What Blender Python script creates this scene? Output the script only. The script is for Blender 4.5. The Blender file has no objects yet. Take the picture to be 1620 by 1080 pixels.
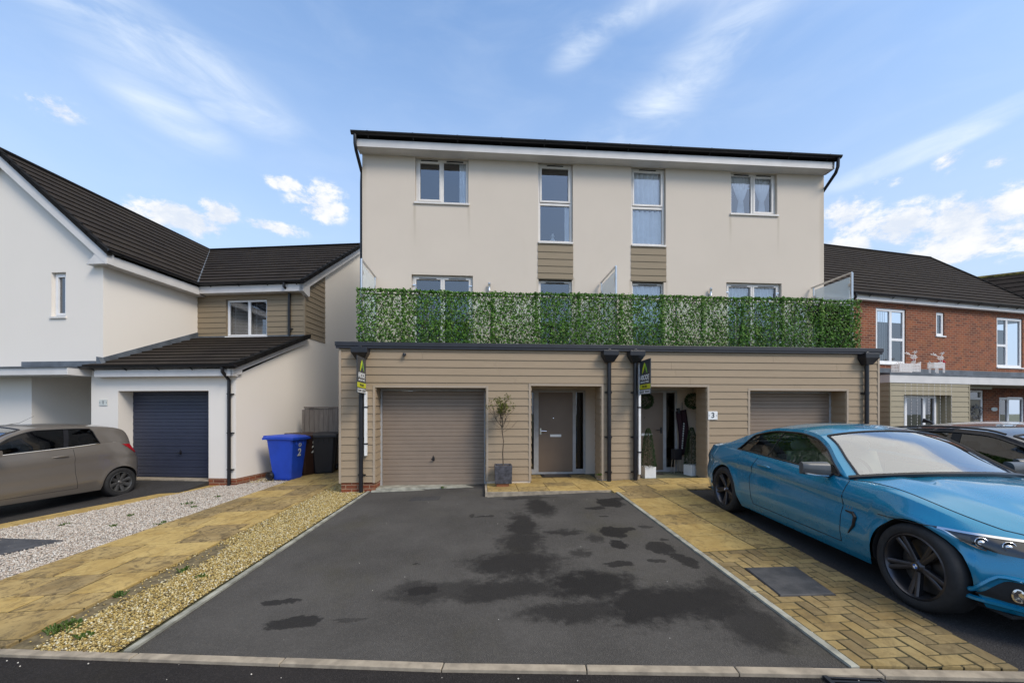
import bpy, math, random
import numpy as np
from mathutils import Vector, Matrix
R = math.radians
rnd = random.Random(7)
scene = bpy.context.scene
col = scene.collection
PI = math.pi

# ------------------------------------------------------------------ camera
CZ = 1.55
YAW = math.atan(48 / 640)
cam_d = bpy.data.cameras.new('camera')
cam = bpy.data.objects.new('camera', cam_d)
col.objects.link(cam)
cam.location = (0, 0, CZ)
cam.rotation_euler = (PI / 2, 0, -YAW)
cam_d.sensor_width = 36
cam_d.lens = 36 * 640 / 1620
cam_d.shift_y = 112 / 1620
cam_d.clip_start = 0.05
cam_d.clip_end = 2000
scene.camera = cam

# ------------------------------------------------------------------ world, sun, exposure
SUN_EL, SUN_AZ = 44, 138          # azimuth clockwise from +Y: behind the camera, to its right
w = bpy.data.worlds.new('World')
scene.world = w
w.use_nodes = True
nt = w.node_tree
nt.nodes.clear()
N, LK = nt.nodes, nt.links
def wn(t, **k):
    n = N.new(t)
    for a, b in k.items(): setattr(n, a, b)
    return n
def wmath(op, a, b=None, c=None):
    n = N.new('ShaderNodeMath'); n.operation = op
    for i, v in enumerate((a, b, c)):
        if v is None: continue
        if isinstance(v, (int, float)): n.inputs[i].default_value = v
        else: LK.new(v, n.inputs[i])
    return n.outputs[0]
sky = wn('ShaderNodeTexSky', sky_type='NISHITA')
sky.sun_disc = False
sky.sun_elevation = R(SUN_EL); sky.sun_rotation = R(SUN_AZ)
sky.altitude = 60; sky.air_density = 1.15; sky.dust_density = 0.6; sky.ozone_density = 1.6
tc = wn('ShaderNodeTexCoord')
sep = wn('ShaderNodeSeparateXYZ'); LK.new(tc.outputs['Generated'], sep.inputs[0])
sx, sy, sz = sep.outputs
az = wmath('ARCTAN2', sx, sy)                    # 0 along +Y, + to the right
hyp = wmath('SQRT', wmath('ADD', wmath('MULTIPLY', sx, sx), wmath('MULTIPLY', sy, sy)))
el = wmath('ARCTAN2', sz, hyp)
cmb = wn('ShaderNodeCombineXYZ'); LK.new(az, cmb.inputs[0]); LK.new(el, cmb.inputs[1])
def wnoise(scale, detail, rough, sx_=1, sy_=1, off=0.0, dist=0.0, rot=0.0, vec=None):
    mp = wn('ShaderNodeMapping'); LK.new(vec or cmb.outputs[0], mp.inputs[0])
    mp.inputs['Scale'].default_value = (sx_, sy_, 1); mp.inputs['Location'].default_value = (off, off * .7, 0)
    mp.inputs['Rotation'].default_value = (0, 0, rot)
    n = wn('ShaderNodeTexNoise'); LK.new(mp.outputs[0], n.inputs[0])
    n.inputs['Scale'].default_value = scale; n.inputs['Detail'].default_value = detail
    n.inputs['Roughness'].default_value = rough; n.inputs['Distortion'].default_value = dist
    return n.outputs[0]
def wramp(v, a, b, smooth=True):
    n = wn('ShaderNodeMapRange'); n.interpolation_type = 'SMOOTHSTEP' if smooth else 'LINEAR'
    LK.new(v, n.inputs[0]); n.inputs[1].default_value = a; n.inputs[2].default_value = b
    return n.outputs[0]
def pix(u, v):                                    # direction of a cloud seen in the photograph
    cx, cz = (u - 810) / 640, (652 - v) / 640
    return math.atan(cx) + YAW, math.atan2(cz, math.hypot(1, cx))
def blob(u, v, ru, rv, rot=0.0):
    """soft elliptical patch in azimuth/elevation, sized in photo pixels near that point"""
    a0, e0 = pix(u, v); c = math.cos(rot); s = math.sin(rot)
    ax = (abs(pix(u + ru, v)[0] - a0) + abs(pix(u - ru, v)[0] - a0)) / 2
    ey = (abs(pix(u, v + rv)[1] - e0) + abs(pix(u, v - rv)[1] - e0)) / 2
    da = wmath('SUBTRACT', az, a0); de = wmath('SUBTRACT', el, e0)
    p = wmath('DIVIDE', wmath('ADD', wmath('MULTIPLY', da, c), wmath('MULTIPLY', de, s)), ax)
    q = wmath('DIVIDE', wmath('SUBTRACT', wmath('MULTIPLY', de, c), wmath('MULTIPLY', da, s)), ey)
    d = wmath('SQRT', wmath('ADD', wmath('MULTIPLY', p, p), wmath('MULTIPLY', q, q)))
    return wmath('SUBTRACT', 1.0, d)              # 1 in the middle, 0 on the rim
def wmax(lst):
    o = lst[0]
    for x in lst[1:]: o = wmath('MAXIMUM', o, x)
    return o
# cumulus heaps low in the sky
cum = wmax([blob(285, 345, 95, 34), blob(345, 335, 40, 26), blob(505, 320, 62, 42), blob(455, 292, 45, 16), blob(440, 362, 60, 14),
            wmath('MULTIPLY', blob(78, 165, 70, 26), .55), blob(1345, 345, 60, 42), blob(1430, 352, 75, 42), blob(1520, 350, 110, 50), blob(1590, 330, 80, 48),
            blob(1545, 385, 150, 45), wmath('MULTIPLY', blob(1500, 255, 34, 26), .42), wmath('MULTIPLY', blob(1408, 286, 46, 16), .42), wmath('MULTIPLY', blob(1580, 255, 30, 20), .36), blob(205, 335, 24, 14),
            blob(1700, 350, 120, 70), blob(-120, 330, 120, 60), blob(1330, 398, 60, 30)])
cn = wnoise(15, 12, .68, 1, 1.5, 3.1, .15)
cn2 = wnoise(6, 5, .6, 1, 1.3, 9.3)
cumv = wmath('ADD', wmath('MULTIPLY', cum, 1.25), wmath('MULTIPLY', wmath('SUBTRACT', cn, .515), 4.2))
cum_m = wmath('MULTIPLY', wramp(cumv, -.05, .75), wramp(cum, -.05, .30))
# streaks of high cirrus
ci_area = wmax([wmath('MULTIPLY', blob(220, 60, 330, 85, -.10), 1.25), wmath('MULTIPLY', blob(260, 170, 170, 60, -.25), 1.0), blob(400, 185, 120, 40),
                wmath('MULTIPLY', blob(1080, 130, 560, 80, .42), .85), wmath('MULTIPLY', blob(1000, 20, 190, 40, .1), .8), wmath('MULTIPLY', blob(925, 70, 80, 44, .3), 1.0),
                wmath('MULTIPLY', blob(1480, 228, 260, 26, .13), 1.7), blob(340, 175, 60, 25)])
ci_n = wnoise(5.0, 8, .58, .8, 2.6, 1.7, .5, -.12)
ci_n2 = wnoise(3.2, 7, .6, .7, 3.0, 5.2, .6, .45)
ci = wmath('MULTIPLY', wramp(ci_area, 0.0, .9), wramp(wmath('MAXIMUM', ci_n, ci_n2), .33, .80))
# thin high cloud over the rest of the sky; bright bank added overhead, mostly unseen, whitening light and reflections
hi = wnoise(1.7, 7, .62, 1, 1, 2.2, .4, 0, tc.outputs['Generated'])
bank_area = wmath('MULTIPLY', wramp(wmath('ADD', wmath('MULTIPLY', sx, .26), sz), .715, .93), .96)
added_bank = wmath('MULTIPLY', wramp(wmath('ADD', hi, wmath('MULTIPLY', bank_area, .35)), .42, .85), wramp(bank_area, 0, .6))
haze_m = wmath('MULTIPLY', wmath('SUBTRACT', 1.0, wramp(el, -.02, .92)), .92)
thin = wmath('MULTIPLY', ci, .85)
thin = wmath('ADD', thin, wmath('MULTIPLY', wramp(ci_n, .35, .8), .10))
hs = wn('ShaderNodeHueSaturation'); LK.new(sky.outputs[0], hs.inputs['Color'])
hs.inputs['Saturation'].default_value = 1.08; hs.inputs['Value'].default_value = 2.40
def wmix(f, a, b):
    m = wn('ShaderNodeMix', data_type='RGBA'); LK.new(f, m.inputs[0])
    for i, v in ((6, a), (7, b)):
        if isinstance(v, tuple): m.inputs[i].default_value = (*v, 1)
        else: LK.new(v, m.inputs[i])
    m.clamp_factor = True
    return m.outputs[2]
c0 = wmix(haze_m, hs.outputs[0], (4.5, 5.55, 7.4))
c1 = wmix(thin, c0, (7.4, 8.2, 9.2))
shade = wramp(wmath('ADD', wmath('MULTIPLY', cn2, .5), wmath('MULTIPLY', cn, .5)), .42, .58)
ccol = wmix(shade, (6.3, 6.9, 7.9), (8.3, 8.4, 8.5))
c1 = wmix(added_bank, c1, (11.5, 11.3, 10.9))
c2 = wmix(cum_m, c1, ccol)
bg = wn('ShaderNodeBackground'); LK.new(c2, bg.inputs[0]); bg.inputs[1].default_value = 0.115
wo = wn('ShaderNodeOutputWorld'); LK.new(bg.outputs[0], wo.inputs[0])

sun_d = bpy.data.lights.new('sun', 'SUN'); sun_d.energy = 2.3; sun_d.angle = R(22); sun_d.color = (1, .90, .76)
sun = bpy.data.objects.new('sun', sun_d); col.objects.link(sun)
azr = R(SUN_AZ)
sv = Vector((math.sin(azr) * math.cos(R(SUN_EL)), math.cos(azr) * math.cos(R(SUN_EL)), math.sin(R(SUN_EL))))
sun.rotation_euler = (-sv).to_track_quat('-Z', 'Y').to_euler()
scene.view_settings.view_transform = 'Standard'
scene.view_settings.look = 'None'
scene.view_settings.exposure = 0.08
scene.view_settings.gamma = 1.0
scene.render.engine = 'CYCLES'
scene.cycles.max_bounces = 8
scene.cycles.transparent_max_bounces = 16

# ------------------------------------------------------------------ materials
MATS = {}
def srgb(r, g, b):
    f = lambda c: (c / 255 / 12.92) if c <= 10 else ((c / 255 + .055) / 1.055) ** 2.4
    return (f(r), f(g), f(b))
class MatB:
    def __init__(s, name):
        s.m = bpy.data.materials.new(name); s.m.use_nodes = True
        s.nt = s.m.node_tree; s.N = s.nt.nodes; s.L = s.nt.links
        s.p = s.N['Principled BSDF']; MATS[name] = s.m
        s.tc = s.N.new('ShaderNodeTexCoord')
        s.geo = s.N.new('ShaderNodeNewGeometry')
    def pos(s, scale=(1, 1, 1), rot=(0, 0, 0), src='P'):
        mp = s.N.new('ShaderNodeMapping')
        s.L.new({'P': s.geo.outputs['Position'], 'U': s.tc.outputs['UV'], 'O': s.tc.outputs['Object']}[src], mp.inputs[0])
        mp.inputs['Scale'].default_value = scale; mp.inputs['Rotation'].default_value = rot
        return mp.outputs[0]
    def noise(s, scale, detail=4, rough=.55, vec=None, dist=0):
        n = s.N.new('ShaderNodeTexNoise'); s.L.new(vec or s.pos(), n.inputs[0])
        n.inputs['Scale'].default_value = scale; n.inputs['Detail'].default_value = detail
        n.inputs['Roughness'].default_value = rough; n.inputs['Distortion'].default_value = dist
        return n.outputs[0]
    def math(s, op, a, b=None, clamp=False):
        n = s.N.new('ShaderNodeMath'); n.operation = op; n.use_clamp = clamp
        for i, v in enumerate((a, b)):
            if v is None: continue
            if isinstance(v, (int, float)): n.inputs[i].default_value = v
            else: s.L.new(v, n.inputs[i])
        return n.outputs[0]
    def ramp(s, v, a, b, lo=0., hi=1., smooth=True):
        n = s.N.new('ShaderNodeMapRange'); n.interpolation_type = 'SMOOTHSTEP' if smooth else 'LINEAR'
        s.L.new(v, n.inputs[0])
        for i, x in zip((1, 2, 3, 4), (a, b, lo, hi)): n.inputs[i].default_value = x
        return n.outputs[0]
    def mix(s, f, a, b, mode='MIX'):
        m = s.N.new('ShaderNodeMix'); m.data_type = 'RGBA'; m.blend_type = mode; m.clamp_factor = True
        if isinstance(f, (int, float)): m.inputs[0].default_value = f
        else: s.L.new(f, m.inputs[0])
        for i, v in ((6, a), (7, b)):
            if isinstance(v, tuple): m.inputs[i].default_value = (*v[:3], 1)
            else: s.L.new(v, m.inputs[i])
        return m.outputs[2]
    def set(s, **k):
        for a, v in k.items():
            i = s.p.inputs[a.replace('_', ' ')]
            if isinstance(v, tuple): i.default_value = (*v, 1) if len(v) == 3 else v
            elif isinstance(v, (int, float)): i.default_value = v
            else: s.L.new(v, i)
        return s
    def bump(s, h, strength=.3, dist=.01):
        b = s.N.new('ShaderNodeBump'); s.L.new(h, b.inputs['Height'])
        b.inputs['Strength'].default_value = strength; b.inputs['Distance'].default_value = dist
        s.L.new(b.outputs[0], s.p.inputs['Normal']); return s
def simple(name, c, rough=.5, metal=0., var=.12, vs=8, bump=0., bs=60, spec=.5, coat=0.):
    b = MatB(name)
    n = b.noise(vs, 5)
    c2 = tuple(x * (1 - var) for x in c); c3 = tuple(min(1, x * (1 + var)) for x in c)
    b.set(Base_Color=b.mix(b.ramp(n, .3, .7), c2, c3), Roughness=rough, Metallic=metal)
    b.p.inputs['Specular IOR Level'].default_value = spec
    if coat: b.p.inputs['Coat Weight'].default_value = coat; b.p.inputs['Coat Roughness'].default_value = .04
    if bump: b.bump(b.noise(bs, 4), bump, .004)
    return b.m

def m_render(name, c, streak=.10, drips=()):
    b = MatB(name)
    n1 = b.noise(1.1, 6, .6); n2 = b.noise(1, 6, .65, b.pos((1.7, 1.7, .5))); n3 = b.noise(160, 3, .7)
    cc = b.mix(b.math('MULTIPLY', b.ramp(n1, .35, .75), streak), c, tuple(x * .72 for x in c))
    cc = b.mix(b.math('MULTIPLY', b.ramp(n2, .55, .8), streak * .9), cc, (c[0] * .72, c[1] * .66, c[2] * .55))
    cc = b.mix(b.math('MULTIPLY', b.ramp(n3, .3, .7), .12), cc, tuple(x * .8 for x in c))
    if drips:                                     # rain streaks below sills and panel ends
        sp = b.N.new('ShaderNodeSeparateXYZ'); b.L.new(b.geo.outputs['Position'], sp.inputs[0]); X, Z = sp.outputs[0], sp.outputs[2]
        wob = b.math('MULTIPLY', b.math('SUBTRACT', b.noise(1, 4, .6, b.pos((3, 3, 1.5))), .5), .06); tot = None
        for x0, zt, ln, wd in drips:
            dx = b.math('ABSOLUTE', b.math('SUBTRACT', b.math('ADD', X, wob), x0))
            v = b.math('MULTIPLY', b.ramp(dx, 0, wd, 1, 0), b.math('MULTIPLY', b.ramp(Z, zt - ln, zt - .05, 0, 1), b.ramp(Z, zt, zt + .02, 1, 0)))
            tot = v if tot is None else b.math('MAXIMUM', tot, v)
        cc = b.mix(b.math('MULTIPLY', tot, b.ramp(n2, .25, .6, .12, .42)), cc, (c[0] * .55, c[1] * .52, c[2] * .42))
    b.set(Base_Color=cc, Roughness=.93); b.p.inputs['Specular IOR Level'].default_value = .2
    b.bump(n3, .25, .003)
    return b.m
WALL = m_render('cream_render', (.635, .560, .472), .12, [(-1.53, 6.33, 1.1, .05), (-.30, 6.33, .9, .05), (6.02, 6.33, .9, .05), (7.25, 6.33, 1.2, .05), (1.30, 4.7, .7, .05), (2.16, 4.7, .8, .05), (3.54, 4.7, .8, .05), (4.42, 4.7, .7, .05), (-2.68, 7.3, 3.5, .10), (8.40, 7.3, 4.0, .12)])
WALLW = m_render('pale_render', (.79, .74, .672), .06)

def m_clad(name, c):
    b = MatB(name)
    n = b.noise(1, 6, .65, b.pos((3, 3, 90))); n2 = b.noise(.9, 4); n3 = b.noise(1, 3, .5, b.pos((1.2, 1.2, 6.67)))
    cc = b.mix(b.ramp(n, .3, .7), tuple(x * .92 for x in c), tuple(x * 1.06 for x in c))
    cc = b.mix(b.math('MULTIPLY', b.ramp(n3, .4, .7), .16), cc, tuple(x * .78 for x in c))
    cc = b.mix(b.math('MULTIPLY', b.ramp(n2, .45, .75), .12), cc, (c[0] * .8, c[1] * .8, c[2] * .72))
    b.set(Base_Color=cc, Roughness=.72).bump(n, .12, .002)
    return b.m
CLAD = m_clad('taupe_board', (.325, .245, .160))
CLADR = m_clad('olive_board', (.33, .285, .195))
CLADB = m_clad('brown_board', (.255, .200, .130))
TRIM = m_clad('taupe_trim', (.37, .30, .225))
GDOOR = simple('taupe_door_paint', (.235, .18, .135), .5, var=.05, vs=3)
FDOOR = simple('brown_door_paint', (.165, .118, .082), .42, var=.05, vs=3)
NAVY = simple('navy_door_paint', (.030, .036, .062), .5, var=.06)
UPVC = simple('white_upvc', (.78, .78, .78), .35, var=.03)
CREAMV = simple('cream_upvc', (.68, .65, .61), .4, var=.04)
FASCIA = simple('fascia_shaded_white', (.62, .60, .58), .45, var=.05, vs=3)  # white boards greyed: the shade under the gutters is put into the colour
BLACKP = simple('black_plastic', (.010, .010, .013), .35, var=.2)
COPING = simple('dark_coping', (.018, .019, .025), .45, var=.15)
STEEL = simple('brushed_steel', (.55, .55, .54), .3, metal=1, var=.08)
CHROME = simple('polished_chrome', (.75, .75, .76), .12, metal=1, var=.02)
LEAD = simple('lead_flashing', (.10, .115, .135), .55, var=.3, vs=3)
ALU = simple('grey_metal_frame', (.36, .36, .36), .45, var=.1)
WHITEP = simple('white_paint_wood', (.72, .71, .69), .55, var=.08)
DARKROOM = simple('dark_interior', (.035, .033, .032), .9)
CURT = simple('white_curtain', (.90, .90, .90), .9, var=.05)
BLIND = simple('grey_blind', (.45, .45, .46), .8, var=.05)
RUB = simple('rubber', (.014, .014, .015), .75, var=.25, vs=20)
REDC = simple('red_cloth', (.45, .02, .03), .7)
def m_glass(name, refl=.30, tint=(.7, .75, .8), rough=.01):
    b = MatB(name); N_ = b.N
    g = N_.new('ShaderNodeBsdfGlossy'); g.inputs['Roughness'].default_value = rough; g.inputs[0].default_value = (.95, .97, 1, 1)
    t = N_.new('ShaderNodeBsdfTransparent'); t.inputs[0].default_value = (*tint, 1)
    fr = N_.new('ShaderNodeFresnel'); fr.inputs[0].default_value = 1.5
    f = b.math('ADD', fr.outputs[0], refl, True)
    mx = N_.new('ShaderNodeMixShader'); b.L.new(f, mx.inputs[0]); b.L.new(t.outputs[0], mx.inputs[1]); b.L.new(g.outputs[0], mx.inputs[2])
    bp = N_.new('ShaderNodeBump'); b.L.new(b.noise(1.4, 2), bp.inputs['Height']); bp.inputs['Strength'].default_value = .05; bp.inputs['Distance'].default_value = .02
    b.L.new(bp.outputs[0], g.inputs['Normal'])
    b.L.new(mx.outputs[0], N_['Material Output'].inputs[0]); N_.remove(b.p)
    return b.m
GLASS = m_glass('window_glass', .14, (.86, .90, .93))
def m_frost():
    b = MatB('frosted_balcony_glass'); b.set(Base_Color=(.72, .78, .79), Roughness=.25)
    t = b.N.new('ShaderNodeBsdfTransparent'); mx = b.N.new('ShaderNodeMixShader'); mx.inputs[0].default_value = .62
    b.L.new(t.outputs[0], mx.inputs[1]); b.L.new(b.p.outputs[0], mx.inputs[2]); b.L.new(mx.outputs[0], b.N['Material Output'].inputs[0]); return b.m
BALGL = m_frost()
CARGL = m_glass('car_glass', .06, (.42, .46, .44))
CARGD = m_glass('dark_car_glass', .02, (.10, .10, .11))
WSGL = m_glass('windscreen_glass', .30, (.62, .68, .66))
CLEARGL = m_glass('clear_balcony_glass', .0, (.86, .92, .90))
LAMPGL = m_glass('lamp_glass', .04, (.9, .92, .94))

def m_brick(plinth=False):
    b = MatB('plinth_brick' if plinth else 'red_brick')
    br = b.N.new('ShaderNodeTexBrick')
    if plinth:
        sp = b.N.new('ShaderNodeSeparateXYZ'); b.L.new(b.geo.outputs['Position'], sp.inputs[0]); cb = b.N.new('ShaderNodeCombineXYZ')
        b.L.new(b.math('ADD', sp.outputs[0], sp.outputs[1]), cb.inputs[0]); b.L.new(sp.outputs[2], cb.inputs[1]); b.L.new(cb.outputs[0], br.inputs[0])
    else: b.L.new(b.pos((1, 1, 1), src='U'), br.inputs[0])
    br.inputs['Scale'].default_value = 1; br.inputs['Brick Width'].default_value = .225; br.inputs['Row Height'].default_value = .075
    br.inputs['Mortar Size'].default_value = .009; br.inputs['Mortar Smooth'].default_value = .2; br.inputs['Bias'].default_value = -.1
    br.inputs['Color1'].default_value = (.27, .070, .026, 1); br.inputs['Color2'].default_value = (.10, .026, .014, 1); br.inputs['Mortar'].default_value = (.30, .20, .13, 1)
    n = b.noise(3, 6, .65); n2 = b.noise(40, 4)
    cc = b.mix(b.math('MULTIPLY', b.ramp(n, .45, .72), .45), br.outputs[0], (.36, .14, .05))
    cc = b.mix(b.math('MULTIPLY', b.ramp(n2, .4, .7), .3), cc, (.09, .03, .02))
    b.set(Base_Color=cc, Roughness=.9)
    b.bump(b.math('SUBTRACT', b.math('MULTIPLY', n2, .3), br.outputs['Fac']), .5, .006)
    return b.m
BRICK = m_brick()
PBRICK = m_brick(True)
def m_tile(name, c):
    b = MatB(name)
    br = b.N.new('ShaderNodeTexBrick'); b.L.new(b.pos(src='U'), br.inputs[0])
    br.inputs['Scale'].default_value = 1; br.inputs['Brick Width'].default_value = .30; br.inputs['Row Height'].default_value = .30
    br.inputs['Mortar Size'].default_value = .004; br.inputs['Mortar Smooth'].default_value = .1
    br.inputs['Color1'].default_value = (*c, 1); br.inputs['Color2'].default_value = (c[0] * .72, c[1] * .72, c[2] * .74, 1); br.inputs['Mortar'].default_value = (.008, .008, .008, 1)
    n = b.noise(1.2, 6, .7); n2 = b.noise(50, 4)
    cc = b.mix(b.math('MULTIPLY', b.ramp(n, .45, .75), .35), br.outputs[0], (c[0] * 1.5, c[1] * 1.5, c[2] * 1.2))
    cc = b.mix(b.math('MULTIPLY', b.ramp(n2, .4, .7), .3), cc, (c[0] * .6, c[1] * .6, c[2] * .6))
    b.set(Base_Color=cc, Roughness=.85); b.p.inputs['Specular IOR Level'].default_value = .12
    b.bump(b.math('SUBTRACT', b.math('MULTIPLY', n2, .4), br.outputs['Fac']), .5, .006)
    return b.m
TILE = m_tile('brown_roof_tile', (.034, .027, .022))
TILE2 = m_tile('dark_roof_tile', (.021, .017, .016))
MOSS = simple('mossy_ridge', (.13, .11, .03), .95, var=.6, vs=5)

def blobs_nodes(b, lst, warp=.35, wscale=2.2):
    """wet patches: warped ellipses on the ground plane -> 0..1"""
    P = b.geo.outputs['Position']
    nz = b.N.new('ShaderNodeTexNoise'); b.L.new(P, nz.inputs[0]); nz.inputs['Scale'].default_value = wscale; nz.inputs['Detail'].default_value = 9; nz.inputs['Roughness'].default_value = .70
    sub = b.N.new('ShaderNodeVectorMath'); sub.operation = 'SUBTRACT'; b.L.new(nz.outputs['Color'], sub.inputs[0]); sub.inputs[1].default_value = (.5, .5, .5)
    mul = b.N.new('ShaderNodeVectorMath'); mul.operation = 'SCALE'; b.L.new(sub.outputs[0], mul.inputs[0]); mul.inputs['Scale'].default_value = warp * 2
    add = b.N.new('ShaderNodeVectorMath'); add.operation = 'ADD'; b.L.new(P, add.inputs[0]); b.L.new(mul.outputs[0], add.inputs[1])
    rag = b.math('MULTIPLY', b.math('SUBTRACT', b.noise(9, 8, .72), .5), 1.5)
    out = None
    e0, e1 = (1.30, .62) if warp > .2 else (1.06, .84)
    for (x, y, rx, ry, k) in lst:
        mp = b.N.new('ShaderNodeMapping'); mp.vector_type = 'POINT'; b.L.new(add.outputs[0], mp.inputs[0])
        mp.inputs['Location'].default_value = (-x / rx, -y / ry, 0); mp.inputs['Scale'].default_value = (1 / rx, 1 / ry, 0)
        ln = b.N.new('ShaderNodeVectorMath'); ln.operation = 'LENGTH'; b.L.new(mp.outputs[0], ln.inputs[0])
        v = b.ramp(b.math('ADD', ln.outputs['Value'], rag), e0, e1, 0, k)
        out = v if out is None else b.math('MAXIMUM', out, v)
    return out
def m_tarmac(name, c, wet=(), warp=.35, speck=.5, wet2=()):
    b = MatB(name)
    vo = b.N.new('ShaderNodeTexVoronoi'); b.L.new(b.pos(), vo.inputs[0]); vo.inputs['Scale'].default_value = 150
    n = b.noise(1.0, 6, .6); n2 = b.noise(240, 3, .7); n3 = b.noise(7, 6, .7)
    cc = b.mix(b.ramp(n, .3, .7), tuple(x * .80 for x in c), tuple(x * 1.22 for x in c))
    n6 = b.noise(28, 4, .7); cc = b.mix(b.math('MULTIPLY', b.ramp(n6, .35, .7), .22), cc, tuple(x * .55 for x in c))
    sep_ = b.N.new('ShaderNodeSeparateColor'); b.L.new(vo.outputs['Color'], sep_.inputs[0])
    cc = b.mix(b.math('MULTIPLY', b.ramp(sep_.outputs[0], .55, 1., 0, 1, False), speck), cc, tuple(x * 2.0 for x in c))
    cc = b.mix(b.math('MULTIPLY', b.ramp(n2, .5, .8), .5), cc, tuple(x * .35 for x in c))
    cc = b.mix(b.math('MULTIPLY', b.ramp(n3, .6, .8), .25), cc, (c[0] * 1.0, c[1] * 1.0, c[2] * .6))
    n7 = b.noise(.9, 5, .6, b.pos((1, .7, 1))); cc = b.mix(b.math('MULTIPLY', b.ramp(n7, .52, .72), .30), cc, (c[0] * .95, c[1] * .92, c[2] * .55))
    rough = .88
    if wet:
        f = b.math('MAXIMUM', blobs_nodes(b, wet, warp), blobs_nodes(b, wet2, .10, 6)) if wet2 else blobs_nodes(b, wet, warp)
        cc = b.mix(f, cc, b.mix(.86, cc, (.013, .012, .012)))
        rough = b.ramp(f, 0, 1, .90, .80)
    b.set(Base_Color=cc, Roughness=rough); b.p.inputs['Specular IOR Level'].default_value = .14
    b.bump(b.math('ADD', n2, b.math('MULTIPLY', vo.outputs['Distance'], 3)), .6, .004)
    return b.m
ROAD = m_tarmac('road_tarmac', (.026, .023, .022), speck=.6)
PARK = m_tarmac('parking_tarmac', (.045, .043, .043))
SUBSOIL = simple('bedding_grit', (.13, .10, .05), .95, var=.4, vs=20, bump=.5)
GRITW = simple('pale_grit', (.30, .27, .24), .95, var=.3, vs=20, bump=.5)
CONC = simple('edging_concrete', (.29, .245, .185), .9, var=.25, vs=9, bump=.4)
GREYC = simple('grey_concrete', (.27, .265, .22), .9, var=.35, vs=7, bump=.4)
SOIL = simple('brown_soil', (.06, .045, .03), .95, var=.4, vs=30, bump=.6)
JOINT = simple('mossy_joint', (.045, .040, .018), .95, var=.5, vs=20)
LAND = simple('rough_ground', (.11, .115, .07), .95, var=.35, vs=.7, bump=.4)
def m_slab(name, c, dirt=.5):
    b = MatB(name)
    n = b.noise(2.4, 8, .68, dist=.8); n2 = b.noise(7, 9, .72, b.pos((1, .8, 1)), 1.8); n3 = b.noise(70, 4); n4 = b.noise(.7, 3)
    cc = b.mix(b.ramp(n, .35, .7), c, tuple(x * y for x, y in zip(c, (.72, .66, .55))))
    cc = b.mix(b.math('MULTIPLY', b.ramp(n2, .48, .62), dirt), cc, (.085, .060, .030))
    n5 = b.noise(5.5, 9, .72, dist=1.2); cc = b.mix(b.math('MULTIPLY', b.ramp(n5, .54, .62), dirt * .7), cc, (.14, .10, .05))
    cc = b.mix(b.math('MULTIPLY', b.ramp(n4, .45, .65), dirt * .55), cc, (.13, .10, .05))
    cc = b.mix(b.math('MULTIPLY', b.ramp(n3, .35, .7), .25), cc, tuple(x * .55 for x in c))
    b.set(Base_Color=cc, Roughness=.85); b.p.inputs['Specular IOR Level'].default_value = .25
    b.bump(b.math('ADD', n, b.math('MULTIPLY', n3, .3)), .5, .008)
    return b.m
SLABS = [m_slab('sandstone_yellow', (.48, .345, .13), .40), m_slab('sandstone_buff', (.40, .29, .12), .75), m_slab('sandstone_brown', (.33, .24, .11), .95)]
BLOCKS = [m_slab('block_buff', (.29, .215, .10), .45), m_slab('block_straw', (.34, .255, .115), .35), m_slab('block_dull', (.23, .175, .09), .55)]
IRON = MatB('iron_cover')
_ch = IRON.N.new('ShaderNodeTexChecker'); IRON.L.new(IRON.pos((1, 1, 1), (0, 0, .78)), _ch.inputs[0]); _ch.inputs['Scale'].default_value = 55
IRON.set(Base_Color=IRON.mix(IRON.ramp(IRON.noise(6, 6), .35, .7), (.050, .052, .058), (.095, .095, .10)), Roughness=.55, Metallic=.3).bump(_ch.outputs['Fac'], .6, .004)
IRON = IRON.m
GOLD = [simple('stone_gold_%s' % n, c, .8, var=.25, vs=60) for n, c in (('ochre', (.38, .275, .085)), ('cream', (.50, .41, .20)), ('brown', (.20, .145, .055)), ('white', (.58, .53, .38)), ('amber', (.32, .225, .065)))]
PINK = [simple('stone_pale_%s' % n, c, .8, var=.2, vs=60) for n, c in (('pink', (.42, .35, .29)), ('white', (.56, .52, .46)), ('grey', (.26, .235, .205)), ('rose', (.33, .265, .21)), ('chalk', (.48, .44, .38)))]
def m_leaf(name, c, var=.35, spec=.4):
    b = MatB(name)
    n = b.noise(35, 2); n2 = b.noise(2.3, 4)
    cc = b.mix(b.ramp(n, .3, .7), tuple(x * (1 - var) for x in c), tuple(x * (1 + var) for x in c))
    cc = b.mix(b.math('MULTIPLY', b.ramp(n2, .4, .7), .4), cc, (c[0] * 1.4, c[1] * 1.1, c[2] * .8))
    b.set(Base_Color=cc, Roughness=.5)
    b.p.inputs['Specular IOR Level'].default_value = spec
    tr = b.N.new('ShaderNodeBsdfTranslucent'); b.L.new(cc, tr.inputs[0])
    mx = b.N.new('ShaderNodeMixShader'); mx.inputs[0].default_value = .25
    b.L.new(b.p.outputs[0], mx.inputs[1]); b.L.new(tr.outputs[0], mx.inputs[2]); b.L.new(mx.outputs[0], b.N['Material Output'].inputs[0])
    return b.m
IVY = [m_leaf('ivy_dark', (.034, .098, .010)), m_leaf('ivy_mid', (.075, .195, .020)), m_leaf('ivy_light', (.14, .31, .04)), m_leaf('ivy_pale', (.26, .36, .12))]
TOPI = [m_leaf('box_dark', (.02, .045, .015)), m_leaf('box_mid', (.035, .075, .022))]
OLIVE = [m_leaf('shrub_leaf', (.16, .19, .03)), m_leaf('shrub_leaf_dark', (.08, .11, .025))]
GRASS = m_leaf('weed_green', (.08, .14, .03))
BARK = simple('bark', (.10, .075, .05), .9, var=.3, vs=40, bump=.5)
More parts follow.
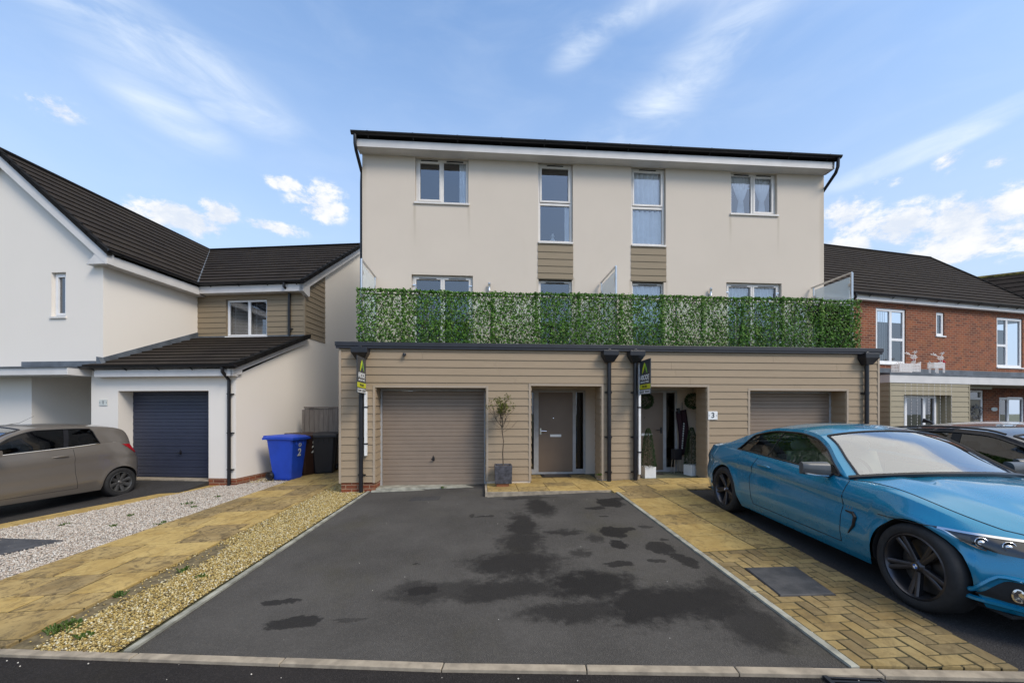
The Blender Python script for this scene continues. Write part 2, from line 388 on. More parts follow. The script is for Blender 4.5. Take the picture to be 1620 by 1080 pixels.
def m_fence():
    b = MatB('weathered_timber')
    n = b.noise(1, 8, .7, b.pos((22, 22, 1.6)), 1.2); n2 = b.noise(9, 4)
    cc = b.mix(b.ramp(n, .3, .7), (.12, .10, .085), (.20, .175, .15))
    cc = b.mix(b.math('MULTIPLY', b.ramp(n2, .68, .75), .8), cc, (.04, .03, .025))
    b.set(Base_Color=cc, Roughness=.9).bump(n, .4, .004); return b.m
TIMBER = m_fence()
def m_paint(name, c, metal=.45, rough=.32, flake=.5, coat=1.0, dust=True):
    b = MatB(name)
    n = b.noise(900, 2); d = b.noise(3, 6, .7)
    cc = b.mix(b.math('MULTIPLY', b.ramp(n, .4, .7), flake), c, tuple(min(1, x * 1.5) for x in c))
    cc = b.mix(b.math('MULTIPLY', b.ramp(d, .5, .8), .18), cc, (.12, .11, .10)) if dust else cc
    b.set(Base_Color=cc, Metallic=metal, Roughness=b.ramp(d, .3, .8, rough, rough + .12))
    b.p.inputs['Coat Weight'].default_value = coat; b.p.inputs['Coat Roughness'].default_value = .03
    return b.m
BLUE = m_paint('blue_car_paint', (.001, .190, .345), .35, .24, dust=False)
BRONZE = m_paint('grey_bronze_car_paint', (.185, .165, .145), .5, .30, coat=1.0)
BLACKC = m_paint('black_car_paint', (.008, .008, .012), .2, .25)
WHITEC = m_paint('white_car_paint', (.62, .64, .66), .0, .3)
RIMD = simple('dark_alloy', (.075, .075, .085), .30, metal=.8, var=.15)
RIMG = simple('grey_alloy', (.10, .10, .10), .4, metal=.6, var=.15)
DISC = simple('brake_disc_metal', (.14, .13, .12), .4, metal=.9)
CREAML = simple('cream_leather', (.60, .62, .56), .5, var=.05)
DARKL = simple('dark_seat_cloth', (.025, .025, .03), .8)
REDL = simple('red_lamp', (.30, .004, .008), .15, coat=1)
LAMPB = simple('lamp_black', (.012, .012, .014), .2, coat=1)
BINB = simple('blue_bin_plastic', (.010, .055, .42), .45, var=.12, vs=4)
BINBR = simple('brown_bin_plastic', (.030, .012, .008), .5)
BINK = simple('black_bin_plastic', (.009, .009, .012), .5)
STICK = simple('pale_sticker', (.55, .58, .55), .5)
SIGNK = simple('sign_charcoal', (.035, .042, .052), .4, var=.06)
SIGNY = simple('sign_yellow', (.55, .55, .02), .45, var=.04)
SIGNG = simple('sign_green', (.20, .42, .05), .45, var=.04)
SIGNL = simple('sign_lime', (.52, .62, .02), .45, var=.04)
SIGNW = simple('sign_white', (.75, .76, .75), .45, var=.04)
INK = simple('dark_ink', (.02, .02, .02), .5)
SLATE = simple('slate_planter', (.055, .055, .065), .6, var=.5, vs=14, bump=.5)
LINE = simple('road_line', (.65, .65, .63), .8, var=.15, vs=30)
FAIRY = MatB('fairy_light_white'); FAIRY.set(Base_Color=(.62, .60, .60), Roughness=.5); FAIRY.p.inputs['Emission Color'].default_value = (1, .97, .92, 1); FAIRY.p.inputs['Emission Strength'].default_value = .12; FAIRY = FAIRY.m
TERRA = simple('brick_foot', (.36, .14, .06), .9)
MAT_RUG = simple('coir_mat', (.05, .04, .035), .95, var=.4, vs=90)
MAROON = simple('maroon_cloth', (.030, .010, .018), .9)

# ------------------------------------------------------------------ ground height
def gz(x, y):
    x = max(-14, min(3.5, x)); y = max(-2, min(14, y))
    return .03 * (x + 2.5) + .02 * (y - 8)

# ------------------------------------------------------------------ mesh builder
class MB:
    def __init__(s): s.v = []; s.f = []; s.m = []; s.uv = {}
    def add(s, vs, fs, mi=0, uvs=None):
        o = len(s.v); s.v += [tuple(v) for v in vs]
        for k, f in enumerate(fs):
            if uvs: s.uv[len(s.f)] = uvs[k]
            s.f.append([i + o for i in f]); s.m.append(mi)
        return s
    def quad(s, a, b, c, d, mi=0, uv=None): return s.add([a, b, c, d], [[0, 1, 2, 3]], mi, [uv] if uv else None)
    def poly(s, pts, mi=0): return s.add(pts, [list(range(len(pts)))], mi)
    def box(s, x0, x1, y0, y1, z0, z1, mi=0, M=None):
        vs = [(x, y, z) for z in (z0, z1) for y in (y0, y1) for x in (x0, x1)]
        if M is not None: vs = [M @ Vector(v) for v in vs]
        return s.add(vs, [[0, 2, 3, 1], [4, 5, 7, 6], [0, 1, 5, 4], [2, 6, 7, 3], [0, 4, 6, 2], [1, 3, 7, 5]], mi)
    def prism(s, pts, vec, mi=0):
        """closed extrusion of a planar polygon along vec"""
        n = len(pts); p = [Vector(a) for a in pts]; v = Vector(vec)
        s.add(p + [a + v for a in p], [list(range(n))[::-1], list(range(n, 2 * n))] + [[i, (i + 1) % n, n + (i + 1) % n, n + i] for i in range(n)], mi)
        return s
    def tube(s, path, r, n=8, mi=0, cap=True):
        P = [Vector(p) for p in path]; rings = []
        rr = r if isinstance(r, (list, tuple)) else [r] * len(P)
        up = Vector((0, 0, 1)); prev = None
        for i, p in enumerate(P):
            t = (P[min(i + 1, len(P) - 1)] - P[max(i - 1, 0)]).normalized()
            a = prev if prev is not None else (up if abs(t.z) < .9 else Vector((1, 0, 0)))
            x = (a - t * a.dot(t))
            if x.length < 1e-5: x = t.orthogonal()
            x.normalize(); prev = x; y = t.cross(x)
            rings.append([p + (x * math.cos(2 * PI * k / n) + y * math.sin(2 * PI * k / n)) * rr[i] for k in range(n)])
        fs = [[i * n + k, i * n + (k + 1) % n, (i + 1) * n + (k + 1) % n, (i + 1) * n + k] for i in range(len(P) - 1) for k in range(n)]
        if cap: fs += [list(range(n))[::-1], [(len(P) - 1) * n + k for k in range(n)]]
        return s.add([v for r_ in rings for v in r_], fs, mi)
    def lathe(s, prof, n=32, M=None, mi=0, close=False):
        """profile of (radius, height) round local Z"""
        vs = [Vector((r * math.cos(2 * PI * k / n), r * math.sin(2 * PI * k / n), h)) for r, h in prof for k in range(n)]
        if M is not None: vs = [M @ v for v in vs]
        m = len(prof); rg = range(m if close else m - 1)
        return s.add(vs, [[i * n + k, i * n + (k + 1) % n, ((i + 1) % m) * n + (k + 1) % n, ((i + 1) % m) * n + k] for i in rg for k in range(n)], mi)
    def grid(s, fn, nu, nv, mi=0, flip=False):
        vs = [fn(i / nu, j / nv) for i in range(nu + 1) for j in range(nv + 1)]
        fs = []
        for i in range(nu):
            for j in range(nv):
                q = [i * (nv + 1) + j, (i + 1) * (nv + 1) + j, (i + 1) * (nv + 1) + j + 1, i * (nv + 1) + j + 1]
                fs.append(q[::-1] if flip else q)
        return s.add(vs, fs, mi)
    def build(s, name, mats, parent=None, smooth=False, M=None, bevel=0, angle=35, label=None):
        me = bpy.data.meshes.new(name)
        vs = [tuple(M @ Vector(v)) for v in s.v] if M is not None else s.v
        if parent is not None:
            inv = parent['_inv']; vs = [tuple(inv @ Vector(v)) for v in vs] if inv is not None else vs
        me.from_pydata(vs, [], s.f)
        if not isinstance(mats, (list, tuple)): mats = [mats]
        for m in mats: me.materials.append(m)
        me.polygons.foreach_set('material_index', s.m)
        if s.uv:
            uvl = me.uv_layers.new(name='UVMap')
            for i, p in enumerate(me.polygons):
                u = s.uv.get(i)
                if u:
                    for k, li in enumerate(p.loop_indices): uvl.data[li].uv = u[k]
        me.update()
        if smooth:
            me.polygons.foreach_set('use_smooth', [True] * len(me.polygons))
            try: me.set_sharp_from_angle(angle=R(angle))
            except Exception: pass
        o = bpy.data.objects.new(name, me); col.objects.link(o)
        if parent is not None: o.parent = parent['_obj']
        if bevel:
            bv = o.modifiers.new('bevel', 'BEVEL'); bv.width = bevel; bv.segments = 2; bv.limit_method = 'ANGLE'; bv.angle_limit = R(40)
        if label: o['label'] = label
        return o
def H(o, inv=None): return {'_obj': o, '_inv': inv}       # handle for parenting
def tag(o, label, cat, group=None):
    o['label'] = label; o['category'] = cat
    if group: o['group'] = group
    return o
def struct(o, kind='structure'): o['kind'] = kind; return o
def thing(name, label, cat, loc=(0, 0, 0), rz=0, group=None, world=False):
    """Empty at the thing's base. world=True: parts are given in world coordinates"""
    o = bpy.data.objects.new(name, None); o.empty_display_size = .2; col.objects.link(o)
    o.location = loc; o.rotation_euler = (0, 0, rz); tag(o, label, cat, group)
    inv = (Matrix.Translation(loc) @ Matrix.Rotation(rz, 4, 'Z')).inverted() if world else None
    return H(o, inv)
def kids(o): return [c for c in col.objects if c.parent == o]
def dup(o, loc, rz=None, label=None):
    def rec(a, par):
        b = a.copy(); col.objects.link(b)
        if par is not None: b.parent = par
        for c in kids(a): rec(c, b)
        return b
    n = rec(o, None); n.location = loc
    if rz is not None: n.rotation_euler = (0, 0, rz)
    if label: n['label'] = label
    return n
def clip(poly, nx, ny, c):
    """keep the side nx*x+ny*y<=c of a 2-D polygon"""
    out = []
    for i in range(len(poly)):
        a, b = poly[i], poly[(i + 1) % len(poly)]
        da, db = nx * a[0] + ny * a[1] - c, nx * b[0] + ny * b[1] - c
        if da <= 0: out.append(a)
        if da * db < 0:
            t = da / (da - db); out.append((a[0] + (b[0] - a[0]) * t, a[1] + (b[1] - a[1]) * t))
    return out
def clip_convex(poly, reg):
    a = sum(reg[i][0] * reg[(i + 1) % len(reg)][1] - reg[(i + 1) % len(reg)][0] * reg[i][1] for i in range(len(reg)))
    for i in range(len(reg)):
        p, q = reg[i], reg[(i + 1) % len(reg)]
        ex, ey = q[0] - p[0], q[1] - p[1]
        nx, ny = (ey, -ex) if a > 0 else (-ey, ex)
        poly = clip(poly, nx, ny, nx * p[0] + ny * p[1])
        if len(poly) < 3: return []
    return poly
def inside(reg, x, y):
    r = False; n = len(reg)
    for i in range(n):
        (x1, y1), (x2, y2) = reg[i], reg[(i + 1) % n]
        if (y1 > y) != (y2 > y) and x < (x2 - x1) * (y - y1) / (y2 - y1) + x1: r = not r
    return r
def sheet(name, reg, off, mat, kind='structure', cell=.5):
    mb = MB(); xs = [p[0] for p in reg]; ys = [p[1] for p in reg]
    x = math.floor(min(xs) / cell) * cell
    while x < max(xs):
        y = math.floor(min(ys) / cell) * cell
        while y < max(ys):
            p = clip_convex([(x, y), (x + cell, y), (x + cell, y + cell), (x, y + cell)], reg)
            if len(p) > 2: mb.poly([(a, b, gz(a, b) + off) for a, b in p])
            y += cell
        x += cell
    o = mb.build(name, mat); struct(o, kind); return o
def slab_mesh(mb, poly, top, thick, mi, bev=.006):
    """one paving slab following the ground, with a small chamfer"""
    a = sum(poly[i][0] * poly[(i + 1) % len(poly)][1] - poly[(i + 1) % len(poly)][0] * poly[i][1] for i in range(len(poly))) / 2
    if abs(a) < 4e-4: return
    if a < 0: poly = poly[::-1]
    cx = sum(p[0] for p in poly) / len(poly); cy = sum(p[1] for p in poly) / len(poly)
    jz = rnd.uniform(-.0015, .0015)
    def ring(ins, dz):
        out = []
        for x, y in poly:
            d = math.hypot(x - cx, y - cy) or 1
            k = 1 - min(.3, ins / d); X, Y = cx + (x - cx) * k, cy + (y - cy) * k
            out.append((X, Y, gz(X, Y) + top + dz + jz))
        return out
    n = len(poly); A, B, C = ring(bev, 0), ring(0, -bev * .7), ring(0, -thick)
    fs = [list(range(n))] + [[n + i, n + (i + 1) % n, (i + 1) % n, i] for i in range(n)] + [[2 * n + i, 2 * n + (i + 1) % n, n + (i + 1) % n, n + i] for i in range(n)]
    mb.add(A + B + C, fs, mi)

# ------------------------------------------------------------------ ground
KERB = [(-16, 5.0), (-9, 4.15), (-3.384, 3.112), (-.247, 2.577), (1.512, 2.332), (3.107, 2.098), (9, 1.2), (14, .45)]
def kerb_y(x):
    for (x0, y0), (x1, y1) in zip(KERB, KERB[1:]):
        if x <= x1: return y0 + (y1 - y0) * (x - x0) / (x1 - x0)
    return KERB[-1][1]
mb = MB()
xs = [-400, -120, -40] + [x * 1.0 for x in range(-20, 21)] + [3.5, 40, 120, 400]; xs = sorted(set(xs))
ys = [-400, -120, -40] + [y * 1.0 for y in range(-10, 25)] + [40, 120, 400]; ys = sorted(set(ys))
nx_, ny_ = len(xs), len(ys)
mb.add([(x, y, gz(x, y) - .012) for x in xs for y in ys], [[i * ny_ + j, (i + 1) * ny_ + j, (i + 1) * ny_ + j + 1, i * ny_ + j + 1] for i in range(nx_ - 1) for j in range(ny_ - 1)])
struct(mb.build('ground', LAND))
# road: strips between kerb line and the far side
mb = MB()
rx = [p[0] for p in KERB]
for (x0, y0), (x1, y1) in zip(KERB, KERB[1:]):
    n = max(1, int((x1 - x0) / .5))
    for i in range(n):
        a, b = x0 + (x1 - x0) * i / n, x0 + (x1 - x0) * (i + 1) / n
        ya, yb = kerb_y(a), kerb_y(b); yy = -7
        for j in range(16):
            p0, p1 = ya + (yy - ya) * j / 16, ya + (yy - ya) * (j + 1) / 16
            q0, q1 = yb + (yy - yb) * j / 16, yb + (yy - yb) * (j + 1) / 16
            mb.quad((a, p1, gz(a, p1) - .008), (b, q1, gz(b, q1) - .008), (b, q0, gz(b, q0) - .008), (a, p0, gz(a, p0) - .008))
struct(mb.build('road', ROAD))
# driveway
DL0, DL1 = (-2.192, 8.366), (-2.445, 3.019)
DR0, DR1 = (2.364, 6.966), (2.187, 2.293)
WET = [(.9, 6.3, .22, .55, .9), (.55, 5.4, .20, .6, .9), (.45, 4.7, .26, .4, .85), (.35, 4.1, .5, .35, .9), (-.35, 3.6, .45, .2, .7), (.2, 3.55, .5, .22, .85), (.95, 3.55, .45, .30, 1), (1.45, 3.15, .55, .32, 1),
       (1.0, 5.0, .26, .10, .8), (1.35, 4.75, .1, .14, .7), (1.75, 3.1, .35, .3, .95), (.75, 3.1, .5, .16, .8), (1.95, 2.75, .25, .3, .8), (2.05, 3.3, .12, .3, .7), (.8, 6.9, .45, .12, .7), (1.05, 4.25, .16, .12, .7)]
WET2 = [(2.05, 6.35, .22, .30, 1), (1.75, 6.05, .16, .1, .9), (2.25, 6.55, .26, .09, .9), (1.62, 4.92, .17, .24, 1), (1.55, 4.5, .10, .14, 1), (1.78, 5.0, .16, .08, .9), (1.95, 4.3, .15, .22, .9), (2.05, 3.95, .1, .2, .9), (1.36, 3.95, .15, .08, .9), (1.75, 3.98, .1, .05, .8),
        (-.52, 3.62, .17, .10, 1), (-1.72, 3.58, .18, .05, .9), (-1.42, 3.22, .22, .10, .9), (-1.02, 3.2, .14, .03, .5), (.05, 5.9, .14, .05, .8), (-.15, 5.98, .03, .1, .7), (-.68, 4.25, .03, .03, .8), (1.72, 5.6, .07, .04, .8), (2.1, 4.55, .06, .05, .8), (2.1, 5.05, .12, .05, .7)]
DRIVE = m_tarmac('driveway_tarmac', (.078, .073, .067), WET, .30, .35, WET2)
kL, kR = (-2.445, kerb_y(-2.445)), (2.187, kerb_y(2.187))
# the drive is not convex: two convex sheets joined in one mesh
def sheets(name, regs, off, mat):
    mb = MB()
    for reg in regs:
        xs = [p[0] for p in reg]; ys = [p[1] for p in reg]
        x = math.floor(min(xs) / .5) * .5
        while x < max(xs):
            y = math.floor(min(ys) / .5) * .5
            while y < max(ys):
                p = clip_convex([(x, y), (x + .5, y), (x + .5, y + .5), (x, y + .5)], reg)
                if len(p) > 2: mb.poly([(a, b, gz(a, b) + off) for a, b in p])
                y += .5
            x += .5
    return struct(mb.build(name, mat))
sheets('driveway', [[kL, (-.247, 2.577), (1.512, 2.332), kR, (2.364, 6.966), (2.1, 7.1), (-2.25, 7.1)], [(-2.25, 7.1), (.10, 7.1), (.10, 8.30), (-2.192, 8.30)]], .004, DRIVE)
struct(MB().box(-2.05, .10, 8.02, 8.38, -.05, .075).box(-2.12, .10, 7.93, 8.02, -.05, .045).build('garage_threshold', GREYC, bevel=.008))
# thin concrete edging of the drive and the road
mb = MB()
def edging(mb, pts, wd, top, seg=.9, gap=.008):
    for (a, b) in zip(pts, pts[1:]):
        a, b = Vector(a), Vector(b); L = (b - a).length; t = (b - a) / L; nrm = Vector((-t.y, t.x))
        n = max(1, round(L / seg))
        for i in range(n):
            p, q = a + t * (L * i / n + gap / 2), a + t * (L * (i + 1) / n - gap / 2)
            slab_mesh(mb, [tuple(p), tuple(q), tuple(q + nrm * wd), tuple(p + nrm * wd)], top, .09, 0, .005)
edging(mb, [DL0, (DL1[0], kerb_y(DL1[0]) + .005)], .05, .022)
edging(mb, [(DR1[0] - .0, kerb_y(DR1[0]) + .005), (2.364, 6.99)], -.05, .022)
struct(mb.build('drive_edging', GREYC))
mb = MB(); edging(mb, [(p[0], p[1] - .06) for p in KERB], .062, .012, .92)
struct(mb.build('kerb', CONC))
# gravel beds + path
P_L = lambda y: -4.757 + (y - 4.374) * .0769
P_R = lambda y: -3.344 + (y - 3.15) * .0468
GOLDBED = [(P_R(3.1), kerb_y(P_R(3.1))), (-2.505, kerb_y(-2.505)), (-2.245, 8.2), (-2.27, 8.7), (P_R(8.9), 8.9)]
sheet('gravel_bed', GOLDBED, .004, SUBSOIL)
STR_A, STR_B = (-5.735, 9.389), (-7.9, 4.4)     # right edge of the yellow strip
WHITEBED = [(P_L(3.5), kerb_y(P_L(3.5))), (P_L(9.6), 9.6), (-5.60, 9.46), STR_A, (-7.9, 4.40), (-7.9, kerb_y(-7.9))]
sheet('pale_gravel_bed', WHITEBED, .004, GRITW)
sheet('side_gravel_bed', [(-5.47, 9.5), (P_L(9.6), 9.6), (-2.70, 9.6), (-2.70, 14.4), (-5.47, 14.4)], .004, SUBSOIL)
def gravel(name, reg, dens, s0, s1, mats, label, seed, wts=None, thin=None):
    r = np.random.RandomState(seed)
    xs = [p[0] for p in reg]; ys = [p[1] for p in reg]
    n = int((max(xs) - min(xs)) * (max(ys) - min(ys)) * dens)
    X = r.uniform(min(xs), max(xs), n); Y = r.uniform(min(ys), max(ys), n)
    keep = np.array([inside(reg, a, b) for a, b in zip(X, Y)])
    if thin is not None: keep &= ~(np.array([thin(a, b) for a, b in zip(X, Y)]) > r.uniform(0, 1, n))
    X, Y = X[keep], Y[keep]; n = len(X)
    base = np.array([(1, 0, 0), (.3, .9, .1), (-.8, .55, 0), (-.8, -.55, .1), (.3, -.9, 0), (.15, .1, .62), (-.2, -.15, -.5)])
    F = np.array([(0, 1, 5), (1, 2, 5), (2, 3, 5), (3, 4, 5), (4, 0, 5), (1, 0, 6), (2, 1, 6), (3, 2, 6), (4, 3, 6), (0, 4, 6)])
    S = r.uniform(s0, s1, n) ; th = r.uniform(0, 2 * PI, n)
    V = base[None] * (1 + r.uniform(-.28, .28, (n, 7, 3)))
    V[:, :, 1] *= r.uniform(.6, 1, (n, 1))
    tx, ty = r.normal(0, .35, n), r.normal(0, .35, n)
    V[:, :, 2] += V[:, :, 0] * tx[:, None] + V[:, :, 1] * ty[:, None]
    V *= S[:, None, None]
    c, s = np.cos(th)[:, None], np.sin(th)[:, None]
    x = V[:, :, 0] * c - V[:, :, 1] * s + X[:, None]; y = V[:, :, 0] * s + V[:, :, 1] * c + Y[:, None]
    zg = np.array([gz(a, b) for a, b in zip(X, Y)])
    z = V[:, :, 2] + (zg + r.uniform(.004, .016, n))[:, None]
    co = np.stack([x, y, z], -1).reshape(-1, 3)
    fa = (F[None] + (np.arange(n) * 7)[:, None, None]).reshape(-1, 3)
    me = bpy.data.meshes.new(name); me.vertices.add(len(co)); me.vertices.foreach_set('co', co.ravel())
    me.loops.add(fa.size); me.loops.foreach_set('vertex_index', fa.ravel().astype(np.int32))
    me.polygons.add(len(fa)); me.polygons.foreach_set('loop_start', np.arange(0, fa.size, 3, dtype=np.int32)); me.polygons.foreach_set('loop_total', np.full(len(fa), 3, dtype=np.int32))
    mi = r.choice(len(mats), n, p=wts)
    for m in mats: me.materials.append(m)
    me.polygons.foreach_set('material_index', np.repeat(mi, 10).astype(np.int32))
    me.update(calc_edges=True); me.validate()
    o = bpy.data.objects.new(name, me); col.objects.link(o); o['kind'] = 'stuff'; o['label'] = label; o['category'] = 'gravel'
    return o
def bare(a, b):                                   # muddy bare streak beside the path
    t = abs(a - (P_R(b) + .10 + .05 * math.sin(b * 3.1))); return min(.97, max(0, 1 - t / .20) * (1.7 if b < 5.2 else .5))
gravel('golden_gravel', GOLDBED, 7200, .007, .0145, GOLD, 'golden ochre gravel strip between the sandstone path and the drive', 3, [.32, .26, .14, .10, .18], bare)
gravel('pale_gravel', WHITEBED, 4600, .008, .019, PINK, 'pale pinkish white gravel bed beside the neighbouring drive', 4, [.3, .25, .13, .15, .17])
gravel('side_gravel', [(-5.45, 9.55), (P_L(9.6) + .02, 9.6), (-3.9, 12.6), (-5.45, 12.6)], 1900, .012, .022, PINK + GOLD, 'mixed pale gravel around the wheelie bins', 5)
gravel('corner_gravel', [(P_R(8.9), 8.9), (-2.30, 8.75), (-2.78, 11.0), (-3.2, 11.0)], 1900, .012, .020, GOLD, 'golden gravel beside the clad garage corner', 6)
# sandstone path: rows of slabs of uneven width
SUB_OFF = .002
def slab_rows(name, regs, rows, top, thick, mats, gap=.017, seed=1, widths=None, dark=None):
    rr = random.Random(seed); mb = MB()
    for (y0, y1, cuts, skew) in rows:
        for x0, x1 in zip(cuts, cuts[1:]):
            q = [(x0 + gap / 2, y0 + gap / 2 + skew * x0), (x1 - gap / 2, y0 + gap / 2 + skew * x1), (x1 - gap / 2, y1 - gap / 2 + skew * x1), (x0 + gap / 2, y1 - gap / 2 + skew * x0)]
            mi = rr.choices(range(len(mats)), dark or [.4, .35, .25])[0]
            for reg in regs:
                p = clip_convex(q, reg)
                if len(p) > 2: slab_mesh(mb, p, top, thick, mi)
    return struct(mb.build(name, mats))
PATHREG = [(P_L(3.2), kerb_y(P_L(3.2)) + .01), (P_R(3.1) - .0, kerb_y(P_R(3.1)) + .01), (P_R(9.2), 9.2), (-2.76, 9.6), (-2.76, 14), (P_L(14), 14)]
PATHREG = [(P_L(3.2), kerb_y(P_L(3.2)) + .01), (P_R(3.1), kerb_y(P_R(3.1)) + .01), (P_R(14), 14), (P_L(14), 14)]
rr = random.Random(12); rows = []; y = 2.6
while y < 14:
    h = rr.choice([.30, .45, .45, .60]); c = rr.choice([.45, .75, .9, .6]); L0 = P_L(y)
    cuts = [L0 - .4, L0 + c, L0 + c + rr.choice([.6, .9, .45]), L0 + 2.6]
    rows.append((y + .0, y + h, cuts, 0)); y += h
sheet('path_bedding', PATHREG, .021, JOINT)
slab_rows('path', [PATHREG], rows, .028, .04, SLABS, seed=5)
# yellow slab strip along the neighbouring drive
sd = Vector((STR_A[0] - STR_B[0], STR_A[1] - STR_B[1])).normalized(); sn = Vector((-sd.y, sd.x))
mb = MB()
L = 5.2
for i in range(int(L / .6) + 1):
    a = Vector(STR_A) - sd * (i * .6); b = Vector(STR_A) - sd * (i * .6 + .592)
    slab_mesh(mb, [tuple(a), tuple(b), tuple(b + sn * .40), tuple(a + sn * .40)], .02, .04, 0)
struct(mb.build('edge_paving', [SLABS[0]]))
sheets('neighbour_driveway', [[(STR_A[0] + sn.x * .4, STR_A[1] + sn.y * .4), (STR_B[0] + sn.x * .4, STR_B[1] + sn.y * .4), (-14, 4.9), (-14, 9.3)], [(STR_A[0] + sn.x * .4, STR_A[1] + sn.y * .4), (-14, 9.3), (-14, 12), (-5.5, 12), (-5.5, 9.5)]], .004, PARK)
sheet('forecourt', [(8.65, kerb_y(8.6)), (30, kerb_y(14)), (30, 13.5), (8.65, 13.5)], .002, PARK, cell=1.0)
# right patio: flags, then block paving, then the parking strip
FL = lambda y: 2.364 + (y - 6.966) * .0379 + .05
FR = lambda y: 3.63 + (y - 6.96) * .111
sheet('patio_bedding', [(FL(4.0), 4.0), (FR(4.0), 4.0), (FR(6.97), 6.97), (FL(6.97), 6.97)], .018, JOINT)
yb = [4.08, 4.55, 5.0, 5.48, 5.95, 6.45, 6.96]
rows = [(a, b, [FL(a) - .1, FL(a) + .62 - (i % 2) * .0, FL(a) + 1.5], 0) for i, (a, b) in enumerate(zip(yb, yb[1:]))]
slab_rows('patio_flags', [[(FL(4.09), 4.09), (FR(4.09), 4.09), (FR(6.96), 6.96), (FL(6.96), 6.96)]], rows, .024, .04, SLABS, seed=3, dark=[.45, .45, .10])
# front terrace between drive and house
TER = [[(2.33, 6.965), (8.6, 6.965), (8.6, 8.02), (2.33, 8.02)]]
rows = [(6.965, 7.45, [2.0, 2.55, 3.1, 3.7, 4.3, 4.9, 5.5, 6.1, 6.7, 7.3, 7.9, 8.6], 0), (7.45, 8.03, [1.9, 2.4, 3.0, 3.55, 4.15, 4.8, 5.4, 6.0, 6.6, 7.2, 7.9, 8.6], 0)]
TOPZ = lambda x, y: .024
sheet('terrace_bedding', TER[0], .017, JOINT)
slab_rows('terrace_flags', TER, rows, .024, .06, SLABS, seed=8, dark=[.45, .40, .15])
mb = MB()                                         # level step in front of the first door
STEPZ = .150
def lvl_slab(mb, x0, x1, y0, y1, z, mi): mb.box(x0 + .004, x1 - .004, y0 + .004, y1 - .004, z - .05, z, mi)
for x0, x1 in ((.10, .66), (.66, 1.22), (1.22, 1.80), (1.80, 2.38)):
    lvl_slab(mb, x0, x1, 7.17, 7.62, STEPZ, rnd.choice([0, 0, 1])); lvl_slab(mb, x0, x1, 7.62, 8.02, STEPZ, rnd.choice([0, 0, 1]))
for x0, x1 in ((.99, 1.5), (1.5, 2.1), (2.1, 2.42)): lvl_slab(mb, x0, x1, 8.02, 8.5, STEPZ + .003, 0); lvl_slab(mb, x0, x1, 8.5, 8.98, STEPZ + .003, 1)
for x0, x1 in ((3.2, 3.7), (3.7, 4.2), (4.2, 4.62)): lvl_slab(mb, x0, x1, 8.02, 8.5, STEPZ + .018, 1); lvl_slab(mb, x0, x1, 8.5, 8.98, STEPZ + .018, 1)
struct(mb.build('door_step', SLABS, bevel=.004))
mb = MB(); mb.box(.10, 2.36, 7.13, 7.168, -.05, STEPZ - .006).box(.105, 2.38, 7.175, 8.0, 0, STEPZ - .052).box(.063, .10, 7.13, 8.0, -.05, STEPZ - .006)
struct(mb.build('step_edging', CONC))
# herringbone blocks
BREG = [(FL(2.2) - .0, kerb_y(2.2) + .012), (3.12, kerb_y(3.12) + .012), (FR(4.0) + .0, 4.0), (FR(4.07), 4.07), (FL(4.07), 4.07)]
sheet('block_bedding', BREG, .0185, JOINT)
MH = [(2.472, 3.62), (2.931, 3.583), (2.828, 3.05), (2.4, 3.086)]
mb = MB()
B = .1; g_ = .012
for i in range(-40, 60):
    for j in range(-60, 60):
        k = (i - j) % 4
        if k == 0: q = (i * B, j * B, (i + 2) * B, (j + 1) * B)
        elif k == 3:
            q = (i * B, j * B, (i + 1) * B, (j + 2) * B)
        else: continue
        th = R(-2); ox, oy = 2.1, 2.0
        pts = [(q[0] + g_ / 2, q[1] + g_ / 2), (q[2] - g_ / 2, q[1] + g_ / 2), (q[2] - g_ / 2, q[3] - g_ / 2), (q[0] + g_ / 2, q[3] - g_ / 2)]
        pts = [(ox + a * math.cos(th) - b * math.sin(th), oy + a * math.sin(th) + b * math.cos(th)) for a, b in pts]
        cx, cy = sum(p[0] for p in pts) / 4, sum(p[1] for p in pts) / 4
        if not (1.9 < cx < 3.7 and 1.9 < cy < 4.3): continue
        p = clip_convex(pts, BREG)
        if len(p) > 2: slab_mesh(mb, p, .024, .03, rnd.choices([0, 1, 2], [.5, .3, .2])[0], .005)
struct(mb.build('block_paving', BLOCKS))
sheet('parking_strip', [(FR(2.0) + .01, kerb_y(3.1)), (8.6, kerb_y(8.6)), (8.6, 6.96), (FR(6.96) + .01, 6.96)], .004, PARK)
mb = MB(); mb2 = MB()
def cover(pts, z, name, label, grp=None):
    cx, cy = sum(p[0] for p in pts) / 4, sum(p[1] for p in pts) / 4
    t = thing(name, label, 'manhole cover', (cx, cy, gz(cx, cy)), 0, grp, world=True)
    f = MB()
    out = [(cx + (x - cx) * 1.04, cy + (y - cy) * 1.04) for x, y in pts]
    slab_mesh(f, out, z, .03, 0, .003); f.build('frame', COPING, t)
    m = MB(); slab_mesh(m, pts, z + .005, .03, 0, .004); m.build('plate', IRON, t)
cover(MH, .029, 'manhole_cover', 'square dark metal cover set in the herringbone blocks beside the blue car')
cover([(-6.55, 5.95), (-5.423, 5.679), (-5.668, 5.213), (-6.8, 5.45)], .022, 'manhole_cover', 'dark cover lying in the pale gravel at the left edge of the picture')
# stopcock outline in the drive
mb = MB(); slab_mesh(mb, [(-1.22, 7.35), (-.72, 7.33), (-.74, 7.08), (-1.26, 7.1)], .010, .02, 0, .003)
tag(mb.build('inspection_cover', m_tarmac('cover_tarmac', (.06, .058, .058))), 'small rectangular tarmac-filled cover in the drive before the taupe garage door', 'manhole cover')
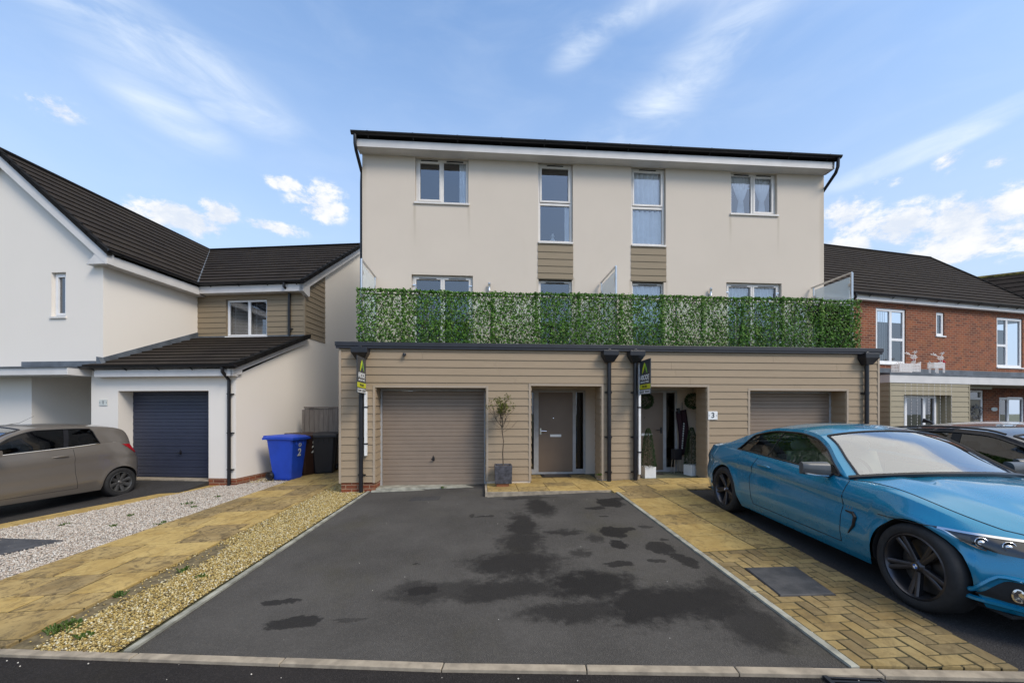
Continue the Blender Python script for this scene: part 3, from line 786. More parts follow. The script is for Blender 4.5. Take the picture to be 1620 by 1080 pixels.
# gully grate in the road
gx, gy = 2.12, 2.10
t = thing('drain_grate', 'black slotted gully grate in the road against the kerb', 'drain', (gx, gy, gz(gx, gy)), R(-8))
m = MB()
for a in (-.15, .15): m.box(a - .012, a + .012, -.15, .15, -.02, .008)
for a in (-.15, .15): m.box(-.16, .16, a - .012, a + .012, -.02, .008)
m.build('frame', BLACKP, t); m = MB()
for k in range(9): m.box(-.14, .14, -.125 + k * .031, -.11 + k * .031, -.02, .006)
m.build('grille', BLACKP, t)
mb = MB(); pts = [(-.9, 2.57), (.1, 2.44), (.1, 2.34), (-.9, 2.47)]
mb.poly([(x, y, gz(x, y) - .004) for x, y in [(-.70, 2.43), (.04, 2.36), (.04, 2.27), (-.70, 2.34)]]); struct(mb.build('road_marking', LINE))
# weeds and litter of pebbles
mb = MB()
for (cx, cy, s, n) in [(-5.2, 7.6, .09, 40), (-4.9, 7.3, .05, 22), (-7.2, 6.1, .12, 60), (-5.6, 6.9, .05, 20), (-4.7, 6.3, .06, 22), (-5.35, 6.3, .04, 15), (-5.0, 8.1, .04, 16), (-3.18, 3.35, .10, 70), (-3.25, 3.9, .05, 25), (-3.05, 4.4, .05, 22), (-2.75, 4.2, .04, 18), (2.36, 7.95, .05, 35), (-.75, 8.02, .04, 20), (-2.9, 3.2, .04, 20), (-6.2, 6.5, .05, 20), (-4.3, 9.2, .05, 20), (-2.3, 8.2, .05, 20)]:
    for k in range(n):
        a = rnd.uniform(0, 2 * PI); r_ = s * math.sqrt(rnd.random()); x, y = cx + r_ * math.cos(a), cy + r_ * math.sin(a); z = gz(x, y) + .006 + (.14 if cy > 7.9 and 2 < cx < 3 else 0)
        h = rnd.uniform(.012, .045); b_ = rnd.uniform(0, 2 * PI); l = rnd.uniform(.012, .03); wv = .006
        dx, dy = math.cos(b_), math.sin(b_)
        mb.add([(x - dy * wv, y + dx * wv, z), (x + dy * wv, y - dx * wv, z), (x + dx * l + dy * wv, y + dy * l - dx * wv, z + h), (x + dx * l * 1.6, y + dy * l * 1.6, z + h * .8), (x + dx * l - dy * wv, y + dy * l + dx * wv, z + h)], [[0, 1, 2, 3, 4]])
o = mb.build('weeds', GRASS); struct(o, 'stuff'); o['label'] = 'small green weeds sprouting in the gravel and joints'; o['category'] = 'weeds'
mb = MB()
for k in range(90):
    x = rnd.uniform(-3.5, 3); y = kerb_y(x) - rnd.uniform(.08, .5) if k % 2 else rnd.uniform(kerb_y(x) + .1, 7)
    if k % 2 == 0 and not -2.2 < x < 2.1: continue
    s = rnd.uniform(.002, .006); z = gz(x, y) + .003
    mb.add([(x - s, y, z), (x, y - s, z), (x + s, y, z), (x, y + s, z), (x, y, z + s), (x, y, z - s)], [[0, 1, 4], [1, 2, 4], [2, 3, 4], [3, 0, 4], [1, 0, 5], [2, 1, 5], [3, 2, 5], [0, 3, 5]])
o = mb.build('loose_pebbles', PINK[1]); struct(o, 'stuff'); o['label'] = 'tiny pale pebbles scattered on the tarmac'; o['category'] = 'pebbles'

# ------------------------------------------------------------------ building helpers (u along wall, v up, w out of the wall toward the viewer)
class Frame:
    """local wall frame: origin o, u direction, outward normal n"""
    def __init__(s, o, u, n=None):
        s.o = Vector(o); s.u = Vector(u).normalized(); s.z = Vector((0, 0, 1)); s.n = Vector(n).normalized() if n else Vector((s.u.y, -s.u.x, 0))
    def p(s, u, z, w=0): return s.o + s.u * u + s.z * z + s.n * w
def wbox(mb, F, u0, u1, z0, z1, w0, w1, mi=0):
    vs = [F.p(u, z, w) for z in (z0, z1) for w in (w0, w1) for u in (u0, u1)]
    a = F.u.cross(F.n).z          # handedness
    fs = [[0, 1, 3, 2], [4, 6, 7, 5], [0, 4, 5, 1], [2, 3, 7, 6], [0, 2, 6, 4], [1, 5, 7, 3]]
    if a > 0: fs = [f[::-1] for f in fs]
    mb.add(vs, fs, mi)
def wall(mb, F, u0, u1, z0, z1, holes, depth=.1, mi=0, w=0, uv=True, reveal_mi=None):
    us = sorted(set([u0, u1] + [h[0] for h in holes] + [h[1] for h in holes])); zs = sorted(set([z0, z1] + [h[2] for h in holes] + [h[3] for h in holes]))
    for a, b in zip(us, us[1:]):
        for c, d in zip(zs, zs[1:]):
            m, n = (a + b) / 2, (c + d) / 2
            if any(h[0] < m < h[1] and h[2] < n < h[3] for h in holes): continue
            mb.quad(F.p(a, c, w), F.p(b, c, w), F.p(b, d, w), F.p(a, d, w), mi, [(a, c), (b, c), (b, d), (a, d)])
    rm = mi if reveal_mi is None else reveal_mi
    for h in holes:
        dp = h[4] if len(h) > 4 else depth
        a, b, c, d = h[:4]
        mb.quad(F.p(a, c, w), F.p(a, d, w), F.p(a, d, w - dp), F.p(a, c, w - dp), rm, [(0, c), (0, d), (dp, d), (dp, c)])
        mb.quad(F.p(b, c, w), F.p(b, c, w - dp), F.p(b, d, w - dp), F.p(b, d, w), rm, [(0, c), (dp, c), (dp, d), (0, d)])
        mb.quad(F.p(a, d, w), F.p(b, d, w), F.p(b, d, w - dp), F.p(a, d, w - dp), rm, [(a, 0), (b, 0), (b, dp), (a, dp)])
        mb.quad(F.p(a, c, w), F.p(a, c, w - dp), F.p(b, c, w - dp), F.p(b, c, w), rm, [(a, 0), (a, dp), (b, dp), (b, 0)])
def boards(mb, F, u0, u1, z0, z1, holes=(), e=.15, w=0, mi=0, thick=.014, zoff=0, joints=True, seed=1, top=None):
    """lapped boards; holes as for wall(); top(u) limits the height for gable pieces"""
    rr = random.Random(seed); z = z0 - ((z0 - zoff) % e)
    while z < z1 - 1e-6:
        a0, b0 = max(z, z0), min(z + e, z1)
        cuts = sorted(set([a0, b0] + [x for h in holes for x in (h[2], h[3]) if a0 < x < b0]))
        for a, b in zip(cuts, cuts[1:]):
            m = (a + b) / 2; iv = [(u0, u1)]
            for h in holes:
                if h[2] < m < h[3]:
                    nv = []
                    for p, q in iv:
                        if h[1] <= p or h[0] >= q: nv.append((p, q)); continue
                        if p < h[0]: nv.append((p, h[0]))
                        if h[1] < q: nv.append((h[1], q))
                    iv = nv
            for p, q in iv:
                segs = [p]
                if joints and q - p > 2.5:
                    x = p + rr.uniform(1.0, 3.6)
                    while x < q - .8: segs.append(x); x += 3.6
                segs.append(q)
                if top:
                    segs = [p + (q - p) * i / 12 for i in range(13)]
                for s0, s1 in zip(segs, segs[1:]):
                    if top and min(top(s0), top(s1)) <= a + .002: continue
                    s1_ = s1 - (.003 if s1 != q else 0)
                    ta = thick * (1 - (a - z) / e) + .003; tb = thick * (1 - (b - z) / e) + .003
                    A = [F.p(s0, a, w), F.p(s1_, a, w), F.p(s1_, a, w + ta), F.p(s0, a, w + ta)]
                    Bq = [F.p(s0, b, w), F.p(s1_, b, w), F.p(s1_, b, w + tb), F.p(s0, b, w + tb)]
                    if top:
                        Bq = [F.p(s0, min(b, top(s0)), w), F.p(s1_, min(b, top(s1_)), w), F.p(s1_, min(b, top(s1_)), w + tb), F.p(s0, min(b, top(s0)), w + tb)]
                    fs = [[3, 2, 6, 7], [0, 1, 2, 3], [4, 7, 6, 5], [0, 3, 7, 4], [1, 5, 6, 2]]
                    mb.add(A + Bq, fs, mi)
        z += e
def window(parent, F, u0, u1, z0, z1, w, splits=(), trans=(), fr=.055, mat=None, vents=(), sash=(), name='window', sill=None, sillmat=None, glass=None, label=None, lower_trans=None):
    """frame mesh (part) with pane / sill / vent children. w is the outer face of the frame; splits are u positions of mullions, trans a list of (u0,u1,z) transoms"""
    mat = mat or UPVC; m = MB(); d = .06; c = [0]
    wbox(m, F, u0, u0 + fr, z0, z1, w - d, w); wbox(m, F, u1 - fr, u1, z0, z1, w - d, w)
    wbox(m, F, u0 + fr, u1 - fr, z0, z0 + fr, w - d, w); wbox(m, F, u0 + fr, u1 - fr, z1 - fr, z1, w - d, w)
    for s in splits: wbox(m, F, s - fr * .6, s + fr * .6, z0 + fr, z1 - fr, w - d, w - .001)
    for a, b, z in trans: wbox(m, F, a, b, z - fr * .5, z + fr * .5, w - d, w - .002)
    for a, b, c_, e in sash:          # opening sash, slightly proud
        for q in ((a, a + .045, c_, e), (b - .045, b, c_, e)): wbox(m, F, *q, w - .03, w + .014)
        for q in ((a + .045, b - .045, c_, c_ + .045), (a + .045, b - .045, e - .045, e)): wbox(m, F, *q, w - .03, w + .014)
    o = m.build(name, mat, parent, bevel=.004, label=label); P = H(o, parent['_inv'])
    g = MB(); g.quad(F.p(u0 + .01, z0 + .01, w - .03), F.p(u1 - .01, z0 + .01, w - .03), F.p(u1 - .01, z1 - .01, w - .03), F.p(u0 + .01, z1 - .01, w - .03))
    g.build('pane', glass or GLASS, P)
    for a, b, z in vents:
        v = MB(); wbox(v, F, a, b, z, z + .022, w + .0, w + .018); v.build('trickle_vent', ALU if mat is UPVC else BLACKP, P)
    if sill is not None:
        s = MB(); wbox(s, F, u0 - sill, u1 + sill, z0 - .045, z0 - .002, w - .02, .035); s.build('sill', sillmat or UPVC, P, bevel=.004)
    return P
def curtain(F, u0, u1, z0, z1, w, label, gather=None, folds=9, grp=None, mat=None, cat='curtain'):
    """pleated curtain. gather=(zt, frac, side): pinched to a fraction of the width at zt"""
    m = MB(); nu, nv = folds * 8, 18
    def fn(a, b):
        z = z0 + (z1 - z0) * b; k = 1.0
        if gather:
            zt, fr_, cx = gather
            t = (z - zt); k = fr_ + (1 - fr_) * min(1, (t / (z1 - zt)) ** .75) if t >= 0 else fr_ + (.42 - fr_) * min(1, -t / (zt - z0))
            c = cx
        else: c = .5
        u = u0 + (u1 - u0) * (c + (a - c) * k)
        return F.p(u, z, w + .025 * math.sin(a * folds * 2 * PI + math.sin(b * 3)) * (.7 + .3 * k))
    m.grid(fn, nu, nv)
    o = m.build('curtain', mat or CURT, smooth=True, angle=80); tag(o, label, cat, grp); return o
def roof_slope(mb, A, Bp, C, D, course=.30, step=.030, mi=0, clipn=None):
    """tiled slope: eave A->B, top D->C (quad, may be trapezoid); courses as real steps"""
    A, Bp, C, D = map(Vector, (A, Bp, C, D))
    eu = (Bp - A).normalized(); up = ((D - A) - eu * (D - A).dot(eu)); Ls = up.length; up.normalize(); n = eu.cross(up)
    if n.z < 0: n = -n
    a0, a1 = 0, (Bp - A).length; d0, d1 = (D - A).dot(eu), (C - A).dot(eu); k = max(1, round(Ls / course)); e = Ls / k
    for i in range(k):
        s, t = i * e, (i + 1) * e; f0, f1 = s / Ls, t / Ls
        l0, l1 = a0 + (d0 - a0) * f0, a0 + (d0 - a0) * f1; r0, r1 = a1 + (d1 - a1) * f0, a1 + (d1 - a1) * f1
        P = lambda u, v, h: A + eu * u + up * v + n * h
        q = [P(l0, s, step), P(r0, s, step), P(r1, t + .0, .004), P(l1, t + .0, .004)]
        mb.quad(*q, mi, [(l0, s + (i % 2) * 0), (r0, s), (r1, t), (l1, t)])
        mb.quad(P(l0, s, -.012), P(r0, s, -.012), P(r0, s, step), P(l0, s, step), mi, [(l0, 0), (r0, 0), (r0, .01), (l0, .01)])
        mb.quad(P(l0, s, -.03), P(l0, s, step), P(l1, t, .004), P(l1, t, -.03), mi); mb.quad(P(r0, s, step), P(r0, s, -.03), P(r1, t, -.03), P(r1, t, .004), mi)
    mb.quad(A - n * .03, D - n * .03, C - n * .03, Bp - n * .03, mi)
def gutter(parent, a, b, r=.055, name='gutter', mat=None, brackets=.9, drop=None, nrm=None):
    """half-round gutter from a to b, with brackets as sub-parts of the same mesh"""
    a, b = Vector(a), Vector(b); t = (b - a).normalized(); up = Vector((0, 0, 1)); s = t.cross(up).normalized()
    m = MB(); n = 10
    for rr_, fl in ((r, False), (r * .86, True)):
        vs = [p + s * (math.cos(PI + PI * k / n) * rr_) + up * (math.sin(PI + PI * k / n) * rr_) for p in (a, b) for k in range(n + 1)]
        fs = [[k, k + 1, n + 2 + k, n + 1 + k] for k in range(n)]
        m.add(vs, [f[::-1] for f in fs] if fl else fs)
    for p in (a, b): m.poly([p + s * (math.cos(PI + PI * k / n) * r) + up * (math.sin(PI + PI * k / n) * r) for k in range(n + 1)])
    L = (b - a).length; k = max(1, int(L / brackets)); F = Frame(a, t, nrm) if nrm else None
    for i in range(k + 1):
        p = a + t * (L * (i + .35) / (k + .7))
        q = [p + s * (math.cos(PI + PI * j / 8) * r * 1.14) + up * (math.sin(PI + PI * j / 8) * r * 1.14) for j in range(9)]
        for j in range(8): m.add([q[j], q[j + 1], q[j + 1] + t * .035, q[j] + t * .035], [[0, 1, 2, 3]])
        m.tube([q[4] + t * .017, q[4] + t * .017 - up * .03 + (Vector(nrm) * -.05 if nrm else Vector((0, 0, 0)))], .012, 6)
    return m.build(name, mat or BLACKP, parent, smooth=True, angle=50)
def text_mesh(body, size, mat, loc, rot, parent=None, name='lettering', sx=1.0, ext=.0015, align='CENTER', inv=None, bold=0):
    c = bpy.data.curves.new('lettering', 'FONT'); c.body = body; c.size = size; c.extrude = ext; c.align_x = align; c.align_y = 'CENTER'; c.offset = bold
    t = bpy.data.objects.new('tmp', c); col.objects.link(t)
    dg = bpy.context.evaluated_depsgraph_get(); me = bpy.data.meshes.new_from_object(t.evaluated_get(dg))
    bpy.data.objects.remove(t); bpy.data.curves.remove(c)
    M = Matrix.Translation(loc) @ rot.to_4x4() @ Matrix.Diagonal((sx, 1, 1, 1))
    if parent is not None and parent['_inv'] is not None: M = parent['_inv'] @ M
    me.transform(M); me.materials.clear(); me.materials.append(mat)
    o = bpy.data.objects.new(name, me); col.objects.link(o)
    if parent is not None: o.parent = parent['_obj']
    return o
def basis(x, y, z): return Matrix((x, y, z)).transposed()
ROT_FRONT = basis((1, 0, 0), (0, 0, 1), (0, -1, 0))      # text facing -Y


# ------------------------------------------------------------------ main house
MH_ = thing('semi_detached_house', 'three storey pair of cream rendered houses over taupe clad garages in the middle', 'house', (2.85, 8.0, 0), world=True)
F0 = Frame((0, 8.0, 0), (1, 0, 0)); XL, XR = -2.725, 8.42
holes = [(-2.048, .087, -1, 2.03), (.978, 2.402, -1, 2.075), (3.201, 4.617, -1, 2.07), (5.544, 7.675, -1, 2.0)]
mb = MB()
boards(mb, F0, XL, XR, .20, 2.82, [(a, b, .19 if b < 1 else .0, d) for a, b, c, d in holes], zoff=.03, seed=4)
# boarded returns of the openings
for (a, b, c, d), dp in zip(holes, (.36, .40, .40, .36)):
    for x, s in ((a, 1), (b, -1)):
        Fr = Frame((x, 8.0, 0), (0, 1, 0), (s, 0, 0)); boards(mb, Fr, 0, dp, .19, d, zoff=.03, joints=False)
FS = Frame((XL, 8.0, 0), (0, 1, 0), (-1, 0, 0)); boards(mb, FS, 0, 6.0, .20, 2.82, zoff=.03)
FS = Frame((XR, 8.0, 0), (0, 1, 0), (1, 0, 0)); boards(mb, FS, 0, 6.0, .20, 2.82, zoff=.03)
mb.build('cladding', CLAD, MH_)
mb = MB()                                         # corner trims and head trims of the openings
for x in (XL, XR - .032): wbox(mb, F0, x - .006, x + .038, .19, 2.815, -.03, .021)
for a, b, c, d in holes:
    for x in (a - .045, b + .005): wbox(mb, F0, x, x + .040, .19, d + .045, -.02, .021)
    wbox(mb, F0, a - .003, b + .003, d + .001, d + .045, -.02, .0205)
    mb.quad(F0.p(a, d, 0), F0.p(b, d, 0), F0.p(b, d + .001, -.40), F0.p(a, d + .001, -.40))
mb.build('cladding_trim', TRIM, MH_)
mb = MB()
wbox(mb, F0, XL + .03, -2.06, -.12, .198, -.3, -.012); wbox(mb, F0, -2.06, -2.045, -.12, .19, -.36, -.03)
mb.build('plinth', PBRICK, MH_)
mb = MB()                                         # backing walls of the ground floor
for a, b, z in ((XL + .01, -2.06, .20), (.10, .97, -.1), (2.41, 3.19, -.1), (4.63, 5.53, -.1), (7.69, XR - .01, -.1)):
    wbox(mb, F0, a, b, z, 2.8, -.36, -.004)
for a, b, c, d in holes: wbox(mb, F0, a - .01, b + .01, d + .006, 2.8, -.36, -.004)
mb.box(XL + .012, XL + .03, 8.36, 14, -.1, 2.79); mb.box(XR - .03, XR - .012, 8.36, 14, -.1, 2.79)
# porch rooms
for x0, x1 in ((.55, 2.74), (3.03, 5.0)):
    hole = (.75, 2.341) if x0 < 1 else (3.15, 4.484)
    wall(mb, Frame((0, 9.02, 0), (1, 0, 0)), x0, x1, 0, 2.5, [(hole[0], hole[1], -.1, 2.047)], .05); mb.quad((x0, 8.36, 0), (x0, 9.02, 0), (x0, 9.02, 2.5), (x0, 8.36, 2.5))
    mb.quad((x1, 9.02, 0), (x1, 8.36, 0), (x1, 8.36, 2.5), (x1, 9.02, 2.5)); mb.quad((x0, 8.36, 2.35), (x0, 9.02, 2.35), (x1, 9.02, 2.35), (x1, 8.36, 2.35))
mb.build('porch_wall', WALL, MH_)
mb = MB()                                         # parapet coping + balcony deck
mb.box(XL - .065, XR + .05, 7.93, 8.10, 2.818, 2.90); mb.box(XL - .065, XL + .08, 8.10, 9.39, 2.818, 2.90); mb.box(XR - .1, XR + .05, 8.10, 9.39, 2.818, 2.90)
mb.box(XL - .05, XR + .035, 7.94, 7.99, 2.775, 2.818)
mb.build('parapet_coping', COPING, MH_, bevel=.006)
mb = MB(); mb.box(XL + .08, XR - .1, 8.10, 9.39, 2.74, 2.82); mb.build('balcony_deck', GREYC, MH_)
# upper walls
YU = 9.4; FU = Frame((0, YU, 0), (1, 0, 0)); UL, UR = -2.70, 8.44
uh = [(-1.515, -.306, 6.36, 7.395), (1.318, 2.144, 4.66, 7.41), (3.555, 4.405, 4.66, 7.41), (6.035, 7.225, 6.375, 7.395), (-1.6, -.204, 2.84, 4.705), (5.92, 7.335, 2.84, 4.705), (1.328, 2.124, 3.1, 4.66), (3.575, 4.352, 3.1, 4.66)]
mb = MB(); wall(mb, FU, UL, UR, 2.6, 7.56, uh, .11)
for x, nx in ((UL, -1), (UR, 1)):
    mb.quad((x, YU, 2.6), (x, 16.2, 2.6), (x, 16.2, 7.56), (x, YU, 7.56)); mb.add([(x, YU, 7.56), (x, 16.2, 7.56), (x, 12.8, 8.85)], [[0, 1, 2]])
mb.quad((UL, 16.2, 0), (UR, 16.2, 0), (UR, 16.2, 7.56), (UL, 16.2, 7.56))
mb.build('upper_wall', WALL, MH_)
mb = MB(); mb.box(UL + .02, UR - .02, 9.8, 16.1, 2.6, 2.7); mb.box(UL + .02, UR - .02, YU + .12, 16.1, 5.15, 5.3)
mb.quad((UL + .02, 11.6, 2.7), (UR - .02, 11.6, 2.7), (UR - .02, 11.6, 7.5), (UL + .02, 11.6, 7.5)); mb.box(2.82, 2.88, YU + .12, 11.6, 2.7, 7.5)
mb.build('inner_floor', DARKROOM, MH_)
for a, b in ((1.31, 2.15), (3.545, 4.415)):
    mb = MB(); boards(mb, FU, a, b, 4.68, 5.525, zoff=.03, e=.165, thick=.012, joints=False, w=-.0); wbox(mb, FU, a + .004, b - .004, 4.66, 5.53, -.10, -.002)
    mb.build('spandrel_panel', CLADB, MH_)
# roof
mb = MB()
roof_slope(mb, (UL - .10, 9.08, 7.60), (UR + .10, 9.08, 7.60), (UR + .10, 12.8, 8.95), (UL - .10, 12.8, 8.95))
roof_slope(mb, (UR + .10, 16.5, 7.60), (UL - .10, 16.5, 7.60), (UL - .10, 12.8, 8.95), (UR + .10, 12.8, 8.95))
rf = mb.build('roof', TILE2, MH_)
mb = MB(); mb.box(UL - .05, UR - .03, 9.12, 9.145, 7.395, 7.555); mb.box(UL - .05, UR - .03, 9.145, 9.40, 7.395, 7.415)
mb.prism([(UL - .05, 9.145, 7.415), (UL - .05, 9.40, 7.415), (UL - .05, 12.8, 8.90), (UL - .05, 12.8, 9.0), (UL - .05, 9.145, 7.60)], (.02, 0, 0))
mb.prism([(UR + .03, 9.145, 7.415), (UR + .03, 9.40, 7.415), (UR + .03, 12.8, 8.90), (UR + .03, 12.8, 9.0), (UR + .03, 9.145, 7.60)], (.02, 0, 0))
mb.build('fascia_board', FASCIA, MH_)
gutter(MH_, (UL - .14, 9.055, 7.665), (UR + .12, 9.055, 7.665), .06, nrm=(0, -1, 0), brackets=1.0)
for sx_, xx in ((-1, UL), (1, UR)):
    mb = MB(); x = xx + sx_ * .03
    mb.tube([(xx + sx_ * .06, 9.06, 7.62), (xx + sx_ * .06, 9.07, 7.42), (xx + sx_ * .05, 9.12, 7.30), (xx + sx_ * .03, 9.48, 7.02), (xx + sx_ * .05, 9.52, 6.8), (xx + sx_ * .05, 9.52, 3.0)], .036, 10)
    mb.build('downpipe', BLACKP, MH_, smooth=True)
# lower downpipes with hoppers
for px, hx0, hx1, z0 in ((-2.30, -2.477, -2.168, -.03), (2.545, 2.40, 2.69, .17), (3.082, 2.94, 3.235, .17), (8.076, 7.92, 8.22, .17)):
    mb = MB(); mb.tube([(px, 7.925, 2.56), (px, 7.925, z0)], .040, 14)
    for z in (1.95, 1.05, .35): mb.tube([(px, 7.925, z + .03), (px, 7.925, z - .03)], .046, 14); wbox(mb, F0, px - .075, px + .075, z - .012, z + .012, .0, .03)
    dpp = mb.build('downpipe', BLACKP, MH_, smooth=True)
    mb = MB(); c = px; t = .155; b = .075
    P = [(c - t, 7.985), (c + t, 7.985), (c + t, 7.79), (c - t, 7.79)]; Q = [(c - b, 7.985), (c + b, 7.985), (c + b, 7.86), (c - b, 7.86)]
    v = [(x, y, 2.775) for x, y in P] + [(x, y, 2.68) for x, y in P] + [(x, y, 2.545) for x, y in Q]
    mb.add(v, [[0, 1, 5, 4], [1, 2, 6, 5], [2, 3, 7, 6], [3, 0, 4, 7], [4, 5, 9, 8], [5, 6, 10, 9], [6, 7, 11, 10], [7, 4, 8, 11], [8, 9, 10, 11], [3, 2, 1, 0]])
    mb.tube([(c - .01, 7.99, 2.77), (c - .01, 7.88, 2.77)], .05, 12)
    mb.build('hopper_head', BLACKP, H(dpp, MH_['_inv']), bevel=.008)
# garage doors
def garage_door(x0, x1, z0, z1, y, mat, parent, F=None, hx=None, pitch=.0775, hz=.60, frame=ALU, name='garage_door'):
    F = F or Frame((0, y, 0), (1, 0, 0)); m = MB(); n = int(round((z1 - z0) / pitch)); e = (z1 - z0) / n
    for i in range(n):
        z = z0 + i * e; prof = [(0, -.008), (.006, 0), (e - .006, 0), (e, -.008)]
        k = .004 if i % 2 else 0
        for (a, wa), (b, wb) in zip(prof, prof[1:]):
            m.quad(F.p(x0, z + a, wa + k), F.p(x1, z + a, wa + k), F.p(x1, z + b, wb + k), F.p(x0, z + b, wb + k))
        m.quad(F.p(x0, z + e, -.008), F.p(x1, z + e, -.008), F.p(x1, z + e, -.012), F.p(x0, z + e, -.012))
    d = m.build(name, mat, parent); P = H(d, parent['_inv'])
    m = MB(); wbox(m, F, x0 - .05, x0 - .004, z0, z1 + .05, -.05, .012); wbox(m, F, x1 + .004, x1 + .05, z0, z1 + .05, -.05, .012); wbox(m, F, x0 - .004, x1 + .004, z1 + .004, z1 + .05, -.05, .012)
    m.build('frame', frame, P, bevel=.003)
    if hx is not None:
        m = MB(); wbox(m, F, hx - .022, hx + .022, hz - .035, hz + .04, .006, .016); m.tube([F.p(hx, hz, .016), F.p(hx, hz, .05)], .014, 8); m.tube([F.p(hx - .04, hz + .0, .055), F.p(hx + .03, hz - .008, .055)], .011, 6)
        m.tube([F.p(hx, hz + .03, .02), F.p(hx, hz + .075, .02)], .006, 6); m.build('handle', BLACKP, P, smooth=True)
    return P
garage_door(-2.0, .045, .07, 1.979, 8.36, GDOOR, MH_, hx=-.98)
garage_door(5.60, 7.62, .14, 1.96, 8.36, GDOOR, MH_, hx=6.6, hz=.7)
# front doors with side lights
def front_door(x0, x1, lx0, lx1, rx0, rx1, y, z0, z1, hside, hmat, parent, F=None, frame=ALU, dmat=FDOOR, slot=True):
    F = F or Frame((0, y, 0), (1, 0, 0)); m = MB(); wbox(m, F, x0, x1, z0 + .05, z1, -.05, -.006)
    d = m.build('front_door', dmat, parent, bevel=.003); P = H(d, parent['_inv'])
    m = MB(); q = [lx0, lx1, x0, x1, rx0, rx1]; A, B_ = min(lx0, x0) - .045, max(rx1, x1) + .045
    us = sorted(set([A] + [v for v in q] + [B_])); gl = [(lx0, lx1), (x0, x1), (rx0, rx1)]
    for a, b in zip(us, us[1:]):
        if any(abs(a - g[0]) < 1e-6 and abs(b - g[1]) < 1e-6 for g in gl): continue
        wbox(m, F, a, b, z0, z1 + .045, -.07, .004)
    for g in gl:
        wbox(m, F, g[0], g[1], z1, z1 + .045, -.07, .004); wbox(m, F, g[0], g[1], z0, z0 + (.045 if g == (x0, x1) else .11), -.07, .004)
    m.build('frame', frame, P, bevel=.003)
    for g in ((lx0, lx1), (rx0, rx1)):
        if g[1] - g[0] < .03: continue
        m = MB(); m.quad(F.p(g[0], z0 + .1, -.03), F.p(g[1], z0 + .1, -.03), F.p(g[1], z1, -.03), F.p(g[0], z1, -.03)); m.build('side_glass', GLASSD, P)
    if slot:
        c = (x0 + x1) / 2; m = MB(); wbox(m, F, c - .125, c + .125, 1.005 + z0 - .17, 1.06 + z0 - .17, -.008, .008); m.build('letterbox', SIGNW, P)
    hx = x0 + .045 if hside < 0 else x1 - .045; m = MB(); z = 1.14 + z0 - .17
    wbox(m, F, hx - .018, hx + .018, z - .08, z + .06, -.008, .006); m.tube([F.p(hx, z, 0), F.p(hx, z, .045), F.p(hx - hside * .13, z - .005, .05)], .010, 8); m.build('handle', hmat, P, smooth=True)
    m = MB(); m.lathe([(.012, 0), (.012, .01), (.004, .012), (0, .012)], 12, Matrix.Translation(F.p((x0 + x1) / 2 - .05, z + .28, -.008)) @ Matrix(((1, 0, 0, 0), (0, 0, -1, 0), (0, 1, 0, 0), (0, 0, 0, 1)))); m.build('spyhole', hmat, P)
GLASSD = m_glass('dark_side_glass', .05, (.2, .2, .22))
front_door(1.272, 2.048, .80, 1.165, 2.12, 2.294, 9.0, .165, 2.0, -1, CHROME, MH_)
front_door(3.376, 4.152, 3.20, 3.30, 4.227, 4.437, 9.0, .18, 2.0, 1, BLACKP, MH_)
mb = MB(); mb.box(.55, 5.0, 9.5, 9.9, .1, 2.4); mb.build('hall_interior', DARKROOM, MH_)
# windows
WY = -.075
def win2(x0, x1, z0, z1, c=UPVC, **k): return window(MH_, FU, x0 + .006, x1 - .006, z0 + .004, z1 - .004, WY, splits=[(x0 + x1) / 2 + .0], sill=.03, vents=[(x0 + .12, (x0 + x1) / 2 - .1, z1 - .052), ((x0 + x1) / 2 + .1, x1 - .12, z1 - .052)], mat=c, sillmat=c, **k)
win2(-1.515, -.306, 6.36, 7.395, CREAMV, sash=[(-1.46, -.93, 6.42, 7.34)])
win2(6.035, 7.225, 6.375, 7.395, CREAMV, sash=[(6.65, 7.17, 6.43, 7.34)])
for a, b in ((1.318, 2.144), (3.555, 4.405)):
    window(MH_, FU, a + .006, b - .006, 5.545, 7.40, WY, trans=[(a + .06, b - .06, 6.46)], sash=[(a + .05, b - .05, 6.50, 7.35)], vents=[(a + .22, b - .22, 7.352)], mat=CREAMV, sill=0.0, sillmat=CREAMV)
    window(MH_, FU, a + .016, b - .016, 3.11, 4.655, WY, vents=[(a + .2, b - .2, 4.60)], mat=CREAMV)
for a, b in ((-1.6, -.204), (5.92, 7.335)):
    c = (a + b) / 2
    P = window(MH_, FU, a + .006, b - .006, 2.85, 4.70, WY, splits=[c], sash=[(a + .05, c - .003, 2.90, 4.66), (c + .003, b - .05, 2.90, 4.66)], vents=[(a + .16, c - .14, 4.625), (c + .14, b - .16, 4.625)], mat=CREAMV, name='french_door', fr=.07)
    for u in (a + .05, b - .05):
        m = MB(); wbox(m, FU, u - .03, u + .03, 4.47, 4.49, -.07, -.045); m.tube([FU.p(u + (.04 if u < c else -.04), 4.50, -.05), FU.p(u + (.04 if u < c else -.04), 4.42, -.05)], .009, 6)
        m.build('hinge', CHROME, P)
CW = -.155
cg = 'curtains in the upstairs windows'
curtain(FU, -.52, -.34, 6.40, 7.36, CW, 'pale curtain edge at the right of the top left two-light window', folds=3, grp=cg)
curtain(FU, 1.97, 2.12, 5.56, 6.44, CW, 'white curtain edge in the tall window nearest the top left window', folds=3, grp=cg)
curtain(FU, 3.60, 4.37, 6.50, 7.36, CW, 'white net curtain filling the upper light of the right-hand tall window', folds=6, grp=cg)
curtain(FU, 3.60, 4.37, 5.56, 6.42, CW, 'white net curtain filling the lower light of the right-hand tall window', folds=6, grp=cg)
curtain(FU, 3.62, 4.33, 3.2, 4.62, CW, 'white net curtain in the low window below the right-hand brown panel', folds=6, grp=cg)
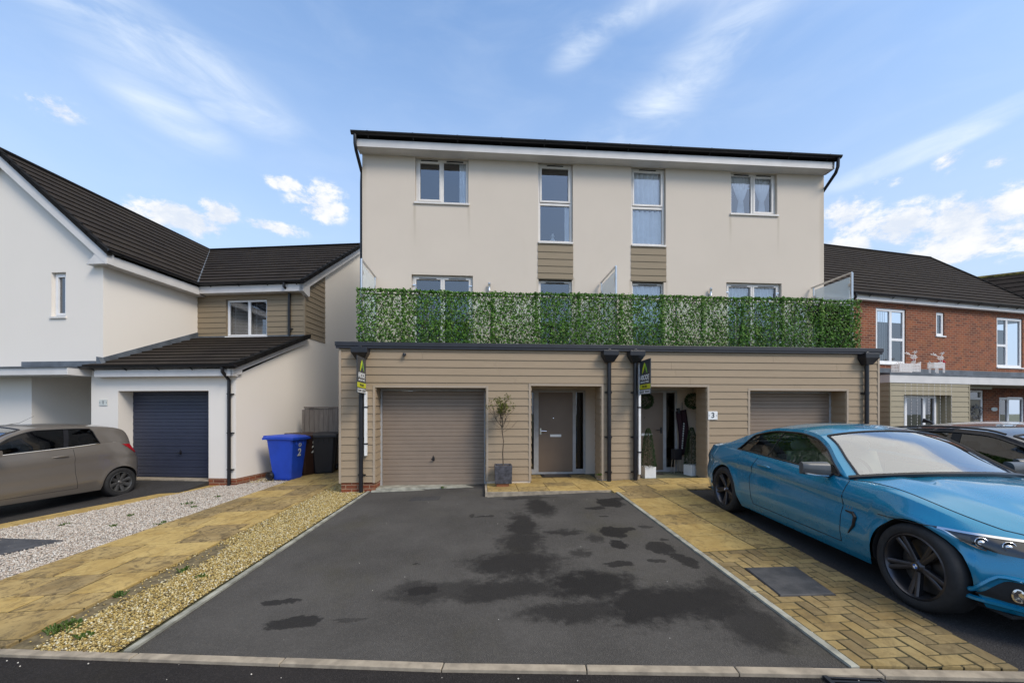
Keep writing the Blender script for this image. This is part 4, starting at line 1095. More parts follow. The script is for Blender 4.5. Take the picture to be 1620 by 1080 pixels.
curtain(FU, 6.09, 6.63, 6.40, 7.36, CW, 'left white curtain tied in the middle in the top right window', (6.78, .22, .55), 6, cg)
curtain(FU, 6.66, 7.19, 6.40, 7.36, CW, 'right white curtain tied in the middle in the top right window', (6.78, .22, .5), 6, cg)
curtain(FU, 6.05, 6.60, 3.0, 4.62, CW, 'net curtain swept aside in the left leaf of the right balcony doors', (3.7, .3, .1), 6, cg)
curtain(FU, 6.66, 7.22, 3.0, 4.62, CW, 'net curtain swept aside in the right leaf of the right balcony doors', (3.7, .3, .9), 6, cg)
m = MB(); m.lathe([(0, 0), (.055, 0), (.062, .03), (.07, .09), (.05, .14), (.028, .17), (.034, .19), (.05, .205), (.045, .225), (.03, .235), (.024, .25), (.03, .27), (0, .275)], 20, Matrix.Translation((1.70, 9.62, 5.555)))
tag(m.build('vase', SIGNW, smooth=True), 'small white waisted ornament on the sill of the left tall window', 'ornament')
for a, b in ((1.33, 2.13), (3.57, 4.39)): m = MB(); m.box(a, b, 9.50, 9.75, 5.53, 5.553); m.build('window_board', UPVC, MH_)
# wall lamps on the balcony
for x in (.176, 5.488):
    m = MB(); m.box(x - .03, x + .03, 9.385, 9.40, 4.36, 4.42); m.tube([(x, 9.40, 4.385), (x, 9.33, 4.385)], .012, 8); m.lathe([(0, 0), (.032, 0), (.032, .02), (.026, .03), (.026, .13), (.032, .14), (.032, .19), (0, .19)], 14, Matrix.Translation((x, 9.33, 4.34)))
    m.build('wall_lamp', STEEL, MH_, smooth=True)
m = MB(); m.box(-1.52, -1.48, 7.965, 7.99, 2.65, 2.70); m.tube([(-1.5, 7.98, 2.68), (-1.49, 7.93, 2.67)], .012, 8); m.lathe([(0, -.01), (.03, 0), (.034, .03), (.026, .055), (0, .06)], 14, Matrix.Translation((-1.485, 7.93, 2.635)))
m.build('sensor_lamp', BLACKP, MH_, smooth=True)
m = MB(); m.box(4.46, 4.52, 8.985, 9.02, 1.60, 1.64); m.tube([(4.49, 9.0, 1.62), (4.49, 8.94, 1.62)], .012, 8); m.lathe([(0, 0), (.035, 0), (.03, .05), (.02, .10), (.03, .11), (0, .12)], 14, Matrix.Translation((4.49, 8.93, 1.53))); m.build('porch_lamp', BLACKP, MH_, smooth=True)
# balustrade with glass screens
def balustrade():
    m = MB(); g = []; fr = []
    YF = 8.27; xs_ = [-2.39, -1.1, .2, 1.5, 2.80, 4.1, 5.45, 6.75, 8.08]
    for x in xs_:
        tall = x in (-2.39, 2.80, 8.08); m.tube([(x, YF, 2.85), (x, YF, 4.60 if tall else 3.95)], .024, 12)
    m.tube([(-2.39, YF, 3.92), (8.08, YF, 3.92)], .021, 10)
    for x in (-2.39, 2.80, 8.08):
        m.tube([(x, YF, 4.60), (x, 9.36, 4.60)], .022, 10); m.tube([(x, 9.30, 2.85), (x, 9.30, 4.60)], .018, 10)
        for z in (4.35, 3.2):
            for y in (YF + .05, 9.25): m.box(x - .02, x + .02, y - .025, y + .025, z - .03, z + .03)
    o = m.build('balustrade', STEEL, MH_, smooth=True); P = H(o, MH_['_inv'])
    for x in (-2.39, 2.80, 8.08):
        q = MB(); q.box(x - .006, x + .006, YF + .05, 9.26, 2.95, 4.52); q.build('glass_screen', BALGL, P)
    for a, b in zip(xs_, xs_[1:]):
        q = MB(); q.box(a + .04, b - .04, YF - .006, YF + .006, 2.93, 3.88); q.build('glass_panel', CLEARGL, P)
balustrade()
# fixed trellis panels of artificial ivy
def ivy_panel(seed):
    r = random.Random(seed); m = MB(); W_, Hh = .90, 1.04
    for k in range(13):                           # lattice
        for s in (1, -1):
            x0 = -.9 + k * .15 ; pts = [(x0, 0), (x0 + Hh * s, Hh)]
            a = clip_convex([(x0 - .006, 0), (x0 + .006, 0), (x0 + .006 + Hh * s * .6, Hh), (x0 - .006 + Hh * s * .6, Hh)], [(-W_ / 2, 0), (W_ / 2, 0), (W_ / 2, Hh), (-W_ / 2, Hh)])
            if len(a) > 2: m.prism([(x, -.01 * s, z) for x, z in a], (0, .008, 0), 4)
    leaf = [(0, 0), (.35, .12), (.62, .05), (.48, .40), (.28, .62), (0, 1.0), (-.28, .62), (-.48, .40), (-.62, .05), (-.35, .12)]
    for i in range(3300):
        z = r.uniform(0, Hh); x = r.uniform(-W_ / 2 - .02, W_ / 2 + .02)
        e = abs(x) / (W_ / 2)
        thin_ = (.19 + .20 * math.sin(x * 9 + seed) * math.sin(z * 6 + seed * 2)) * (1 - z / Hh * -.15) * (1 if e < .86 else .05)
        if z < .28: thin_ *= .35
        if r.random() < thin_: continue
        if r.random() < .10: z = Hh + abs(r.gauss(0, .014))
        y = r.uniform(-.055, .02) - (.02 if e > .9 else 0); s = r.uniform(.024, .042)
        yaw = r.gauss(0, .6); pitch = r.gauss(-.15, .5); roll = r.uniform(0, 2 * PI) if r.random() < .3 else PI + r.gauss(0, .9)
        M = Matrix.Translation((x, y, z)) @ Matrix.Rotation(yaw, 4, 'Z') @ Matrix.Rotation(pitch, 4, 'X') @ Matrix.Rotation(roll, 4, 'Y')
        vs = [M @ Vector((a * s, -abs(a) * s * .35, b * s)) for a, b in leaf]
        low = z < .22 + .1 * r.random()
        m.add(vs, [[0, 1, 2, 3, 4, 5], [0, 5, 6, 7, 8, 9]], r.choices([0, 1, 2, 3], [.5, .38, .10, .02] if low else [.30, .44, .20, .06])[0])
    return m
vari = [ivy_panel(s) for s in (11, 22, 33, 44)]
meshes = []
XI0, XI1 = -2.41, 8.11; pw = (XI1 - XI0) / 12
ordn = ['leftmost', 'second', 'third', 'fourth', 'fifth', 'sixth', 'seventh', 'eighth', 'ninth', 'tenth', 'eleventh', 'rightmost']
for i in range(12):
    if i < 4:
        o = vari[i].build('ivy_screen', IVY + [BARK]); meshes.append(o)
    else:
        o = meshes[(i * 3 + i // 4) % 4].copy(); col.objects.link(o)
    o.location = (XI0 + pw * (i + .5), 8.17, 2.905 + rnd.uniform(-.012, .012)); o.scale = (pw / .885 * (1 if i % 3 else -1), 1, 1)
    tag(o, '%s panel%s of artificial ivy fixed along the balcony edge, counted from the left' % (ordn[i], ''), 'ivy screen', 'artificial ivy panels along the balcony')

# ------------------------------------------------------------------ left house (local: a to the right, b away, rotated)
PL = (-5.3773, 9.3); AL = R(-9.3)
LH = thing('white_house', 'pale rendered house on the left with dark tiled gable roofs and an attached garage', 'house', (PL[0], PL[1], 0), AL)
G = Frame((0, 0, 0), (1, 0, 0))
AS, BF, RB = -3.239, .03, 2.527
mb = MB()
wall(mb, G, -3.5, 0, .0, 2.52, [(-2.83, -.64, -1, 2.03, .34)], .34)
mb.quad((-3.5, 0, -.5), (-3.5, 1.4, -.5), (-3.5, 1.4, 2.5), (-3.5, 0, 2.5))
# gable front with the porch recess
GF = Frame((0, BF, 0), (1, 0, 0))
wall(mb, GF, -8.6, AS, -.5, 4.95, [(-4.551, -4.18, 3.74, 4.76, .12), (-5.06, -3.5, -1, 2.45, 1.25)], .12)
mb.add([(-8.6, BF, 4.95), (AS, BF, 4.95), (-5.8, BF, 7.35)], [[0, 1, 2]])
mb.quad((-5.06, BF + 1.25, -.5), (-3.5, BF + 1.25, -.5), (-3.5, BF + 1.25, 2.45), (-5.06, BF + 1.25, 2.45))
SW = Frame((AS, 0, 0), (0, 1, 0), (1, 0, 0)); wall(mb, SW, BF, RB + .3, 2.0, 5.1, [], .1)
# garden side wall with both gables
sy = lambda b: 2.36 + .44 * b
wz = lambda b: 5.05 + .69 * (b - 2.35)
mb.add([(0, 0, .0), (0, 11, .0), (0, 11, 3), (0, 9.1, 5.15), (0, 5.8, 7.40), (0, RB, 5.1), (0, RB, sy(RB)), (0, 0, 2.36)], [[0, 1, 2, 3, 4, 5, 6, 7]])
mb.quad((-9, 11, 0), (0, 11, 0), (0, 11, 5), (-9, 11, 5))
mb.build('wall', WALLW, LH)
mb = MB(); RF_ = Frame((0, RB, 0), (1, 0, 0)); wh = (-2.36, -1.12, 3.715, 4.77)
wall(mb, RF_, AS, 0, 3.0, 5.15, [(wh[0], wh[1], wh[2], wh[3], .1)], .1, w=-.02)
boards(mb, RF_, AS, -.02, 3.62, 5.1, [wh], zoff=.02, joints=False, e=.152)
SR = Frame((0, 0, 0), (0, 1, 0), (1, 0, 0)); boards(mb, SR, RB + .02, 3.566, 3.66, 5.9, zoff=.02, joints=False, e=.152, top=lambda b: wz(b) - .02)
wbox(mb, RF_, -.03, .02, 3.60, 5.1, -.03, .022)
mb.build('cladding', CLADB, LH)
mb = MB(); wbox(mb, Frame((0, 0, 0), (0, 1, 0), (1, 0, 0)), -.01, 6, -.35, .02, -.02, -.012); wbox(mb, G, -.64, .01, -.35, .055, -.02, -.012); wbox(mb, Frame((0, 0, 0), (0, 1, 0), (1, 0, 0)), .0, 6, -.35, .10, -.02, .004)
wbox(mb, G, -.64, .0, -.35, .10, -.02, .004); mb.build('plinth', PBRICK, LH)
mb = MB()
roof_slope(mb, (AS, -.2, 2.575), (.14, -.2, 2.575), (.14, RB, 3.70), (AS, RB, 3.70), .29)
roof_slope(mb, (AS - .24, -.2, 2.575), (AS - .0, -.2, 2.575), (AS - .0, BF, 2.66), (AS - .24, BF, 2.66), .29)
lr = mb.build('garage_roof', TILE, LH)
mb = MB()
pg = .955; EA = AS + .26; ez = 5.12; EB = 2.28
A = (EA, -.12, ez); Bq = (EA, 2.20, ez); C = (-5.8, 5.8, 7.60); D = (-5.8, -.12, 7.60)
def valley_slope(mb):
    roof_slope(mb, A, (EA, 2.24, 5.14), C, D, .30)
valley_slope(mb)
roof_slope(mb, (-8.62, 5.8, ez), (-8.62, -.12, ez), D, C, .30)
roof_slope(mb, (EA, 2.24, 5.16), (.16, 2.24, 5.16), (.16, 5.8, 7.60), (-5.8, 5.8, 7.60), .30)
roof_slope(mb, (.16, 9.4, 5.16), (-8.6, 9.4, 5.16), (-8.6, 5.8, 7.60), (.16, 5.8, 7.60), .30)
rf = mb.build('roof', TILE, LH); RH = H(rf)
m = MB(); m.tube([(EA + .0, 2.24, 5.17), (-5.8, 5.8, 7.63)], .022, 6); m.build('valley_flashing', LEAD, RH)
m = MB(); m.tube([(-5.8, -.14, 7.62), (-5.8, 5.8, 7.62)], .06, 8); m.tube([(-5.85, 5.8, 7.62), (.17, 5.8, 7.62)], .06, 8); m.build('ridge_tiles', TILE2, RH, smooth=True)
# stepped verge tiles on the front gable and the garden side
for (p0, p1, ww) in (((EA + .06, -.17, ez + .03), (-5.8, -.17, 7.655), (0, .12, 0)), ((-8.64, -.17, ez + .03), (-5.8, -.17, 7.655), (0, .12, 0)), ((.10, 2.18, 5.17), (.10, 5.8, 7.655), (.10, 0, 0)), ((.04, -.24, 2.585), (.04, RB, 3.73), (.13, 0, 0))):
    m = MB(); p0, p1 = Vector(p0), Vector(p1); k = max(3, int((p1 - p0).length / .30))
    for i in range(k):
        a = p0 + (p1 - p0) * (i / k); b = p0 + (p1 - p0) * ((i + 1) / k + .012)
        m.prism([a + Vector((0, 0, .022)), b, b - Vector((0, 0, .10)), a - Vector((0, 0, .10))], ww)
    m.build('verge_tiles', TILE2, RH)
mb = MB()                                         # white fascias, barge boards
def barge(p0, p1, h, th):
    p0, p1 = Vector(p0), Vector(p1); mb.prism([p0, p1, p1 - Vector((0, 0, h)), p0 - Vector((0, 0, h))], th)
barge((EA + .0, -.13, ez - .02), (-5.8, -.13, 7.53), .26, (0, .025, 0)); barge((-8.6, -.13, ez - .02), (-5.8, -.13, 7.53), .26, (0, .025, 0))
mb.prism([(EA + .02, -.125, 4.86), (EA + .02, -.125, 5.10), (EA - .24, -.125, 5.13), (EA - .50, -.125, 4.86)], (0, .15, 0))
mb.box(EA - .02, EA + .004, -.12, 2.30, 4.86, 5.07); mb.box(AS, EA - .02, .03, 2.5, 4.86, 4.885)
mb.box(EA, .10, 2.30, 2.325, 4.90, 5.10); mb.box(EA, .08, 2.325, RB, 4.90, 4.92)
barge((.085, 2.30, 5.09), (.085, 5.8, 7.53), .20, (.02, 0, 0)); mb.prism([(.10, 2.30, 4.90), (.10, 2.30, 5.10), (.10, 2.62, 5.25), (.10, 2.62, 4.84), (.10, 2.56, 4.80)], (-.12, 0, 0))
mb.box(AS - .0, .06, -.16, -.135, 2.335, 2.49); mb.box(AS, .06, -.135, .0, 2.335, 2.36)
barge((.05, -.16, 2.53), (.05, RB, 3.64), .15, (.02, 0, 0)); mb.prism([(.06, -.16, 2.335), (.06, -.16, 2.52), (.06, .12, 2.62), (.06, .12, 2.40)], (-.06, 0, 0))
# canopy
mb.box(-9.5, -3.49, -.466, BF, 2.36, 2.52); mb.build('fascia_board', FASCIA, LH, bevel=.004)
mb = MB(); mb.box(-9.5, -3.48, -.50, BF - .01, 2.52, 2.545); mb.box(-5.27, -3.39, BF - .04, BF - .005, 2.545, 2.715); mb.build('canopy_covering', LEAD, LH)
mb = MB(); mb.prism([(AS + .004, BF - .12, 2.62), (AS + .004, RB, 3.70), (AS + .004, RB, 3.86), (AS + .004, BF, 2.80)], (.015, 0, 0)); mb.box(AS, .0, RB - .03, RB - .015, 3.66, 3.73); mb.prism([(AS - .03, BF - .12, 2.60), (AS + .12, BF - .12, 2.60), (AS + .02, BF - .12, 2.79), (AS - .03, BF - .12, 2.80)], (0, .10, 0))
mb.build('flashing', LEAD, LH)
gutter(LH, (EA + .055, -.16, 5.17), (EA + .055, 2.18, 5.17), .055, nrm=(1, 0, 0))
gutter(LH, (EA + .05, 2.235, 5.165), (.20, 2.235, 5.165), .055, nrm=(0, -1, 0))
gutter(LH, (AS - .26, -.225, 2.565), (.18, -.225, 2.565), .055, nrm=(0, -1, 0))
for path in ([(-.42, 2.235, 5.12), (-.42, 2.235, 5.02), (-.42, 2.47, 4.90), (-.42, 2.47, 3.72)], [(-.12, -.225, 2.52), (-.12, -.225, 2.42), (-.12, -.045, 2.25), (-.12, -.045, -.08)]):
    m = MB(); m.tube(path, .036, 12)
    zt = path[-1][2]
    for z in ([1.95, 1.1, .3] if zt < 0 else [3.9]):
        m.box(path[-1][0] - .05, path[-1][0] + .09, path[-1][1] - .01, path[-1][1] + .05, z - .012, z + .012)
    m.build('downpipe', BLACKP, LH, smooth=True)
garage_door(-2.83 + .0, -.64 - .0, .055, 2.03, 0, NAVY, LH, F=Frame((0, .33, 0), (1, 0, 0)), hx=-1.62, hz=.62, frame=NAVY)
struct(MB().box(-2.83, -.64, .0, .30, -.1, .052).build('neighbour_threshold', CONC, LH))
ra = MB(); ra.prism([(-2.95, 0, .03), (-2.95, 0, -.2), (-2.95, -1.6, -.2)], (2.32, 0, 0)); struct(ra.build('garage_ramp', PARK, LH))
# windows
window(LH, GF, -4.545, -4.186, 3.745, 4.755, -.07, sash=[(-4.50, -4.23, 3.79, 4.71)], sill=.03, sillmat=CREAMV)
P = window(LH, RF_, wh[0] + .005, wh[1] - .005, wh[2] + .005, wh[3] - .005, -.05, splits=[-1.70], sill=.03)
def blind(F, u0, u1, z0, z1, w, lab, grp, horizontal=True, n=22):
    m = MB()
    if horizontal:
        for k in range(n):
            z = z0 + (z1 - z0) * (k + .5) / n; m.add([F.p(u0, z - .008, w + .008), F.p(u1, z - .008, w + .008), F.p(u1, z + .008, w - .008), F.p(u0, z + .008, w - .008)], [[0, 1, 2, 3]])
        for u in (u0 + .08, u1 - .08): wbox(m, F, u, u + .008, z0, z1, w - .01, w + .012)
    else:
        for k in range(n):
            u = u0 + (u1 - u0) * (k + .5) / n; d = (u1 - u0) / n * .42
            m.add([F.p(u - d, z0, w + .02), F.p(u + d, z0, w - .01), F.p(u + d, z1, w - .01), F.p(u - d, z1, w + .02)], [[0, 1, 2, 3]])
    o = m.build('blind', BLIND); o.parent = None
    return tag(o, lab, 'blind', grp)
def world_frame(PX, ang, F):
    M = Matrix.Translation((PX[0], PX[1], 0)) @ Matrix.Rotation(ang, 4, 'Z')
    return Frame(M @ F.o, (M.to_3x3() @ F.u), (M.to_3x3() @ F.n))
WR = world_frame(PL, AL, RF_)
blind(WR, -2.30, -1.76, 3.78, 4.72, -.18, 'grey venetian blind in the left light of the left house window', 'venetian blinds of the left house')
blind(WR, -1.65, -1.17, 3.78, 4.72, -.18, 'grey venetian blind in the right light of the left house window', 'venetian blinds of the left house')
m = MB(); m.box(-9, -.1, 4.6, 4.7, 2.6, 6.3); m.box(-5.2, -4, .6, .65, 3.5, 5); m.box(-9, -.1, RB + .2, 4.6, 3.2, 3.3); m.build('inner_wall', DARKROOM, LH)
m = MB(); q = (-4.0, BF + 1.25); m.box(q[0] - .035, q[0] + .035, q[1] - .02, q[1], 1.86, 1.94); m.tube([(q[0], q[1], 1.9), (q[0], q[1] - .07, 1.9)], .014, 8); m.lathe([(0, 0), (.04, 0), (.04, .22), (0, .22)], 14, Matrix.Translation((q[0], q[1] - .08, 1.80))); m.build('porch_lamp', STEEL, LH, smooth=True)

# ------------------------------------------------------------------ right house
PR = (12.080, 12.030); AR = R(9.1)
RHs = thing('brick_house', 'red brick house on the right with brown tiled roof and a boarded bay', 'house', (PR[0], PR[1], 0), AR)
W0 = Frame((0, 0, 0), (1, 0, 0)); BY = -1.038; W1 = Frame((0, BY, 0), (1, 0, 0))
w1 = (.60, 1.89, 3.13, 4.93); w2 = (3.26, 3.64, 4.13, 4.93); w3 = (6.20, 7.55, 3.15, 4.93); w4 = (6.33, 7.66, .75, 2.09); dr = (4.40, 5.53, -.5, 2.33)
mb = MB(); wall(mb, W0, -3, 12, -.5, 5.2, [w1 + (.07,), w2 + (.07,), w3 + (.07,), w4 + (.07,), dr + (.12,)], .07)
mb.quad((-3, 0, -.5), (-3, 8.6, -.5), (-3, 8.6, 5.2), (-3, 0, 5.2), 0, [(0, -.5), (8.6, -.5), (8.6, 5.2), (0, 5.2)]); mb.quad((-3, 8.6, -.5), (12, 8.6, -.5), (12, 8.6, 5.2), (-3, 8.6, 5.2))
mb.build('wall', BRICK, RHs)
mb = MB(); roof_slope(mb, (-3.2, -.22, 5.28), (8.3, -.22, 5.28), (10.3, 4.35, 8.98), (-3.2, 4.35, 8.98), .31); roof_slope(mb, (10.3, 8.9, 5.28), (-3.2, 8.9, 5.28), (-3.2, 4.35, 8.98), (10.3, 4.35, 8.98), .31)
rf = mb.build('roof', TILE, RHs); P = H(rf)
m = MB(); m.tube([(-3.2, 4.35, 9.0), (10.32, 4.35, 9.0)], .06, 8); m.tube([(8.35, -.2, 5.33), (10.32, 4.35, 9.0)], .05, 8); m.build('ridge_tiles', TILE2, P)
mb = MB(); roof_slope(mb, (7.85, 2.4, 5.6), (11.95, -1.48, 5.6), (13.2, -.36, 7.4), (9.1, 3.52, 7.4), .31); roof_slope(mb, (14.45, .95, 5.6), (10.35, 4.83, 5.6), (9.1, 3.52, 7.4), (13.2, -.36, 7.4), .31)
rf2 = mb.build('cross_roof', TILE2, RHs)
m = MB(); m.tube([(9.1, 3.52, 7.42), (13.2, -.36, 7.42)], .08, 8); m.build('ridge_tiles', MOSS, H(rf2), smooth=True)
mb = MB(); mb.box(-3.1, 12, -.16, -.135, 5.09, 5.25); mb.box(-3.1, 12, -.135, 0, 5.09, 5.11); mb.box(-.40, 9, BY - .03, BY - .005, 2.42, 2.655); mb.box(-.42, -.395, BY - .03, 0, 2.42, 2.655)
mb.build('fascia_board', FASCIA, RHs)
mb = MB(); mb.prism([(-.44, BY - .05, 2.655), (-.44, -.012, 2.78), (-.44, -.012, 2.98), (-.44, -.03, 2.98), (-.44, -.03, 2.84), (-.44, BY - .05, 2.70)], (9.5, 0, 0)); mb.build('canopy_covering', LEAD, RHs)
mb = MB(); mb.box(-.39, 9, BY + .0, 0, 2.40, 2.419); mb.box(3, 4.3, BY + .2, BY + .23, 2.3, 2.40); mb.build('porch_soffit', CLADR, RHs)
gutter(RHs, (-3.2, -.23, 5.29), (12, -.23, 5.29), .06, nrm=(0, -1, 0), brackets=1.0)
m = MB(); m.tube([(-.55, -.23, 5.24), (-.55, -.23, 5.12), (-.62, -.06, 4.95), (-.62, -.06, 2.9)], .04, 10); m.build('downpipe', BLACKP, RHs, smooth=True)
bw = (.16, 2.10, .55, 2.07)
mb = MB(); boards(mb, W1, -.37, 2.876, .0, 2.42, [bw], joints=False, e=.155, zoff=.02)
S1 = Frame((-.39, BY, 0), (0, 1, 0), (-1, 0, 0)); boards(mb, S1, 0, 1.03, .0, 2.42, joints=False, e=.155, zoff=.02)
S2 = Frame((2.876, BY, 0), (0, 1, 0), (1, 0, 0)); boards(mb, S2, 0, 1.03, .0, 2.42, joints=False, e=.155, zoff=.02)
Fi = Frame((bw[1], BY, 0), (0, 1, 0), (-1, 0, 0)); boards(mb, Fi, 0, .30, bw[2], bw[3], joints=False, e=.155, zoff=.02)
wbox(mb, W1, -.39, -.35, 0, 2.42, -.03, .02); wbox(mb, W1, 2.846, 2.886, 0, 2.42, -.03, .02)
wall(mb, W1, -.38, 2.87, -.2, 2.42, [bw + (.3,)], .3, w=-.005)
mb.build('bay_cladding', CLADR, RHs)
f_ = .075
window(RHs, W0, w1[0] + .01, w1[1] - .01, w1[2] + .01, w1[3] - .01, -.03, splits=[1.27], trans=[(1.30, w1[1] - .06, 3.93)], fr=.085, sill=.03)
window(RHs, W0, w2[0] + .01, w2[1] - .01, w2[2] + .01, w2[3] - .01, -.03, fr=.08, sill=.05)
window(RHs, W0, w3[0] + .01, w3[1] - .01, w3[2] + .01, w3[3] - .01, -.03, splits=[6.77], trans=[(w3[0] + .06, 6.74, 3.93)], fr=.085, sill=.03)
window(RHs, W0, w4[0] + .01, w4[1] - .01, w4[2] + .01, w4[3] - .01, -.03, splits=[6.85], fr=.08, sill=.03)
window(RHs, W1, bw[0] + .01, 1.86, bw[2] + .01, bw[3] - .01, -.22, splits=[.60, 1.36], fr=.08)
m = MB(); wbox(m, W1, 1.86, bw[1], bw[2], bw[3], -.3, -.25); m.build('bay_infill', CLADR, RHs)
wbr = world_frame(PR, AR, W0)
blind(wbr, .70, 1.22, 3.25, 4.85, -.16, 'pale vertical blind in the first floor window nearest the clad garage', 'vertical blinds of the brick house', False, 7)
blind(wbr, 6.86, 7.45, 3.25, 4.85, -.16, 'vertical blind in the first floor window at the right picture edge', 'vertical blinds of the brick house', False, 8)
# door with fanlight
m = MB(); wbox(m, W0, 4.72, 5.42, 0, 1.98, -.10, -.04); d = m.build('front_door', simple('sage_door', (.30, .255, .185), .5, var=.04), RHs); P = H(d)
m = MB(); wbox(m, W0, 4.62, 4.70, -.2, 2.32, -.10, -.02); wbox(m, W0, 5.43, 5.52, -.2, 2.32, -.10, -.02); wbox(m, W0, 4.70, 5.43, 1.99, 2.07, -.10, -.02); wbox(m, W0, 4.70, 5.43, 2.25, 2.32, -.10, -.02); m.build('frame', UPVC, P)
m = MB(); m.quad(W0.p(4.7, 2.07, -.06), W0.p(5.43, 2.07, -.06), W0.p(5.43, 2.25, -.06), W0.p(4.7, 2.25, -.06)); m.build('fanlight', GLASS, P)
m = MB(); wbox(m, W0, 4.40, 4.615, -.5, 2.33, -.11, -.10); m.build('door_side_panel', BRICK, RHs)
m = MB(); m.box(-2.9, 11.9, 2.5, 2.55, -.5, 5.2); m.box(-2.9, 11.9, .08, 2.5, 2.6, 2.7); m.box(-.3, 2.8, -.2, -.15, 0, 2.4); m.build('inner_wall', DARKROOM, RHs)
def at_right(a, b, z): return Matrix.Translation((PR[0], PR[1], 0)) @ Matrix.Rotation(AR, 4, 'Z') @ Vector((a, b, z))
# wreath on the door
p = at_right(5.05, -.05, 1.55); m = MB()
M = Matrix.Translation(p) @ Matrix.Rotation(AR, 4, 'Z')
for k in range(240):
    a = rnd.uniform(0, 2 * PI); r_ = .21 + rnd.gauss(0, .035); c = Vector((r_ * math.cos(a), rnd.uniform(-.05, .01), r_ * math.sin(a))); d = Vector((rnd.gauss(0, 1), rnd.gauss(0, .6), rnd.gauss(0, 1))).normalized() * .06; s = d.cross(Vector((0, 1, .2))).normalized() * .015
    m.add([M @ (c - s), M @ (c + d * .5 - s * 1.5), M @ (c + d), M @ (c + s)], [[0, 1, 2, 3]], rnd.choice([0, 0, 1]))
tag(m.build('wreath', [simple('grey_foliage', (.22, .22, .22), .8), simple('dark_foliage', (.05, .045, .05), .8)]), 'grey wreath hanging on the sage front door of the brick house', 'wreath')
# fairy-light reindeer and sleigh on the canopy
def lit_frame(m, M, pts, r=.008): m.tube([M @ Vector(p) for p in pts], r, 5)
def reindeer(loc, label, sleigh):
    rt = thing('light_up_sleigh' if sleigh else 'light_up_reindeer', label, 'christmas decoration', tuple(loc), AR)
    m = MB(); r_ = random.Random(5)
    L_ = .95 if sleigh else .50
    I = Matrix.Identity(4)
    if sleigh:
        shell = lambda a, s: (-.15 + L_ * a, s, 0)
        for s in (-.12, .12):
            for k in range(15):
                x = -.10 + L_ * k / 14; lit_frame(m, I, [(x, s, .02), (x + .02, s, .30 + (.12 * max(0, (k - 10) / 4)))], .013)
            for z in (.02, .08, .14, .20, .26, .31): lit_frame(m, I, [(-.12, s, z), (-.10 + L_, s, z + .02)], .013)
        for x in (-.1, .2, .5, .85): lit_frame(m, I, [(x, -.12, .3), (x, .12, .3)], .012)
        hx = L_ - .22
        for k in range(5): lit_frame(m, I, [(-.08 + .10 * k, 0, .32), (.0 + .10 * k, 0, .42 - .02 * k), (.06 + .1 * k, 0, .32)], .012)
    else:
        for s in (-.09, .09):
            for k in range(9):
                x = -.05 + L_ * k / 8; leg = k in (1, 2, 7, 8); lit_frame(m, I, [(x, s, .02 if leg else .20), (x, s, .42 - .02 * k / 8)], .013)
            for z in (.22, .28, .34, .40): lit_frame(m, I, [(-.05, s, z), (L_ - .05, s, z)], .013)
        for x in (0, .15, .3, .44): lit_frame(m, I, [(x, -.09, .4), (x, .09, .4)], .012); lit_frame(m, I, [(x, -.09, .22), (x, .09, .22)], .012)
        lit_frame(m, I, [(-.05, 0, .4), (-.14, 0, .46), (-.10, 0, .36)], .014); hx = L_ - .10
    for s in (-.04, 0, .04): lit_frame(m, I, [(hx, s, .36), (hx + .02, s, .52), (hx + .0, s, .60)], .014)
    for q in range(6):                            # head
        a = q * PI / 3; lit_frame(m, I, [(hx - .08, .045 * math.cos(a), .62 + .045 * math.sin(a)), (hx + .03, .06 * math.cos(a), .63 + .06 * math.sin(a)), (hx + .14, .025 * math.cos(a), .60 + .025 * math.sin(a))], .012)
    b = m.build('body', FAIRY, rt)
    m = MB()
    for s in (-1, 1):
        m.tube([(hx - .02, s * .04, .68), (hx - .10, s * .10, .74), (hx - .20, s * .16, .80)], .012, 5); m.tube([(hx - .10, s * .10, .74), (hx - .08, s * .15, .84)], .010, 5); m.tube([(hx - .06, s * .07, .71), (hx - .02, s * .13, .80)], .010, 5); m.tube([(hx - .16, s * .14, .78), (hx - .24, s * .12, .76)], .009, 5)
    m.build('antlers', FAIRY, rt)
    m = MB(); m.tube([(hx - .02, -.05, .50), (hx + .06, 0, .50), (hx - .02, .05, .50)], .022, 8)
    if not sleigh: m.tube([(hx + .07, -.02, .52), (hx + .13, -.04, .44), (hx + .10, -.03, .34)], [.03, .05, .02], 8); 
    m.build('scarf', REDC, rt, smooth=True); rt['_obj'].scale = (.88, .9, .80)
reindeer(at_right(.58, -.62, 2.78), 'white light-up sleigh with a reindeer head, left on the brick house canopy', True)
reindeer(at_right(2.02, -.62, 2.78), 'white light-up reindeer with a red scarf, right on the brick house canopy', False)
m = MB()
for k in range(9):
    a = .15 + k * .235; z1_, z0_ = 2.42, 1.0 + .25 * rnd.random(); p0 = at_right(a, BY - .05, z1_); p1 = at_right(a + .01, BY - .05, z0_); m.tube([p0, p1], .002, 4)
    for j in range(14): q = p0.lerp(p1, (j + .5) / 14); m.box(q.x - .005, q.x + .005, q.y - .005, q.y + .005, q.z - .008, q.z + .008)
tag(m.build('icicle_lights', FAIRY), 'curtain of white icicle lights hanging in front of the bay window', 'fairy lights')
p = at_right(6.04, -.015, 1.66); m = MB(); m.lathe([(0, .012), (.16, .012), (.165, 0), (0, 0)], 20, Matrix.Translation(p) @ Matrix.Rotation(AR, 4, 'Z') @ Matrix.Rotation(PI / 2, 4, 'X') @ Matrix.Diagonal((1, .42, 1, 1)))
tag(m.build('house_number_plate', STICK), 'small pale oval plate on the brick wall right of the sage door', 'house number')

